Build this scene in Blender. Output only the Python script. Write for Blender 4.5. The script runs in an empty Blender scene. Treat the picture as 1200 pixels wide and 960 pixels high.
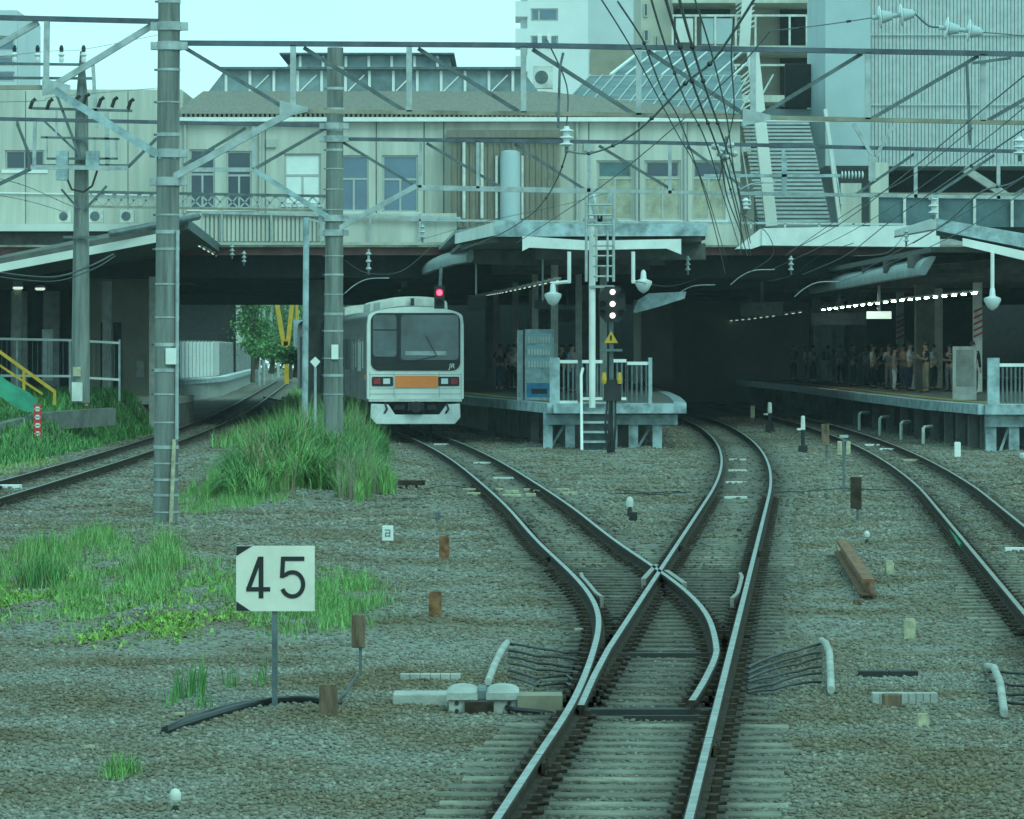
import bpy, bmesh, math, random
import numpy as np
from mathutils import Vector, Matrix
random.seed(7); RNG = np.random.default_rng(11)
SC = bpy.context.scene; COL = SC.collection
R = math.radians

# ------------------------------------------------------------------ camera
cam_d = bpy.data.cameras.new('camera'); cam = bpy.data.objects.new('camera', cam_d); COL.objects.link(cam)
cam.location = (0, 0, 2.6); cam.rotation_euler = (R(90), 0, 0)
cam_d.sensor_width = 36; cam_d.lens = 150; cam_d.shift_y = -70 / 1200
cam_d.clip_start = 0.5; cam_d.clip_end = 4000
SC.camera = cam

# ------------------------------------------------------------------ sky, sun, exposure
W = bpy.data.worlds.new('World'); SC.world = W; W.use_nodes = True
nt = W.node_tree; nt.nodes.clear()
def wn(t, **k):
    n = nt.nodes.new(t)
    for a, b in k.items(): setattr(n, a, b)
    return n
SUN_EL, SUN_ROT = 42, 150
sky = wn('ShaderNodeTexSky', sky_type='NISHITA', sun_disc=False, sun_elevation=R(SUN_EL), sun_rotation=R(SUN_ROT))
tc = wn('ShaderNodeTexCoord'); noi = wn('ShaderNodeTexNoise')
noi.inputs['Scale'].default_value = 9; noi.inputs['Detail'].default_value = 5
cr = wn('ShaderNodeValToRGB')
cr.color_ramp.elements[0].position = .36; cr.color_ramp.elements[0].color = (6.6, 8.7, 9.6, 1)
cr.color_ramp.elements[1].position = .62; cr.color_ramp.elements[1].color = (9.2, 10.4, 10.7, 1)
mx = wn('ShaderNodeMix', data_type='RGBA'); mx.inputs[0].default_value = .82      # overcast: mostly cloud
tint = wn('ShaderNodeMix', data_type='RGBA', blend_type='MULTIPLY'); tint.inputs[0].default_value = 1
tint.inputs[7].default_value = (.54, 1.0, .95, 1)
bg = wn('ShaderNodeBackground'); bg.inputs['Strength'].default_value = .10
out = wn('ShaderNodeOutputWorld')
L = nt.links.new
L(tc.outputs['Generated'], noi.inputs['Vector']); L(noi.outputs['Fac'], cr.inputs['Fac'])
sxyz = wn('ShaderNodeSeparateXYZ'); L(tc.outputs['Generated'], sxyz.inputs[0]); hr = wn('ShaderNodeMapRange'); hr.inputs[1].default_value = .0; hr.inputs[2].default_value = .20; hr.inputs[3].default_value = .75; hr.inputs[4].default_value = 0
L(sxyz.outputs['Z'], hr.inputs[0]); hm_ = wn('ShaderNodeMix', data_type='RGBA'); L(hr.outputs[0], hm_.inputs[0]); L(cr.outputs['Color'], hm_.inputs[6]); hm_.inputs[7].default_value = (12.2, 10.4, 11.8, 1)      # paler towards the horizon
L(sky.outputs['Color'], mx.inputs[6]); L(hm_.outputs[2], mx.inputs[7])
L(mx.outputs[2], tint.inputs[6]); L(tint.outputs[2], bg.inputs['Color']); L(bg.outputs[0], out.inputs[0])
sd = bpy.data.lights.new('sun', 'SUN'); sd.energy = 1.0; sd.angle = R(28); sd.color = (.60, 1, .87)
sun = bpy.data.objects.new('sun', sd); COL.objects.link(sun); sun.rotation_euler = (R(90 - SUN_EL), 0, R(180 - SUN_ROT))
SC.view_settings.view_transform = 'Standard'; SC.view_settings.look = 'None'
SC.view_settings.exposure = .42; SC.view_settings.gamma = 1; SC.view_settings.use_curve_mapping = False

# ------------------------------------------------------------------ measuring: picture pixel (1200x960) at a distance -> place in the world
F = 5000.0; HC = 2.6; HY = 410.0
def P(x, y, d): s = F / d; return Vector(((x - 600) / s, d, HC - (y - HY) / s))
def G(x, y, z=0.0): d = (HC - z) * F / (y - HY); return Vector(((x - 600) * d / F, d, z))
def GD(y, z=-.19): return (HC - z) * F / (y - HY)

# ------------------------------------------------------------------ materials
MATS = {}
def mat(name, col, rough=.7, metal=0., var=.15, scale=3., bump=0., bscale=40., emit=0., spec=.4, col2=None, stretch=None, island=0.):
    if name in MATS: return MATS[name]
    m = bpy.data.materials.new(name); m.use_nodes = True; n = m.node_tree.nodes; l = m.node_tree.links.new
    b = n['Principled BSDF']; b.inputs['Roughness'].default_value = rough; b.inputs['Metallic'].default_value = metal
    b.inputs['Specular IOR Level'].default_value = spec
    c = (*col, 1); b.inputs['Base Color'].default_value = c
    if emit:
        b.inputs['Emission Color'].default_value = c; b.inputs['Emission Strength'].default_value = emit
    if var or col2:
        g = n.new('ShaderNodeNewGeometry'); t = n.new('ShaderNodeTexNoise'); t.inputs['Scale'].default_value = scale
        t.inputs['Detail'].default_value = 6; t.inputs['Roughness'].default_value = .65
        src = g.outputs['Position']
        if stretch:
            mp = n.new('ShaderNodeMapping'); mp.inputs['Scale'].default_value = stretch; l(src, mp.inputs['Vector']); src = mp.outputs[0]
        l(src, t.inputs['Vector'])
        r = n.new('ShaderNodeValToRGB'); e = r.color_ramp.elements
        c2 = col2 or tuple(v * (1 - 2.2 * var) for v in col)
        e[0].position = .33; e[0].color = (*[max(0, v) for v in c2], 1); e[1].position = .62; e[1].color = (*[min(1, v * (1 + .5 * var)) for v in col], 1)
        l(t.outputs['Fac'], r.inputs['Fac']); last = r.outputs['Color']
        if island:
            hs = n.new('ShaderNodeMix'); hs.data_type = 'RGBA'; hs.blend_type = 'MULTIPLY'; hs.inputs[0].default_value = 1
            rr = n.new('ShaderNodeMapRange'); rr.inputs[3].default_value = 1 - island; rr.inputs[4].default_value = 1 + island
            l(g.outputs['Random Per Island'], rr.inputs[0]); l(last, hs.inputs[6]); l(rr.outputs[0], hs.inputs[7]); last = hs.outputs[2]
        l(last, b.inputs['Base Color'])
        if bump:
            t2 = n.new('ShaderNodeTexNoise'); t2.inputs['Scale'].default_value = bscale; t2.inputs['Detail'].default_value = 4
            l(g.outputs['Position'], t2.inputs['Vector']); bp = n.new('ShaderNodeBump'); bp.inputs['Strength'].default_value = bump; bp.inputs['Distance'].default_value = .02
            l(t2.outputs['Fac'], bp.inputs['Height']); l(bp.outputs['Normal'], b.inputs['Normal'])
    MATS[name] = m; return m
M = dict(
    concrete=mat('pole concrete', (.20, .215, .20), .85, var=.24, scale=3.5, bump=.3, stretch=(2.2, 1, .16)),
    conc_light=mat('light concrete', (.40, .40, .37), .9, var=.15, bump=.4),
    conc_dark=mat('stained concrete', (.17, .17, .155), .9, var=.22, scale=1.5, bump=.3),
    sleeper=None,
    timber=None,
    galv=mat('galvanised steel', (.42, .46, .46), .5, .35, var=.15, scale=4),
    galv_dark=mat('weathered steel', (.13, .16, .17), .55, .3, var=.2, scale=4),
    chord=mat('painted girder chord', (.10, .12, .15), .5, .2, var=.2, scale=3),
    ochre=mat('ochre stained steel', (.30, .27, .21), .65, .1, var=.22, scale=2),
    rust=mat('rail rust', (.058, .040, .029), .9, .0, var=.3, scale=8, spec=.15),
    rust_o=mat('orange rust', (.25, .11, .05), .85, var=.35, scale=9),
    railtop=mat('polished rail head', (.38, .385, .36), .40, .8, var=.25, scale=6),
    railtop2=mat('dull rail head', (.30, .27, .23), .42, .7, var=.2, scale=6),
    dark=mat('dark grime', (.03, .03, .03), .8, var=.2),  # near-black tone, also put on the hall walls in place of shade
    black=mat('black paint', (.015, .015, .017), .45, var=.0),
    rubber=mat('black cable sheath', (.02, .02, .022), .5, var=.0),
    cream=mat('cream wall panel', (.55, .54, .47), .75, var=.13, scale=1.1, stretch=(1.3, 1, .10)),
    cream2=mat('pale wall panel', (.70, .70, .66), .75, var=.07, scale=.5),
    white=mat('white paint', (.80, .80, .77), .5, var=.06, scale=2),
    dirty_white=mat('dirty white paint', (.66, .66, .61), .6, var=.15, scale=2),
    brownroof=mat('brown roof sheet', (.21, .18, .145), .7, var=.12, scale=2, stretch=(6, 1, 1)),
    louver=mat('brown louver', (.30, .27, .21), .7, var=.1, scale=1),
    redgirder=mat('maroon girder', (.20, .085, .075), .6, var=.18, scale=1.5),
    glass=mat('dark window glass', (.02, .045, .07), .08, var=0, spec=.8),
    glass_b=mat('blue window glass', (.10, .17, .24), .12, var=.1, scale=.8, spec=.8),
    clerestory=mat('clerestory glass', (.24, .31, .33), .4, var=.25, scale=.7, spec=.3),
    cab_glass=mat('cab glass', (.055, .095, .11), .07, var=.3, scale=.9, spec=.7),
    skylight=mat('skylight glass', (.10, .16, .175), .45, var=.25, scale=.7, spec=.25),
    blind=mat('window blind', (.78, .80, .78), .6, var=.03),
    frame=mat('aluminium frame', (.45, .46, .43), .45, .3, var=.05),
    bluegrey=mat('blue grey cladding', (.42, .50, .52), .6, var=.06, scale=.4),
    slat=mat('grey metal slat', (.47, .51, .51), .55, .1, var=.08),
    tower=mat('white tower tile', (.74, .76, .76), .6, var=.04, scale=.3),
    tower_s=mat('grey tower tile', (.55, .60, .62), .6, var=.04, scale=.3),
    beige=mat('beige tile', (.50, .46, .38), .7, var=.08, scale=.5),
    asphalt=mat('platform asphalt', (.12, .12, .115), .9, var=.15),
    pblue=mat('pale blue steel paint', (.36, .45, .48), .55, .0, var=.26, scale=2.5),
    pwhite=mat('canopy white', (.78, .78, .75), .5, var=.08, scale=1.2),
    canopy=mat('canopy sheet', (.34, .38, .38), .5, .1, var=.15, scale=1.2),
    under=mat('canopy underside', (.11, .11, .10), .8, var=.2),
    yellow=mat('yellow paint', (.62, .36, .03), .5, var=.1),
    orange=mat('orange panel', (.95, .24, .055), .45, var=.04),
    red=mat('red paint', (.55, .045, .03), .5, var=.08),
    steel=mat('stainless body', (.20, .21, .21), .42, .6, var=.12, scale=1.5, stretch=(1, .15, 3)),
    frp=mat('off white front panel', (.76, .77, .73), .4, var=.06, scale=1.5),
    skirt=mat('white skirt', (.74, .77, .76), .5, var=.10, scale=2),
    lamp_red=mat('red lamp', (1., .02, .05), .4, var=0, emit=9),
    lamp_white=mat('white lamp', (1, .9, .85), .4, var=0, emit=2.5),
    lamp_green=mat('green lamp', (.03, 1, .45), .4, var=0, emit=3),
    dimtube=mat('dim lit tube', (.78, 1, .84), .4, var=0, emit=.6),
    tube=mat('lit tube', (.78, 1, .84), .4, var=0, emit=55),
    insul=mat('white porcelain', (.66, .69, .70), .3, var=0, spec=.5),
    skin=mat('skin', (.46, .29, .20), .6, var=0),
    hair=mat('dark hair', (.02, .016, .013), .6, var=0),
    green=mat('green mesh fabric', (.03, .22, .13), .8, var=.15),
    wood=mat('stake wood', (.20, .13, .085), .9, var=.3, scale=12, stretch=(1, 1, .2)),
    wood_pale=mat('pale weathered stake', (.48, .44, .30), .9, var=.2, scale=12),
    grass1=mat('tall grass blade', (.095, .26, .062), .55, var=.2, scale=2, island=.5),
    grass2=mat('pale grass blade', (.18, .36, .10), .6, var=.2, scale=2, island=.4),
    grass3=mat('yellow green ground cover', (.24, .41, .06), .7, var=.25, scale=2.5, island=.4),
    plume=mat('grass plume', (.26, .21, .16), .8, var=.15, island=.3),
    leaf=mat('tree leaf', (.13, .28, .09), .6, var=.25, scale=1.2, island=.5),
    dead=mat('dead grass stem', (.30, .24, .13), .85, var=.2, scale=4, island=.4),
    bark=mat('bark', (.10, .08, .06), .9, var=.2),
)

def grimy_shaded(name, c0, c1, rmin=.55):
    """sleeper material: worn concrete or timber, oily rust and painted rail shadow near the rails (attribute grime)"""
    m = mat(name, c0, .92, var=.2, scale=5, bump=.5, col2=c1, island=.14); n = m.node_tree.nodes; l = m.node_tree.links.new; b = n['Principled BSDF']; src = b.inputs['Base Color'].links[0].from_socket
    a = n.new('ShaderNodeAttribute'); a.attribute_name = 'grime_shade'; mx_ = n.new('ShaderNodeMix'); mx_.data_type = 'RGBA'; oi = n.new('ShaderNodeObjectInfo'); rr = n.new('ShaderNodeMapRange'); rr.inputs[3].default_value = .72; rr.inputs[4].default_value = 1.2; l(oi.outputs['Random'], rr.inputs[0]); ml = n.new('ShaderNodeMix'); ml.data_type = 'RGBA'; ml.blend_type = 'MULTIPLY'; ml.inputs[0].default_value = 1; l(src, ml.inputs[6]); l(rr.outputs[0], ml.inputs[7]); l(a.outputs['Fac'], mx_.inputs[0]); l(ml.outputs[2], mx_.inputs[6]); mx_.inputs[7].default_value = (.035, .028, .022, 1); l(mx_.outputs[2], b.inputs['Base Color']); return m
M['sleeper'] = grimy_shaded('sleeper concrete', (.235, .225, .175), (.125, .118, .095)); M['timber'] = grimy_shaded('old sleeper timber', (.15, .14, .11), (.05, .045, .037))

# ------------------------------------------------------------------ building helpers
ORG = {}
def org(o): return ORG.get(o.name, Vector((0, 0, 0))) if o else None
def thing(name, label, cat, loc=(0, 0, 0), group=None, rz=0):
    o = bpy.data.objects.new(name, None); COL.objects.link(o); o.empty_display_size = .3
    o.location = loc; o.rotation_euler = (0, 0, rz); ORG[o.name] = Vector(loc)
    o['label'] = label; o['category'] = cat
    if group: o['group'] = group
    return o
def tag(o, label, cat, group=None, kind=None):
    if label: o['label'] = label
    if cat: o['category'] = cat
    if group: o['group'] = group
    if kind: o['kind'] = kind
    return o
def link_mesh(me, name, parent, o0):
    o = bpy.data.objects.new(name, me); COL.objects.link(o)
    if parent is not None: o.parent = parent; ORG[o.name] = ORG.get(parent.name, Vector((0, 0, 0)))
    else: o.location = o0; ORG[o.name] = Vector(o0)
    return o
def copy_tree(o, parent=None):
    c = o.copy(); COL.objects.link(c)
    if parent is not None: c.parent = parent
    for ch in list(o.children): copy_tree(ch, c)
    return c
class MB:
    def __init__(s): s.v = []; s.f = []; s.m = []; s.k = 0
    def poly(s, *pts):
        i = len(s.v); s.v += [tuple(p) for p in pts]; s.f.append(tuple(range(i, i + len(pts)))); s.m.append(s.k); return s
    def add(s, vs, fs):
        i = len(s.v); s.v += [tuple(p) for p in vs]
        for f in fs: s.f.append(tuple(i + j for j in f)); s.m.append(s.k)
        return s
    def hexa(s, p):   # bottom 4 ccw, top 4 ccw
        return s.add(p, [(3, 2, 1, 0), (4, 5, 6, 7), (0, 1, 5, 4), (1, 2, 6, 5), (2, 3, 7, 6), (3, 0, 4, 7)])
    def box(s, x0, x1, y0, y1, z0, z1):
        return s.hexa([(x0, y0, z0), (x1, y0, z0), (x1, y1, z0), (x0, y1, z0), (x0, y0, z1), (x1, y0, z1), (x1, y1, z1), (x0, y1, z1)])
    def cbox(s, c, sx, sy, sz, rz=0, rx=0):   # c = centre of the bottom
        m = Matrix.Rotation(rz, 3, 'Z') @ Matrix.Rotation(rx, 3, 'X'); c = Vector(c)
        return s.hexa([c + m @ Vector((a * sx / 2, b * sy / 2, h * sz)) for h in (0, 1) for a, b in ((-1, -1), (1, -1), (1, 1), (-1, 1))])
    def bar(s, a, b, w, h=None, up=(0, 0, 1)):
        a, b = Vector(a), Vector(b); h = h or w; t = (b - a).normalized(); u = Vector(up)
        if abs(t.dot(u)) > .95: u = Vector((0, 1, 0))
        r = t.cross(u).normalized(); u = r.cross(t)
        q = [r * (w / 2) * i + u * (h / 2) * j for i, j in ((-1, -1), (1, -1), (1, 1), (-1, 1))]
        return s.add([a + k for k in q] + [b + k for k in q], [(0, 1, 2, 3), (7, 6, 5, 4), (0, 4, 5, 1), (1, 5, 6, 2), (2, 6, 7, 3), (3, 7, 4, 0)])
    def tube(s, pts, r, n=8, cap=True):
        pts = [Vector(p) for p in pts]; rs = r if isinstance(r, (list, tuple)) else [r] * len(pts); i0 = len(s.v); pr = None
        for k, p in enumerate(pts):
            t = (pts[min(k + 1, len(pts) - 1)] - pts[max(k - 1, 0)]).normalized()
            if pr is None:
                u = Vector((0, 0, 1)) if abs(t.z) < .9 else Vector((0, 1, 0)); pr = t.cross(u).normalized()
            pr = (pr - t * pr.dot(t)).normalized(); q = t.cross(pr)
            s.v += [tuple(p + (pr * math.cos(2 * math.pi * j / n) + q * math.sin(2 * math.pi * j / n)) * rs[k]) for j in range(n)]
        for k in range(len(pts) - 1):
            for j in range(n):
                a = i0 + k * n + j; b = i0 + k * n + (j + 1) % n; s.f.append((a, b, b + n, a + n)); s.m.append(s.k)
        if cap:
            s.f.append(tuple(i0 + j for j in reversed(range(n)))); s.m.append(s.k)
            e = i0 + (len(pts) - 1) * n; s.f.append(tuple(e + j for j in range(n))); s.m.append(s.k)
        return s
    def lathe(s, c, prof, n=16, axis='z'):
        c = Vector(c); i0 = len(s.v)
        for r, h in prof:
            for j in range(n):
                a = 2 * math.pi * j / n; x, y = r * math.cos(a), r * math.sin(a)
                s.v.append(tuple(c + (Vector((x, y, h)) if axis == 'z' else Vector((x, h, y)) if axis == 'y' else Vector((h, x, y)))))
        for k in range(len(prof) - 1):
            for j in range(n):
                a = i0 + k * n + j; b = i0 + k * n + (j + 1) % n; s.f.append((a, b, b + n, a + n)); s.m.append(s.k)
        s.f.append(tuple(i0 + j for j in reversed(range(n)))); s.m.append(s.k)
        e = i0 + (len(prof) - 1) * n; s.f.append(tuple(e + j for j in range(n))); s.m.append(s.k)
        return s
    def prism(s, pts, y0, y1):   # outline [(x, z)] facing the camera, extruded in depth
        n = len(pts)
        return s.add([(x, y0, z) for x, z in pts] + [(x, y1, z) for x, z in pts],
                     [tuple(range(n)), tuple(reversed(range(n, 2 * n)))] + [((i + 1) % n, i, i + n, (i + 1) % n + n) for i in range(n)])
    def plate(s, pts, z0, z1):   # outline [(x, y)] lying flat
        n = len(pts)
        return s.add([(x, y, z0) for x, y in pts] + [(x, y, z1) for x, y in pts],
                     [tuple(reversed(range(n))), tuple(range(n, 2 * n))] + [(i, (i + 1) % n, (i + 1) % n + n, i + n) for i in range(n)])
    def sweep(s, prof, path, mids=None, cap=True):   # prof [(lateral, up)], path along the ground
        n = len(prof); i0 = len(s.v); path = [Vector(p) for p in path]
        for k, p in enumerate(path):
            t = path[min(k + 1, len(path) - 1)] - path[max(k - 1, 0)]; t.z = 0; t.normalize(); r = Vector((t.y, -t.x, 0))
            s.v += [tuple(p + r * a + Vector((0, 0, b))) for a, b in prof]
        for k in range(len(path) - 1):
            for j in range(n):
                a = i0 + k * n + j; b = i0 + k * n + (j + 1) % n; s.f.append((a, a + n, b + n, b)); s.m.append(mids[j] if mids else s.k)
        if cap:
            s.f.append(tuple(i0 + j for j in range(n))); s.m.append(s.k)
            e = i0 + (len(path) - 1) * n; s.f.append(tuple(e + j for j in reversed(range(n)))); s.m.append(s.k)
        return s
    def each(s, name, m, parent=None, **kw):
        """one object for every connected piece"""
        up = list(range(len(s.v)))
        def fd(i):
            while up[i] != i: up[i] = up[up[i]]; i = up[i]
            return i
        for f in s.f:
            a = fd(f[0])
            for j in f[1:]: up[fd(j)] = a
        gp_ = {}
        for f in s.f: gp_.setdefault(fd(f[0]), []).append(f)
        out_ = []
        for fs in gp_.values():
            q = MB(); ix = sorted({j for f in fs for j in f}); rm = {j: i for i, j in enumerate(ix)}
            q.v = [s.v[j] for j in ix]; q.f = [tuple(rm[j] for j in f) for f in fs]; q.m = [0] * len(fs); out_.append(q.build(name, m, parent, **kw))
        return out_
    def build(s, name, m, parent=None, loc=None, smooth=False, bevel=0):
        ms = m if isinstance(m, (list, tuple)) else [m]
        if parent is not None: o0 = ORG.get(parent.name, Vector((0, 0, 0)))
        elif loc is not None: o0 = Vector(loc)
        else:
            a = np.array(s.v); lo, hi = a.min(0), a.max(0); o0 = Vector(((lo[0] + hi[0]) / 2, (lo[1] + hi[1]) / 2, lo[2]))
        me = bpy.data.meshes.new(name); me.from_pydata([(x - o0.x, y - o0.y, z - o0.z) for x, y, z in s.v], [], s.f)
        for q in ms: me.materials.append(M[q] if isinstance(q, str) else q)
        if len(ms) > 1: me.polygons.foreach_set('material_index', s.m)
        bm = bmesh.new(); bm.from_mesh(me); bmesh.ops.recalc_face_normals(bm, faces=bm.faces)
        bm.to_mesh(me); bm.free()
        if smooth:
            me.polygons.foreach_set('use_smooth', [True] * len(me.polygons)); me.set_sharp_from_angle(angle=R(40))
        o = link_mesh(me, name, parent, o0)
        if bevel:
            b = o.modifiers.new('bevel', 'BEVEL'); b.width = bevel; b.segments = 2; b.limit_method = 'ANGLE'
        return o
def mesh_np(name, V, Fq, m, loc=(0, 0, 0), parent=None, smooth=False):
    """big meshes from arrays: V (n,3), Fq (k, corners)"""
    me = bpy.data.meshes.new(name); V = np.asarray(V, np.float32); Fq = np.asarray(Fq, np.int32); k, c = Fq.shape
    me.vertices.add(len(V)); me.vertices.foreach_set('co', (V - np.array(loc, np.float32)).ravel())
    me.loops.add(k * c); me.loops.foreach_set('vertex_index', Fq.ravel())
    me.polygons.add(k); me.polygons.foreach_set('loop_start', np.arange(0, k * c, c, dtype=np.int32))
    if smooth: me.polygons.foreach_set('use_smooth', np.ones(k, bool))
    me.update(calc_edges=True); me.materials.append(M[m] if isinstance(m, str) else m)
    o = bpy.data.objects.new(name, me); COL.objects.link(o)
    if parent is not None: o.parent = parent
    else: o.location = loc
    return o
def spline(ks, n=12):   # smooth (d, X) table -> callable, monotone in d
    xs = np.array([k[0] for k in ks], float); ys = np.array([k[1] for k in ks], float)
    h = np.diff(xs); dl = np.diff(ys) / h; N = len(xs)
    A = np.eye(N); b = np.zeros(N)
    for i in range(1, N - 1):
        A[i, i - 1] = h[i - 1]; A[i, i] = 2 * (h[i - 1] + h[i]); A[i, i + 1] = h[i]; b[i] = 6 * (dl[i] - dl[i - 1])
    m2 = np.linalg.solve(A, b)
    def f(x):
        x = np.asarray(x, float); i = np.clip(np.searchsorted(xs, x) - 1, 0, N - 2); t = np.clip(x, xs[0] - 60, xs[-1] + 200)
        a = xs[i + 1] - t; c = t - xs[i]; H = h[i]
        r = m2[i] * a**3 / (6 * H) + m2[i + 1] * c**3 / (6 * H) + (ys[i] / H - m2[i] * H / 6) * a + (ys[i + 1] / H - m2[i + 1] * H / 6) * c
        lin = np.where(x > xs[-1], ys[-1] + (dl[-1] + m2[-2] * h[-1] / 6) * (x - xs[-1]), np.where(x < xs[0], ys[0] + (dl[0] - m2[1] * h[0] / 6) * (x - xs[0]), r))
        return lin
    return f
def face_wall(mb, x0, x1, z0, z1, y, holes, rev=.25):
    """front sheet of a wall with real openings (x0,x1,z0,z1) and reveals"""
    xs = sorted({x0, x1, *[v for h in holes for v in h[:2]]}); zs = sorted({z0, z1, *[v for h in holes for v in h[2:]]})
    for a, b in zip(xs, xs[1:]):
        for c, d in zip(zs, zs[1:]):
            mx_, mz = (a + b) / 2, (c + d) / 2
            if not any(h[0] < mx_ < h[1] and h[2] < mz < h[3] for h in holes): mb.poly((a, y, c), (b, y, c), (b, y, d), (a, y, d))
    for a, b, c, d in holes:
        mb.poly((a, y, c), (a, y + rev, c), (a, y + rev, d), (a, y, d)); mb.poly((b, y, c), (b, y, d), (b, y + rev, d), (b, y + rev, c))
        mb.poly((a, y, c), (b, y, c), (b, y + rev, c), (a, y + rev, c)); mb.poly((a, y, d), (a, y + rev, d), (b, y + rev, d), (b, y, d))
def window(parent, a, b, c, d, y, pane='glass', name='window', mull=(), trans=(), fw=.07, fm='frame'):
    f = MB()
    f.box(a, a + fw, y, y + .08, c, d); f.box(b - fw, b, y, y + .08, c, d); f.box(a + fw, b - fw, y, y + .08, c, c + fw); f.box(a + fw, b - fw, y, y + .08, d - fw, d)
    for x in mull: f.box(x - fw / 2, x + fw / 2, y + .004, y + .07, c + fw, (trans[0] - fw / 2) if trans else d - fw)
    for z in trans: f.box(a + fw, b - fw, y + .002, y + .075, z - fw / 2, z + fw / 2)
    w = f.build(name, fm, parent)
    MB().box(a + fw * .5, b - fw * .5, y + .03, y + .05, c + fw * .5, d - fw * .5).build('pane', pane, w)
    return w

# ================================================================== TRACK LINES (centre and rail positions as functions of distance)
def R2(d):
    d = np.asarray(d, float); return .979 + .0687 * (d - 23.64) - np.where(d > 75, .00039 * (d - 75) ** 2, 0)
L2 = lambda d: R2(d) - 1.067
C2 = lambda d: R2(d) - .5335
L1 = spline([(20, float(L2(20))), (25, float(L2(25))), (28, float(L2(28))), (31, .415), (34.5, .60), (37.5, .727), (41.9, .845), (45.3, .825), (50, .68), (57.3, .378), (68.4, 0), (82.8, -.58),
             (101.6, -1.46), (118, -2.42), (132.7, -3.45), (150, -4.9), (175, -7.2), (200, -9.7), (230, -12.9)])
R1 = lambda d: L1(d) + 1.067 - .19 * np.clip((37 - np.asarray(d, float)) / 5.1, 0, 1) ** 1.3
C1 = lambda d: L1(d) + .5335
C3 = lambda d: C2(d) + 3.88 - np.clip((np.asarray(d, float) - 80) / 60, 0, 1) * .2
C0 = spline([(40, -9.45), (60, -9.5), (86.7, -9.62), (106.6, -9.82), (126, -10.15), (173, -11.5), (228, -13.7), (351, -18.9)])
RAILS = [(L1, 20, 240), (R2, 20, 300), (L2, 31, 300), (R1, 31.9, 240), (lambda d: C3(d) - .5335, 25, 300), (lambda d: C3(d) + .5335, 25, 300),
         (lambda d: C0(d) - .56, 40, 360), (lambda d: C0(d) + .56, 40, 360)]

# ================================================================== GROUND
def sm(x): x = np.clip(x, 0, 1); return x * x * (3 - 2 * x)
def gz(X, Y):
    X = np.asarray(X, float); Y = np.asarray(Y, float)
    z = -.150 + .012 * sm((Y - 50) / 12)
    rough = .030 * np.sin(X * 1.7 + Y * .31) * np.sin(Y * .43 - X * .6) + .018 * np.sin(X * 4.3 - Y * .9) * np.sin(Y * 1.1 + X * 2.1)
    dr = np.min([np.abs(X - f(Y)) + np.where((Y < a) | (Y > b), 9, 0) for f, a, b in RAILS], axis=0)
    off = sm((dr - .6) / 1.2)
    z = z + rough * off - .05 * off * sm((30 - Y) / 8)
    z = z + 1.22 * sm((-X - 11.9) / 1.3) * sm((Y - 105) / 22) * sm((162 - Y) / 14)                       # weedy bank beside the left platform
    z = z + .30 * np.exp(-((X + 3.9) / 1.7) ** 2 - ((Y - 90) / 14) ** 2)            # hump under the tall grass
    z = z + .10 * np.exp(-((X + 4.2) / 1.6) ** 2 - ((Y - 52) / 9) ** 2)
    return z, dr
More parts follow.
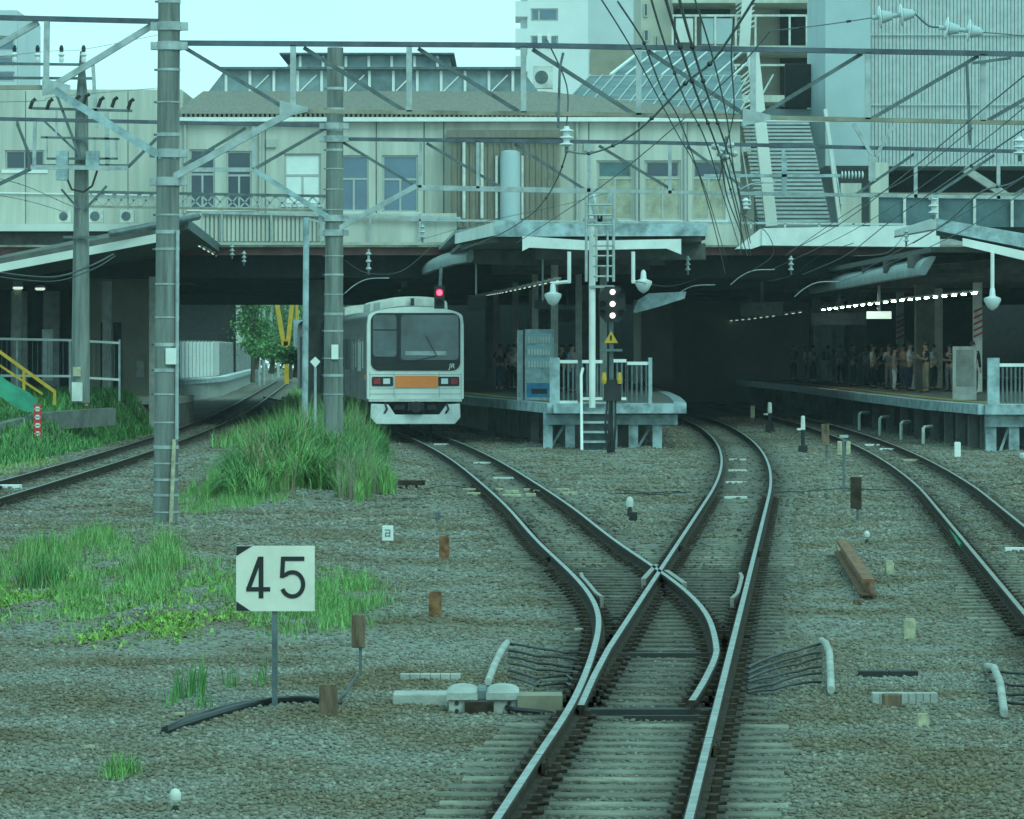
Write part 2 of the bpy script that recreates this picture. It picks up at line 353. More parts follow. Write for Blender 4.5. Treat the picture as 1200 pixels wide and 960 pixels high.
def ground():
    xs = np.concatenate([np.linspace(-280, -45, 16), np.linspace(-40, -13, 60), np.arange(-12.8, 14, .14), np.linspace(14.5, 45, 60), np.linspace(50, 280, 16)])
    ys = np.concatenate([[5, 12], np.geomspace(17, 140, 330), np.geomspace(143, 640, 60)])
    X, Y = np.meshgrid(xs, ys); Z, D = gz(X, Y); n = len(xs)
    V = np.stack([X, Y, Z], -1).reshape(-1, 3)
    i = np.arange(len(ys) - 1)[:, None] * n + np.arange(n - 1)[None]; i = i.ravel()
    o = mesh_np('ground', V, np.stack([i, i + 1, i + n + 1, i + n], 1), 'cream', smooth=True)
    at = o.data.attributes.new('grime_shade', 'FLOAT', 'POINT'); oil = .78 * sm((Y - 40) / 4) * sm((60 - Y) / 7) * sm((X - L1(Y) + .5) / .5) * sm((R2(Y) + .45 - X) / .5); bed = .38 * np.max([sm((.75 - np.abs(X - c(Y))) / .3) * sm((Y - 50) / 10) for c in (C0, C1, C2, C3)], axis=0); oil = np.maximum(oil, bed); at.data.foreach_set('value', np.maximum(np.exp(-(D / .42) ** 2), oil).ravel().astype(np.float32))  # darkens towards each rail: oily dirt plus rail shadow painted in
    m = bpy.data.materials.new('ballast'); m.use_nodes = True; n_ = m.node_tree.nodes; l = m.node_tree.links.new; b = n_['Principled BSDF']; b.inputs['Roughness'].default_value = .95
    b.inputs['Specular IOR Level'].default_value = .2
    g = n_.new('ShaderNodeNewGeometry'); v = n_.new('ShaderNodeTexVoronoi'); v.inputs['Scale'].default_value = 17; l(g.outputs['Position'], v.inputs['Vector'])
    v2 = n_.new('ShaderNodeTexVoronoi'); v2.inputs['Scale'].default_value = 17; v2.feature = 'DISTANCE_TO_EDGE'; l(g.outputs['Position'], v2.inputs['Vector'])
    r = n_.new('ShaderNodeValToRGB'); e = r.color_ramp.elements; e[0].color = (.165, .16, .135, 1); e[1].color = (.29, .285, .24, 1); e.new(.5).color = (.22, .217, .185, 1)
    sx = n_.new('ShaderNodeSeparateColor'); l(v.outputs['Color'], sx.inputs[0]); l(sx.outputs[0], r.inputs['Fac'])
    nz = n_.new('ShaderNodeTexNoise'); nz.inputs['Scale'].default_value = .55; nz.inputs['Detail'].default_value = 6; l(g.outputs['Position'], nz.inputs['Vector'])
    r2 = n_.new('ShaderNodeValToRGB'); e = r2.color_ramp.elements; e[0].position = .36; e[0].color = (.72, .60, .47, 1); e[1].position = .60; e[1].color = (1, 1, 1, 1); l(nz.outputs['Fac'], r2.inputs['Fac'])
    m1 = n_.new('ShaderNodeMix'); m1.data_type = 'RGBA'; m1.blend_type = 'MULTIPLY'; m1.inputs[0].default_value = 1; l(r.outputs['Color'], m1.inputs[6]); l(r2.outputs['Color'], m1.inputs[7])
    a = n_.new('ShaderNodeAttribute'); a.attribute_name = 'grime_shade'
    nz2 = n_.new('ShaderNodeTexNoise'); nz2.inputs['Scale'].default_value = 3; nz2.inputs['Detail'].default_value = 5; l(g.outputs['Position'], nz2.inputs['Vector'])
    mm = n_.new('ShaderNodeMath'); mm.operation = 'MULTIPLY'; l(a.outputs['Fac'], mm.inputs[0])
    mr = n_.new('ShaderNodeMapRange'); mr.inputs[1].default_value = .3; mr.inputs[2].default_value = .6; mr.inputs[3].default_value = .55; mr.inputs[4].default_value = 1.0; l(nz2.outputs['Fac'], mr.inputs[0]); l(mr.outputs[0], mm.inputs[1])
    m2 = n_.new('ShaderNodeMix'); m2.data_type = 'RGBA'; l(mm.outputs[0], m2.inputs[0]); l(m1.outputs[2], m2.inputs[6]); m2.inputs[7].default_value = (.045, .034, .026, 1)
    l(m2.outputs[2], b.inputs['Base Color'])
    bp = n_.new('ShaderNodeBump'); bp.inputs['Strength'].default_value = 1; bp.inputs['Distance'].default_value = .035; l(v2.outputs['Distance'], bp.inputs['Height']); l(bp.outputs['Normal'], b.inputs['Normal'])
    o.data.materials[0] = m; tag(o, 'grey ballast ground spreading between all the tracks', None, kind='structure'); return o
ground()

# loose ballast stones, near part of the ground (nobody could count them)
def stones():
    bm = bmesh.new(); bmesh.ops.create_icosphere(bm, subdivisions=1, radius=1); base = np.array([v.co[:] for v in bm.verts]); fc = np.array([[v.index for v in f.verts] for f in bm.faces]); bm.free()
    N = 175000; u = RNG.random(N); w = RNG.random(N)
    Y = np.where(w < .36, 22.5 + 16 * u ** .9, np.where(w < .66, 36 + 36 * u, 66 + 105 * u ** 1.1)); X = (RNG.random(N) * 2 - 1) * (Y * .123 + .4)
    z, dr = gz(X, Y)
    c2 = X - C2(Y); k = np.mod(Y - 20.3 + .13 + c2 * .0687, .49)
    keep = ~((np.abs(c2) < 1.02) & (k < .25) & (Y < 31.2) & (RNG.random(N) < .985)) & (dr > .075)
    keep &= (X > -11.9) & ~((np.abs(X - C1(Y)) < 1.0) & (Y > 54) & (RNG.random(N) < .75)) & ~((np.abs(c2) < 1.0) & (Y > 54) & (RNG.random(N) < .75)) & (gz(X, Y)[0] < .3)
    keep &= ~((Y > 31) & (Y < 53) & (X > L1(Y) - .5) & (X < R2(Y) + .5) & (RNG.random(N) < .45))
    X, Y, z, dr = X[keep], Y[keep], z[keep], dr[keep]; N = len(X)
    s = (.008 + .017 * RNG.random(N) ** 1.5) * np.clip(Y / 38, 1, 2.1)
    sc = RNG.uniform(.65, 1.25, (N, 3)) * s[:, None]; sc[:, 2] *= .65
    jit = RNG.uniform(.68, 1.30, (N, 12, 1))
    a = RNG.random(N) * 6.283; ca, sa = np.cos(a), np.sin(a); t = RNG.uniform(-.6, .6, N); ct, st = np.cos(t), np.sin(t)
    p = base[None] * jit * sc[:, None, :]
    y1 = p[..., 1] * ct[:, None] - p[..., 2] * st[:, None]; z1 = p[..., 1] * st[:, None] + p[..., 2] * ct[:, None]
    x2 = p[..., 0] * ca[:, None] - y1 * sa[:, None]; y2 = p[..., 0] * sa[:, None] + y1 * ca[:, None]
    V = np.stack([x2 + X[:, None], y2 + Y[:, None], z1 + (z + s * .35)[:, None]], -1).reshape(-1, 3)
    Fq = (fc[None] + (np.arange(N) * 12)[:, None, None]).reshape(-1, 3)
    m = bpy.data.materials.new('ballast stone'); m.use_nodes = True; n = m.node_tree.nodes; l = m.node_tree.links.new; b = n['Principled BSDF']; b.inputs['Roughness'].default_value = .9; b.inputs['Specular IOR Level'].default_value = .25
    g = n.new('ShaderNodeNewGeometry'); r = n.new('ShaderNodeValToRGB'); e = r.color_ramp.elements
    e[0].color = (.165, .16, .135, 1); e[1].color = (.36, .35, .30, 1); e.new(.45).color = (.225, .222, .19, 1); e.new(.85).color = (.26, .252, .21, 1); e.new(.25).color = (.195, .172, .14, 1)
    l(g.outputs['Random Per Island'], r.inputs['Fac'])
    nz = n.new('ShaderNodeTexNoise'); nz.inputs['Scale'].default_value = .55; nz.inputs['Detail'].default_value = 6; l(g.outputs['Position'], nz.inputs['Vector'])
    r2 = n.new('ShaderNodeValToRGB'); q = r2.color_ramp.elements; q[0].position = .36; q[0].color = (.72, .60, .47, 1); q[1].position = .60; q[1].color = (1, 1, 1, 1); l(nz.outputs['Fac'], r2.inputs['Fac'])
    m1 = n.new('ShaderNodeMix'); m1.data_type = 'RGBA'; m1.blend_type = 'MULTIPLY'; m1.inputs[0].default_value = 1; l(r.outputs['Color'], m1.inputs[6]); l(r2.outputs['Color'], m1.inputs[7])
    at_ = n.new('ShaderNodeAttribute'); at_.attribute_name = 'grime_shade'; m2 = n.new('ShaderNodeMix'); m2.data_type = 'RGBA'; l(at_.outputs['Fac'], m2.inputs[0]); l(m1.outputs[2], m2.inputs[6]); m2.inputs[7].default_value = (.05, .038, .03, 1)
    l(m2.outputs[2], b.inputs['Base Color'])
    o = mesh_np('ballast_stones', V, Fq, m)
    at = o.data.attributes.new('grime_shade', 'FLOAT', 'POINT'); at.data.foreach_set('value', np.repeat(np.maximum(.9 * np.exp(-(dr / .40) ** 2), .78 * sm((Y - 40) / 4) * sm((60 - Y) / 7) * sm((X - L1(Y) + .5) / .5) * sm((R2(Y) + .45 - X) / .5)), 12).astype(np.float32))  # same dark band on the stones, dirt and painted rail shadow together
    tag(o, 'loose grey ballast stones covering the ground in front', 'ballast', kind='stuff')
stones()

# ================================================================== TRACKS
RP = [(-.064, -.153), (.064, -.153), (.064, -.14), (.012, -.125), (.012, -.045), (.0325, -.038), (.0325, -.008), (.025, 0), (-.025, 0), (-.0325, -.008), (-.0325, -.038), (-.012, -.045), (-.012, -.125), (-.064, -.14)]
RP = [(a, b * .81) for a, b in RP]
RM = [0, 0, 0, 0, 0, 0, 0, 1, 0, 0, 0, 0, 0, 0]
def rail(f, a, b, parent, top='railtop', lat=lambda d: 0, name='rail', drop=0):
    ds = np.concatenate([np.arange(a, min(b, 70), .5), np.arange(max(a, 70), b, 2.0), [b]])
    MB().sweep(RP, [(float(f(d)) + float(lat(d)), d, -drop * max(0, 1 - (d - a) / 2.5)) for d in ds], RM).build(name, ['rust', top], parent, smooth=True)
def sleepers(cf, ds, parent, w=2.1, m='sleeper', lim=None, z=-.126, fs=()):
    for d in ds:
        if lim: x0, x1 = lim(d)
        else: x0, x1 = float(cf(d)) - w / 2, float(cf(d)) + w / 2
        x0 -= random.uniform(-.08, .06); x1 += random.uniform(-.08, .06); sl = float(cf(d + .5) - cf(d - .5)); hw = .105 if m == 'sleeper' else .10; n = max(8, int((x1 - x0) / .12)); cx = (x0 + x1) / 2
        th = -math.atan(sl) + random.uniform(-.006, .006); c_, s_ = math.cos(th), math.sin(th); mb = MB(); zt = z - random.uniform(0, .006); gr = []
        for k in range(n + 1):
            u = x0 + (x1 - x0) * k / n - cx
            for v, zz in ((-hw, -.34), (-hw, zt - .008), (-hw + .008, zt), (hw - .008, zt), (hw, zt - .008), (hw, -.34)): mb.v.append((cx + u * c_ - v * s_, d + u * s_ + v * c_, zz))
            g = max([math.exp(-((cx + u - float(f(d))) / .27) ** 2) for f in fs] + [0]); gr += [min(1, g * 1.05)] * 6  # sleeper darkening by the rails, part dirt, part painted shadow
        for k in range(n):
            for j in range(5): i = k * 6 + j; mb.f.append((i, i + 6, i + 7, i + 1)); mb.m.append(0)
        mb.f.append(tuple(range(6))); mb.f.append(tuple(n * 6 + j for j in reversed(range(6)))); mb.m += [0, 0]
        o = mb.build('sleeper', m, parent); at = o.data.attributes.new('grime_shade', 'FLOAT', 'POINT'); at.data.foreach_set('value', np.array(gr, np.float32))
def chairs(fs, ds, parent):
    mb = MB()
    for d in ds:
        for f, a, b in fs:
            if a <= d <= b:
                x = float(f(d)); mb.box(x - .17, x + .17, d - .09, d + .09, -.126, -.112)
                for s in (-1, 1): mb.box(x + s * .10 - .03, x + s * .10 + .03, d - .05, d + .05, -.112, -.078)
    o = mb.build('rail_fastenings', 'rust', parent); o['kind'] = 'stuff'
t2 = thing('railway_track', 'main railway track with a turnout, running from the bottom into the dark', 'railway track', (C2(25), 25, -.2))
rail(R2, 18, 300, t2)
rail(L2, 31.6, 300, t2, lat=lambda d: .050 * max(0, 1 - (d - 31.6) / 5.5), drop=.03)
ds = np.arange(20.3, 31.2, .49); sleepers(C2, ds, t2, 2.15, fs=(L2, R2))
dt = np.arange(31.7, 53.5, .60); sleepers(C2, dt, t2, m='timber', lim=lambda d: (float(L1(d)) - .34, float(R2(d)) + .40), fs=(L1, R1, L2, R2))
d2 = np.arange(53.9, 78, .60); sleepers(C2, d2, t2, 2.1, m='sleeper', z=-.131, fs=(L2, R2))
chairs([(R2, 0, 99), (L1, 0, 53), (L2, 32, 99), (R1, 32, 53)], np.concatenate([ds, dt, d2]), t2)
for a, b, f, o in ((44.5, 49.8, R2, -.075), (44.8, 49.6, L1, .075)):      # check rails beside the crossing
    MB().sweep([(-.02, -.14), (.02, -.14), (.02, .012), (-.02, .012)], [(float(f(d)) + o + (-.05 if o < 0 else .05) * (max(0, abs(d - (a + b) / 2) - 1.6) / 1.2), d, 0) for d in np.arange(a, b, .3)]).build('check_rail', 'railtop2', t2)
MB().sweep([(-.025, -.15), (.025, -.15), (.03, 0), (-.03, 0)], [(float(L2(d)) - .09 - .01 * (52 - d), d, 0) for d in np.arange(48.5, 52, .4)]).build('wing_rail', 'railtop2', t2)
MB().sweep([(-.025, -.15), (.025, -.15), (.03, 0), (-.03, 0)], [(float(R1(d)) + .09, d, 0) for d in np.arange(47.6, 50.6, .4)]).build('wing_rail', 'railtop2', t2)
y = 32.0; MB().box(float(L1(y)) - .1, float(R2(y)) - .03, y - .09, y + .09, -.18, -.09).build('stretcher_bar', 'dark', t2)
MB().box(float(L1(y)) + .35, float(R2(y)) + .12, y - .42, y - .34, -.16, -.11).build('stretcher_bar', 'dark', t2)
for d in (38.0, 43.2): MB().box(float(L1(d)) + .06, float(L2(d)) + .02 if d > 40 else float(R1(d)), d - .04, d + .04, -.15, -.1).build('spacer_bar', 'dark', t2)
for yy in (540, 567, 553, 585):     # small plates lying between the rails
    p = G(864 if yy < 560 else 862, yy, -.15); MB().cbox(p, .42, .20, .05, rz=.03).build('marker_plate', 'dirty_white', t2)
for f, dd in ((R2, 28.6), (L1, 27.4), (R2, 56.0), (L2, 57.5), (L1, 54.6)):      # fishplated joints
    x = float(f(dd)); mb = MB()
    for s_ in (-1, 1):
        mb.box(x + s_ * .030 - .012, x + s_ * .030 + .012, dd - .28, dd + .28, -.098, -.028)
        for k in range(4): mb.box(x + s_ * .052 - .014, x + s_ * .052 + .014, dd - .21 + k * .14 - .02, dd - .21 + k * .14 + .02, -.078, -.046)
    mb.build('fishplate', 'rust', t2); MB().box(x - .026, x + .026, dd - .006, dd + .006, -.006, .0015).build('rail_gap', 'black', t2)
t1 = thing('railway_track', 'branch railway track curving left to the waiting train', 'railway track', (C1(60), 60, -.2))
rail(L1, 18, 240, t1); rail(R1, 31.9, 240, t1, drop=.02)
d1 = np.arange(54.0, 108, .62); sleepers(C1, d1, t1, 2.1, m='sleeper', z=-.131, fs=(L1, R1)); chairs([(L1, 0, 85), (R1, 0, 85)], d1, t1)
for x, yy in ((565, 544), (590, 562), (517, 522)): MB().cbox(G(x, yy, -.15), .42, .2, .05, rz=.05).build('marker_plate', 'dirty_white', t1)
t3 = thing('railway_track', 'right hand railway track curving past the right platform', 'railway track', (C3(50), 50, -.2))
rail(lambda d: C3(d) - .5335, 25, 300, t3, 'railtop2'); rail(lambda d: C3(d) + .5335, 25, 300, t3, 'railtop2')
d3 = np.arange(41.0, 98, .62); sleepers(C3, d3, t3, 2.05, z=-.131, fs=(RAILS[4][0], RAILS[5][0])); chairs([(lambda d: C3(d) - .5335, 0, 80), (lambda d: C3(d) + .5335, 0, 80)], d3, t3)
for x, yy in ((1022, 523), (1040, 528), (1196, 647)): MB().cbox(G(x, yy, -.15), .42, .2, .06, rz=-.05).build('marker_plate', 'white', t3)
MB().cbox(G(1068, 541, -.15), .5, .3, .06).build('marker_plate', 'wood_pale', t3)
t0 = thing('railway_track', 'left railway track passing behind the big concrete pole beside the weedy bank', 'railway track', (C0(80), 80, -.2))
rail(lambda d: C0(d) - .56, 40, 360, t0, 'railtop2'); rail(lambda d: C0(d) + .56, 40, 360, t0, 'railtop2')
d0 = np.arange(74.0, 130, .62); sleepers(C0, d0, t0, 2.1, z=-.133, fs=(RAILS[6][0], RAILS[7][0])); chairs([(lambda d: C0(d) - .56, 0, 110), (lambda d: C0(d) + .56, 0, 110)], d0, t0)
MB().cbox(G(8, 573, -.15), .55, .5, .08).build('marker_plate', 'white', t0)

# ================================================================== PLATFORMS
def platform(name, label, poly, zt, facing, inset, coping=True):
    r = thing(name, label, 'platform', (poly[0][0], poly[0][1], -.4))
    MB().plate(poly, zt - .22, zt).build('deck', 'asphalt', r)
    cx = sum(p[0] for p in poly) / len(poly); cy = sum(p[1] for p in poly) / len(poly)
    if coping:
        mb = MB()
        for a, b in facing:
            mb.sweep([(-.17, -.26), (.17, -.26), (.17, .012), (-.17, .012)], [(*poly[a], zt), (*poly[b], zt)])
        mb.build('edge_coping', 'pblue', r)
    return r
# island platform between the branch and the middle track
Ledge = [(1.15, 118.2), (.15, 126), (-1.15, 135), (-2.7, 150), (-5.0, 175), (-9.6, 220)]
Redge = [(float(C2(d)) - 1.55, d) for d in (220, 190, 165, 150, 135, 125, 118.2)]
isl = platform('island_platform', 'island platform on pale steel legs between the train and the middle track', Ledge + Redge, 1.1, [(i, i + 1) for i in range(12) if i != 5] + [(12, 0)], 1.5)
for x in (642, 668, 718, 742, 770):
    p = P(x, 0, 118.8); MB().box(p.x - .13, p.x + .13, 118.6, 118.9, -.45, .86).build('leg', 'pblue', isl)
for x in (655, 757): MB().bar((P(x - 11, 0, 118.9).x, 118.95, -.2), (P(x + 11, 0, 118.9).x, 118.95, .7), .07).build('brace', 'pblue', isl)
MB().box(1.0, 4.6, 118.5, 118.75, .52, .80).build('cross_beam', 'pblue', isl)
mb = MB()
for a, b in ((630, 800), (560, 630)): pass
for x in (650, 690, 730, 770): mb.box(P(x, 0, 119).x - .28, P(x, 0, 119).x + .28, 118.4, 119.1, -.5, -.30)
mb.each('footing', 'conc_light', isl)
for i in range(5):      # further legs under the left edge
    a = Ledge[i + 1]; MB().box(a[0] + .4, a[0] + .65, a[1], a[1] + .25, -.4, .86).build('leg', 'conc_dark', isl)
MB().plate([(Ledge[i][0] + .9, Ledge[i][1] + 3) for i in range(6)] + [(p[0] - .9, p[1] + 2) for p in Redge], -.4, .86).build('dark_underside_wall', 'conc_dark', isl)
MB().sweep([(-.2, .005), (.2, .005), (.2, .012), (-.2, .012)], [(x + .85, y + .3, 1.1) for x, y in Ledge]).build('tactile_strip', mat('tactile yellow', (.45, .36, .08), .8), isl)
pr = P(783, 478, 118.3); MB().lathe((pr.x, 118.2, .93), [(.16, 0), (.17, .1), (.16, .18)], 12).build('corner_marker', 'red', isl)
# right platform
RL = [(12.85, 116), (12.3, 125), (12.05, 144), (12.0, 180), (11.4, 214), (9.4, 262)]
RP_ = platform('side_platform', 'right hand side platform with waiting passengers', RL + [(30, 262), (30, 116)], 1.1, [(i, i + 1) for i in range(5)] + [(7, 0)], 1)
for x in (1163, 1190, 1218): MB().box(P(x, 0, 116).x - .14, P(x, 0, 116).x + .14, 116.3, 116.6, -.45, .86).build('leg', 'pblue', RP_)
MB().box(12.9, 16, 116.2, 116.5, .5, .82).build('cross_beam', 'pblue', RP_)
MB().bar((P(1172, 0, 116.4).x, 116.5, -.2), (P(1186, 0, 116.4).x, 116.5, .7), .07).build('brace', 'pblue', RP_)
mb = MB()
for i in range(1, 22):
    t = i / 22 * 5; k = min(int(t), 4); f = t - k; a, b = RL[k], RL[k + 1]; x = a[0] + (b[0] - a[0]) * f; yy = a[1] + (b[1] - a[1]) * f
    MB().box(x + .25, x + .5, yy, yy + .25, -.4, .86).build('leg', 'conc_dark', RP_)
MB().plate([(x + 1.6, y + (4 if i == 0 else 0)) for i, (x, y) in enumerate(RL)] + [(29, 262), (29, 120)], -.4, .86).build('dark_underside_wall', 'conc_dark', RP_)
MB().sweep([(-.2, .005), (.2, .005), (.2, .012), (-.2, .012)], [(x + .9, y + .3, 1.1) for x, y in RL]).build('tactile_strip', 'tactile yellow' if False else MATS['tactile yellow'], RP_)
# left platform: long far wall plus the nearer block
LP = [(float(C0(d)) - 2.3, d) for d in (226, 250, 280, 320, 380)]
lpf = platform('side_platform', 'far left platform with a dark retaining face and a white barrier', [(-17.6, 226)] + LP[1:] + [(-40, 380), (-40, 226)], 1.0, [(0, 1), (1, 2), (2, 3), (3, 4)], 1)
MB().plate([(-17.4, 226.2)] + [(x - .15, y) for x, y in LP[1:]] + [(-39, 379), (-39, 226.2)], -.4, .78).build('retaining_face', 'conc_light', lpf)
MB().sweep([(-.2, -.05), (.2, -.05), (.2, .04), (-.2, .04)], [(-17.5, 226.1, 1.0)] + [(x - .1, y, 1.0) for x, y in LP[1:]]).build('pale_coping', 'pwhite', lpf)
bw = thing('barrier_wall', 'long white panel barrier on the far left platform', 'barrier', (LP[0][0] - .9, 226, 1.0))
path = [(-18.2, 226)] + [(x - .6, y) for x, y in LP[1:]]
nn = 46; mbw = MB(); mbp = MB()
pts = []
for i in range(len(path) - 1):
    for k in range(12): t = k / 12; pts.append((path[i][0] + (path[i + 1][0] - path[i][0]) * t, path[i][1] + (path[i + 1][1] - path[i][1]) * t))
for a, b in zip(pts, pts[1:]):
    mbw.k = 0 if a[1] < 262 else 1; mbw.bar((*a, 2.05), (a[0] + (b[0] - a[0]) * .97, a[1] + (b[1] - a[1]) * .97, 2.05), .06, 2.0)
    mbp.box(a[0] - .06, a[0] + .06, a[1] - .05, a[1] + .05, 1.0, 3.12)
mbw.build('panel', ['white', 'conc_dark'], bw); mbp.build('post_row', 'galv', bw)

# ================================================================== STATION BUILDING OVER THE TRACKS
DW = 152.0
def X(x, d=DW): return (x - 600) * d / F
def Z(y, d=DW): return HC - (y - HY) * d / F
st = thing('station_building', 'cream station concourse spanning the tracks with a brown hipped roof', 'station building', (X(540), DW, 5.9))
wins = [(222, 252, 175, 245, 'glass'), (265, 295, 177, 245, 'glass'), (333, 376, 180, 240, 'blind'), (397, 432, 182, 248, 'glass_b'), (448, 490, 182, 249, 'glass_b'),
        (699, 742, 188, 258, 'w'), (755, 798, 188, 258, 'w'), (811, 850, 188, 258, 'w')]
holes = [(X(a), X(b), Z(d), Z(c)) for a, b, c, d, e in wins]
mb = MB(); face_wall(mb, X(206), X(868), 6.2, Z(137), DW, holes)
mb.k = 1
for x in (311, 385, 441, 497, 520, 690, 749, 805, 868): mb.box(X(x) - .02, X(x) + .02, DW - .012, DW - .002, Z(276), Z(143))
mb.k = 0; mb.box(X(206), X(868), DW + .5, 205, 6.2, Z(139)); mb.build('wall', ['cream', 'conc_dark'], st)
for a, b, c, d, e in wins:
    zc, zd = Z(d), Z(c)
    window(st, X(a), X(b), zc, zd, DW + .08, 'blind' if e == 'blind' else 'glass_b' if e == 'glass_b' else MATS.get('curtain') or mat('drawn curtain', (.42, .40, .30), .8) if e == 'w' else 'glass', mull=[(X(a) + X(b)) / 2], trans=[Z(c + (d - c) * (.30 if e == 'w' else .42))])
    if e == 'w': MB().box(X(a) + .12, X(b) - .12, DW + .095, DW + .105, Z(c + 18), Z(c + 3)).build('upper_pane', 'glass' if a > 700 else 'skylight', st)
    MB().box(X(a) - .1, X(b) + .1, DW - .06, DW - .003, zc - .08, zc).build('sill', 'cream2', st)
MB().box(X(203), X(1010), DW - .35, DW - .01, Z(143), Z(138)).build('cornice', 'white', st)
mb = MB()
for x in np.arange(206, 868, 5.6): mb.box(X(x), X(x + 3), DW - .3, DW - .05, Z(137.6), Z(133.5))
mb.build('eave_ribs', 'brownroof', st)
mb = MB()   # hipped roof of brown sheet
a, b = DW - .3, DW + 5
mb.poly((X(204), a, Z(134)), (X(866), a, Z(134)), (X(638, b), b, Z(107, b)), (X(238, b), b, Z(107, b)))
mb.poly((X(204), a, Z(134)), (X(238, b), b, Z(107, b)), (X(238, b), 196, Z(107, b)), (X(204), 204, Z(134)))
mb.poly((X(866), a, Z(134)), (X(866), 204, Z(134)), (X(638, b), 196, Z(107, b)), (X(638, b), b, Z(107, b)))
mb.poly((X(238, b), b, Z(107, b)), (X(638, b), b, Z(107, b)), (X(638, b), 196, Z(107, b)), (X(238, b), 196, Z(107, b)))
rf = mb.build('roof', 'brownroof', st)
# clerestory: band of glazing with white posts, and a smaller band above it
dcl = DW + 7
cl = MB()
def zc(y): return Z(y, dcl)
def xc(x): return X(x, dcl)
cl.prism([(xc(243), zc(109)), (xc(632), zc(109)), (xc(612), zc(82)), (xc(264), zc(82))], dcl, dcl + 14)
cl.prism([(xc(328), zc(81)), (xc(530), zc(81)), (xc(526), zc(62)), (xc(350), zc(62))], dcl + 1.2, dcl + 12)
clo = cl.build('clerestory', 'clerestory', rf)
fr = MB()
for x in list(range(265, 613, 28)): fr.box(xc(x) - .05, xc(x) + .05, dcl - .07, dcl - .004, zc(109), zc(83))
for x in range(350, 530, 27): fr.box(xc(x) - .05, xc(x) + .05, dcl + 1.1, dcl + 1.196, zc(80), zc(63))
for i, x in enumerate(range(265, 590, 28)):
    if i % 2: fr.bar((xc(x + 3), dcl - .03, zc(107)), (xc(x + 22), dcl - .03, zc(88)), .05)
fr.each('glazing_frame', 'white', rf)
mb = MB(); mb.box(xc(258), xc(616), dcl - .3, dcl + 14, zc(82), zc(79)); mb.box(xc(326), xc(532), dcl + .8, dcl + 12.3, zc(62), zc(60)); mb.build('roof_edge', 'galv_dark', rf)
# brown louvred bay with a duct
lv = MB(); lv.box(X(527), X(656), DW - .75, DW - .002, Z(268), Z(160)); lv.k = 1
for x in range(530, 656, 7): lv.box(X(x), X(x + 3), DW - .83, DW - .752, Z(267), Z(165))
lv.build('louver_bay', ['louver', 'brownroof'], st)
MB().box(X(524), X(662), DW - 1.05, DW - .01, Z(163), Z(154)).build('louver_hood', 'brownroof', st)
mb = MB()
for x in (544, 565, 582, 612): mb.tube([(X(x), DW - .95, Z(257)), (X(x), DW - .95, Z(168 if x < 570 else 184))], .06 if x < 570 else .05)
mb.each('drain_pipe', 'dirty_white', st)
MB().lathe((X(598), DW - 1.0, Z(262)), [(.36, 0), (.36, 2.2), (.34, 2.5), (.2, 2.56)], 14).build('duct', 'bluegrey', st, smooth=True)
for x, y0, y1 in ((217, 140, 250), (305, 140, 250), (388, 142, 252), (676, 143, 262), (746, 143, 262), (803, 143, 262)):
    MB().tube([(X(x), DW - .09, Z(y1)), (X(x), DW - .09, Z(y0))], .055, 8).build('drain_pipe', 'frame', st)
for x, y in ((318, 168), (690, 172), (862, 196)): MB().box(X(x) - .18, X(x) + .18, DW - .12, DW - .003, Z(y) - .15, Z(y) + .15).build('wall_vent', 'frame', st)
# deck over the tracks: maroon girder, soffit, parapet, cream band
dk = thing('bridge_deck', 'station bridge deck with a maroon edge girder above the tracks', 'bridge', (0, 150, 5.0))
MB().box(-24, 32, 149.4, 149.75, Z(299, 149.5), Z(289, 149.5)).build('edge_girder', 'redgirder', dk)
mb = MB(); mb.box(-24, 32, 149.1, 149.4, Z(290, 149.5), Z(287.5, 149.5)); mb.build('edge_flange', 'ochre', dk)
MB().box(-24, 40, 149.76, 232, 6.0, 6.19).build('deck_slab', 'conc_dark', dk)
for yb, zb in ((151, 5.15), (158, 5.1), (170, 5.0), (185, 5.0), (205, 5.0), (228, 5.0)): MB().box(-24, 40, yb, yb + .5, zb, 5.99).build('cross_girder', 'dark', dk)
for x, yb in ((371, 153), (371, 200)): MB().box(X(x, yb) - .32, X(x, yb) + .32, yb, yb + .8, -.3, 5.1).build('pier', 'conc_dark', dk)
for xx, yb in ((3.0, 165), (1.2, 190), (15.5, 160), (15, 185), (15, 210), (-1, 215)): MB().box(xx - .35, xx + .35, yb, yb + .7, 1.0, 5.1).build('pier', 'conc_dark', dk)
# white fascia on the right half
mb = MB(); mb.prism([(X(892, 148), Z(268, 148)), (X(1100, 148), Z(264, 148)), (X(1100, 148), Z(290, 148)), (X(892, 148), Z(288, 148))], 147.6, 149.05); mb.prism([(X(862, 148), Z(292, 148)), (X(891.9, 148), Z(268, 148)), (X(891.9, 148), Z(288, 148)), (X(880, 148), Z(292, 148))], 147.7, 149.05); mb.build('fascia', 'pwhite', dk)
# corrugated parapet on the left half with a rail above
pp = MB()
for x in range(237, 386, 5): pp.box(X(x, 149), X(x + 3.2, 149), 148.9, 149.0, Z(283, 149), Z(249, 149))
pp.box(X(236, 149), X(535, 149), 149.0, 149.05, Z(284, 149), Z(250, 149)); pp.build('parapet_sheet', 'cream', dk)
rl = MB(); rl.bar((X(236, 148.8), 148.8, Z(249, 148.8)), (X(540, 148.8), 148.8, Z(256, 148.8)), .09); rl.bar((X(480, 148.8), 148.8, Z(258, 148.8)), (X(1062, 148.8), 148.8, Z(263, 148.8)), .07)
for x in list(range(260, 540, 58)) + [1000, 960, 920, 880]: rl.bar((X(x, 148.8), 148.8, Z(286 if x < 600 else 268, 148.8)), (X(x, 148.8), 148.8, Z(250 if x < 600 else 262, 148.8)), .07)
rl.build('handrail', 'galv', dk)
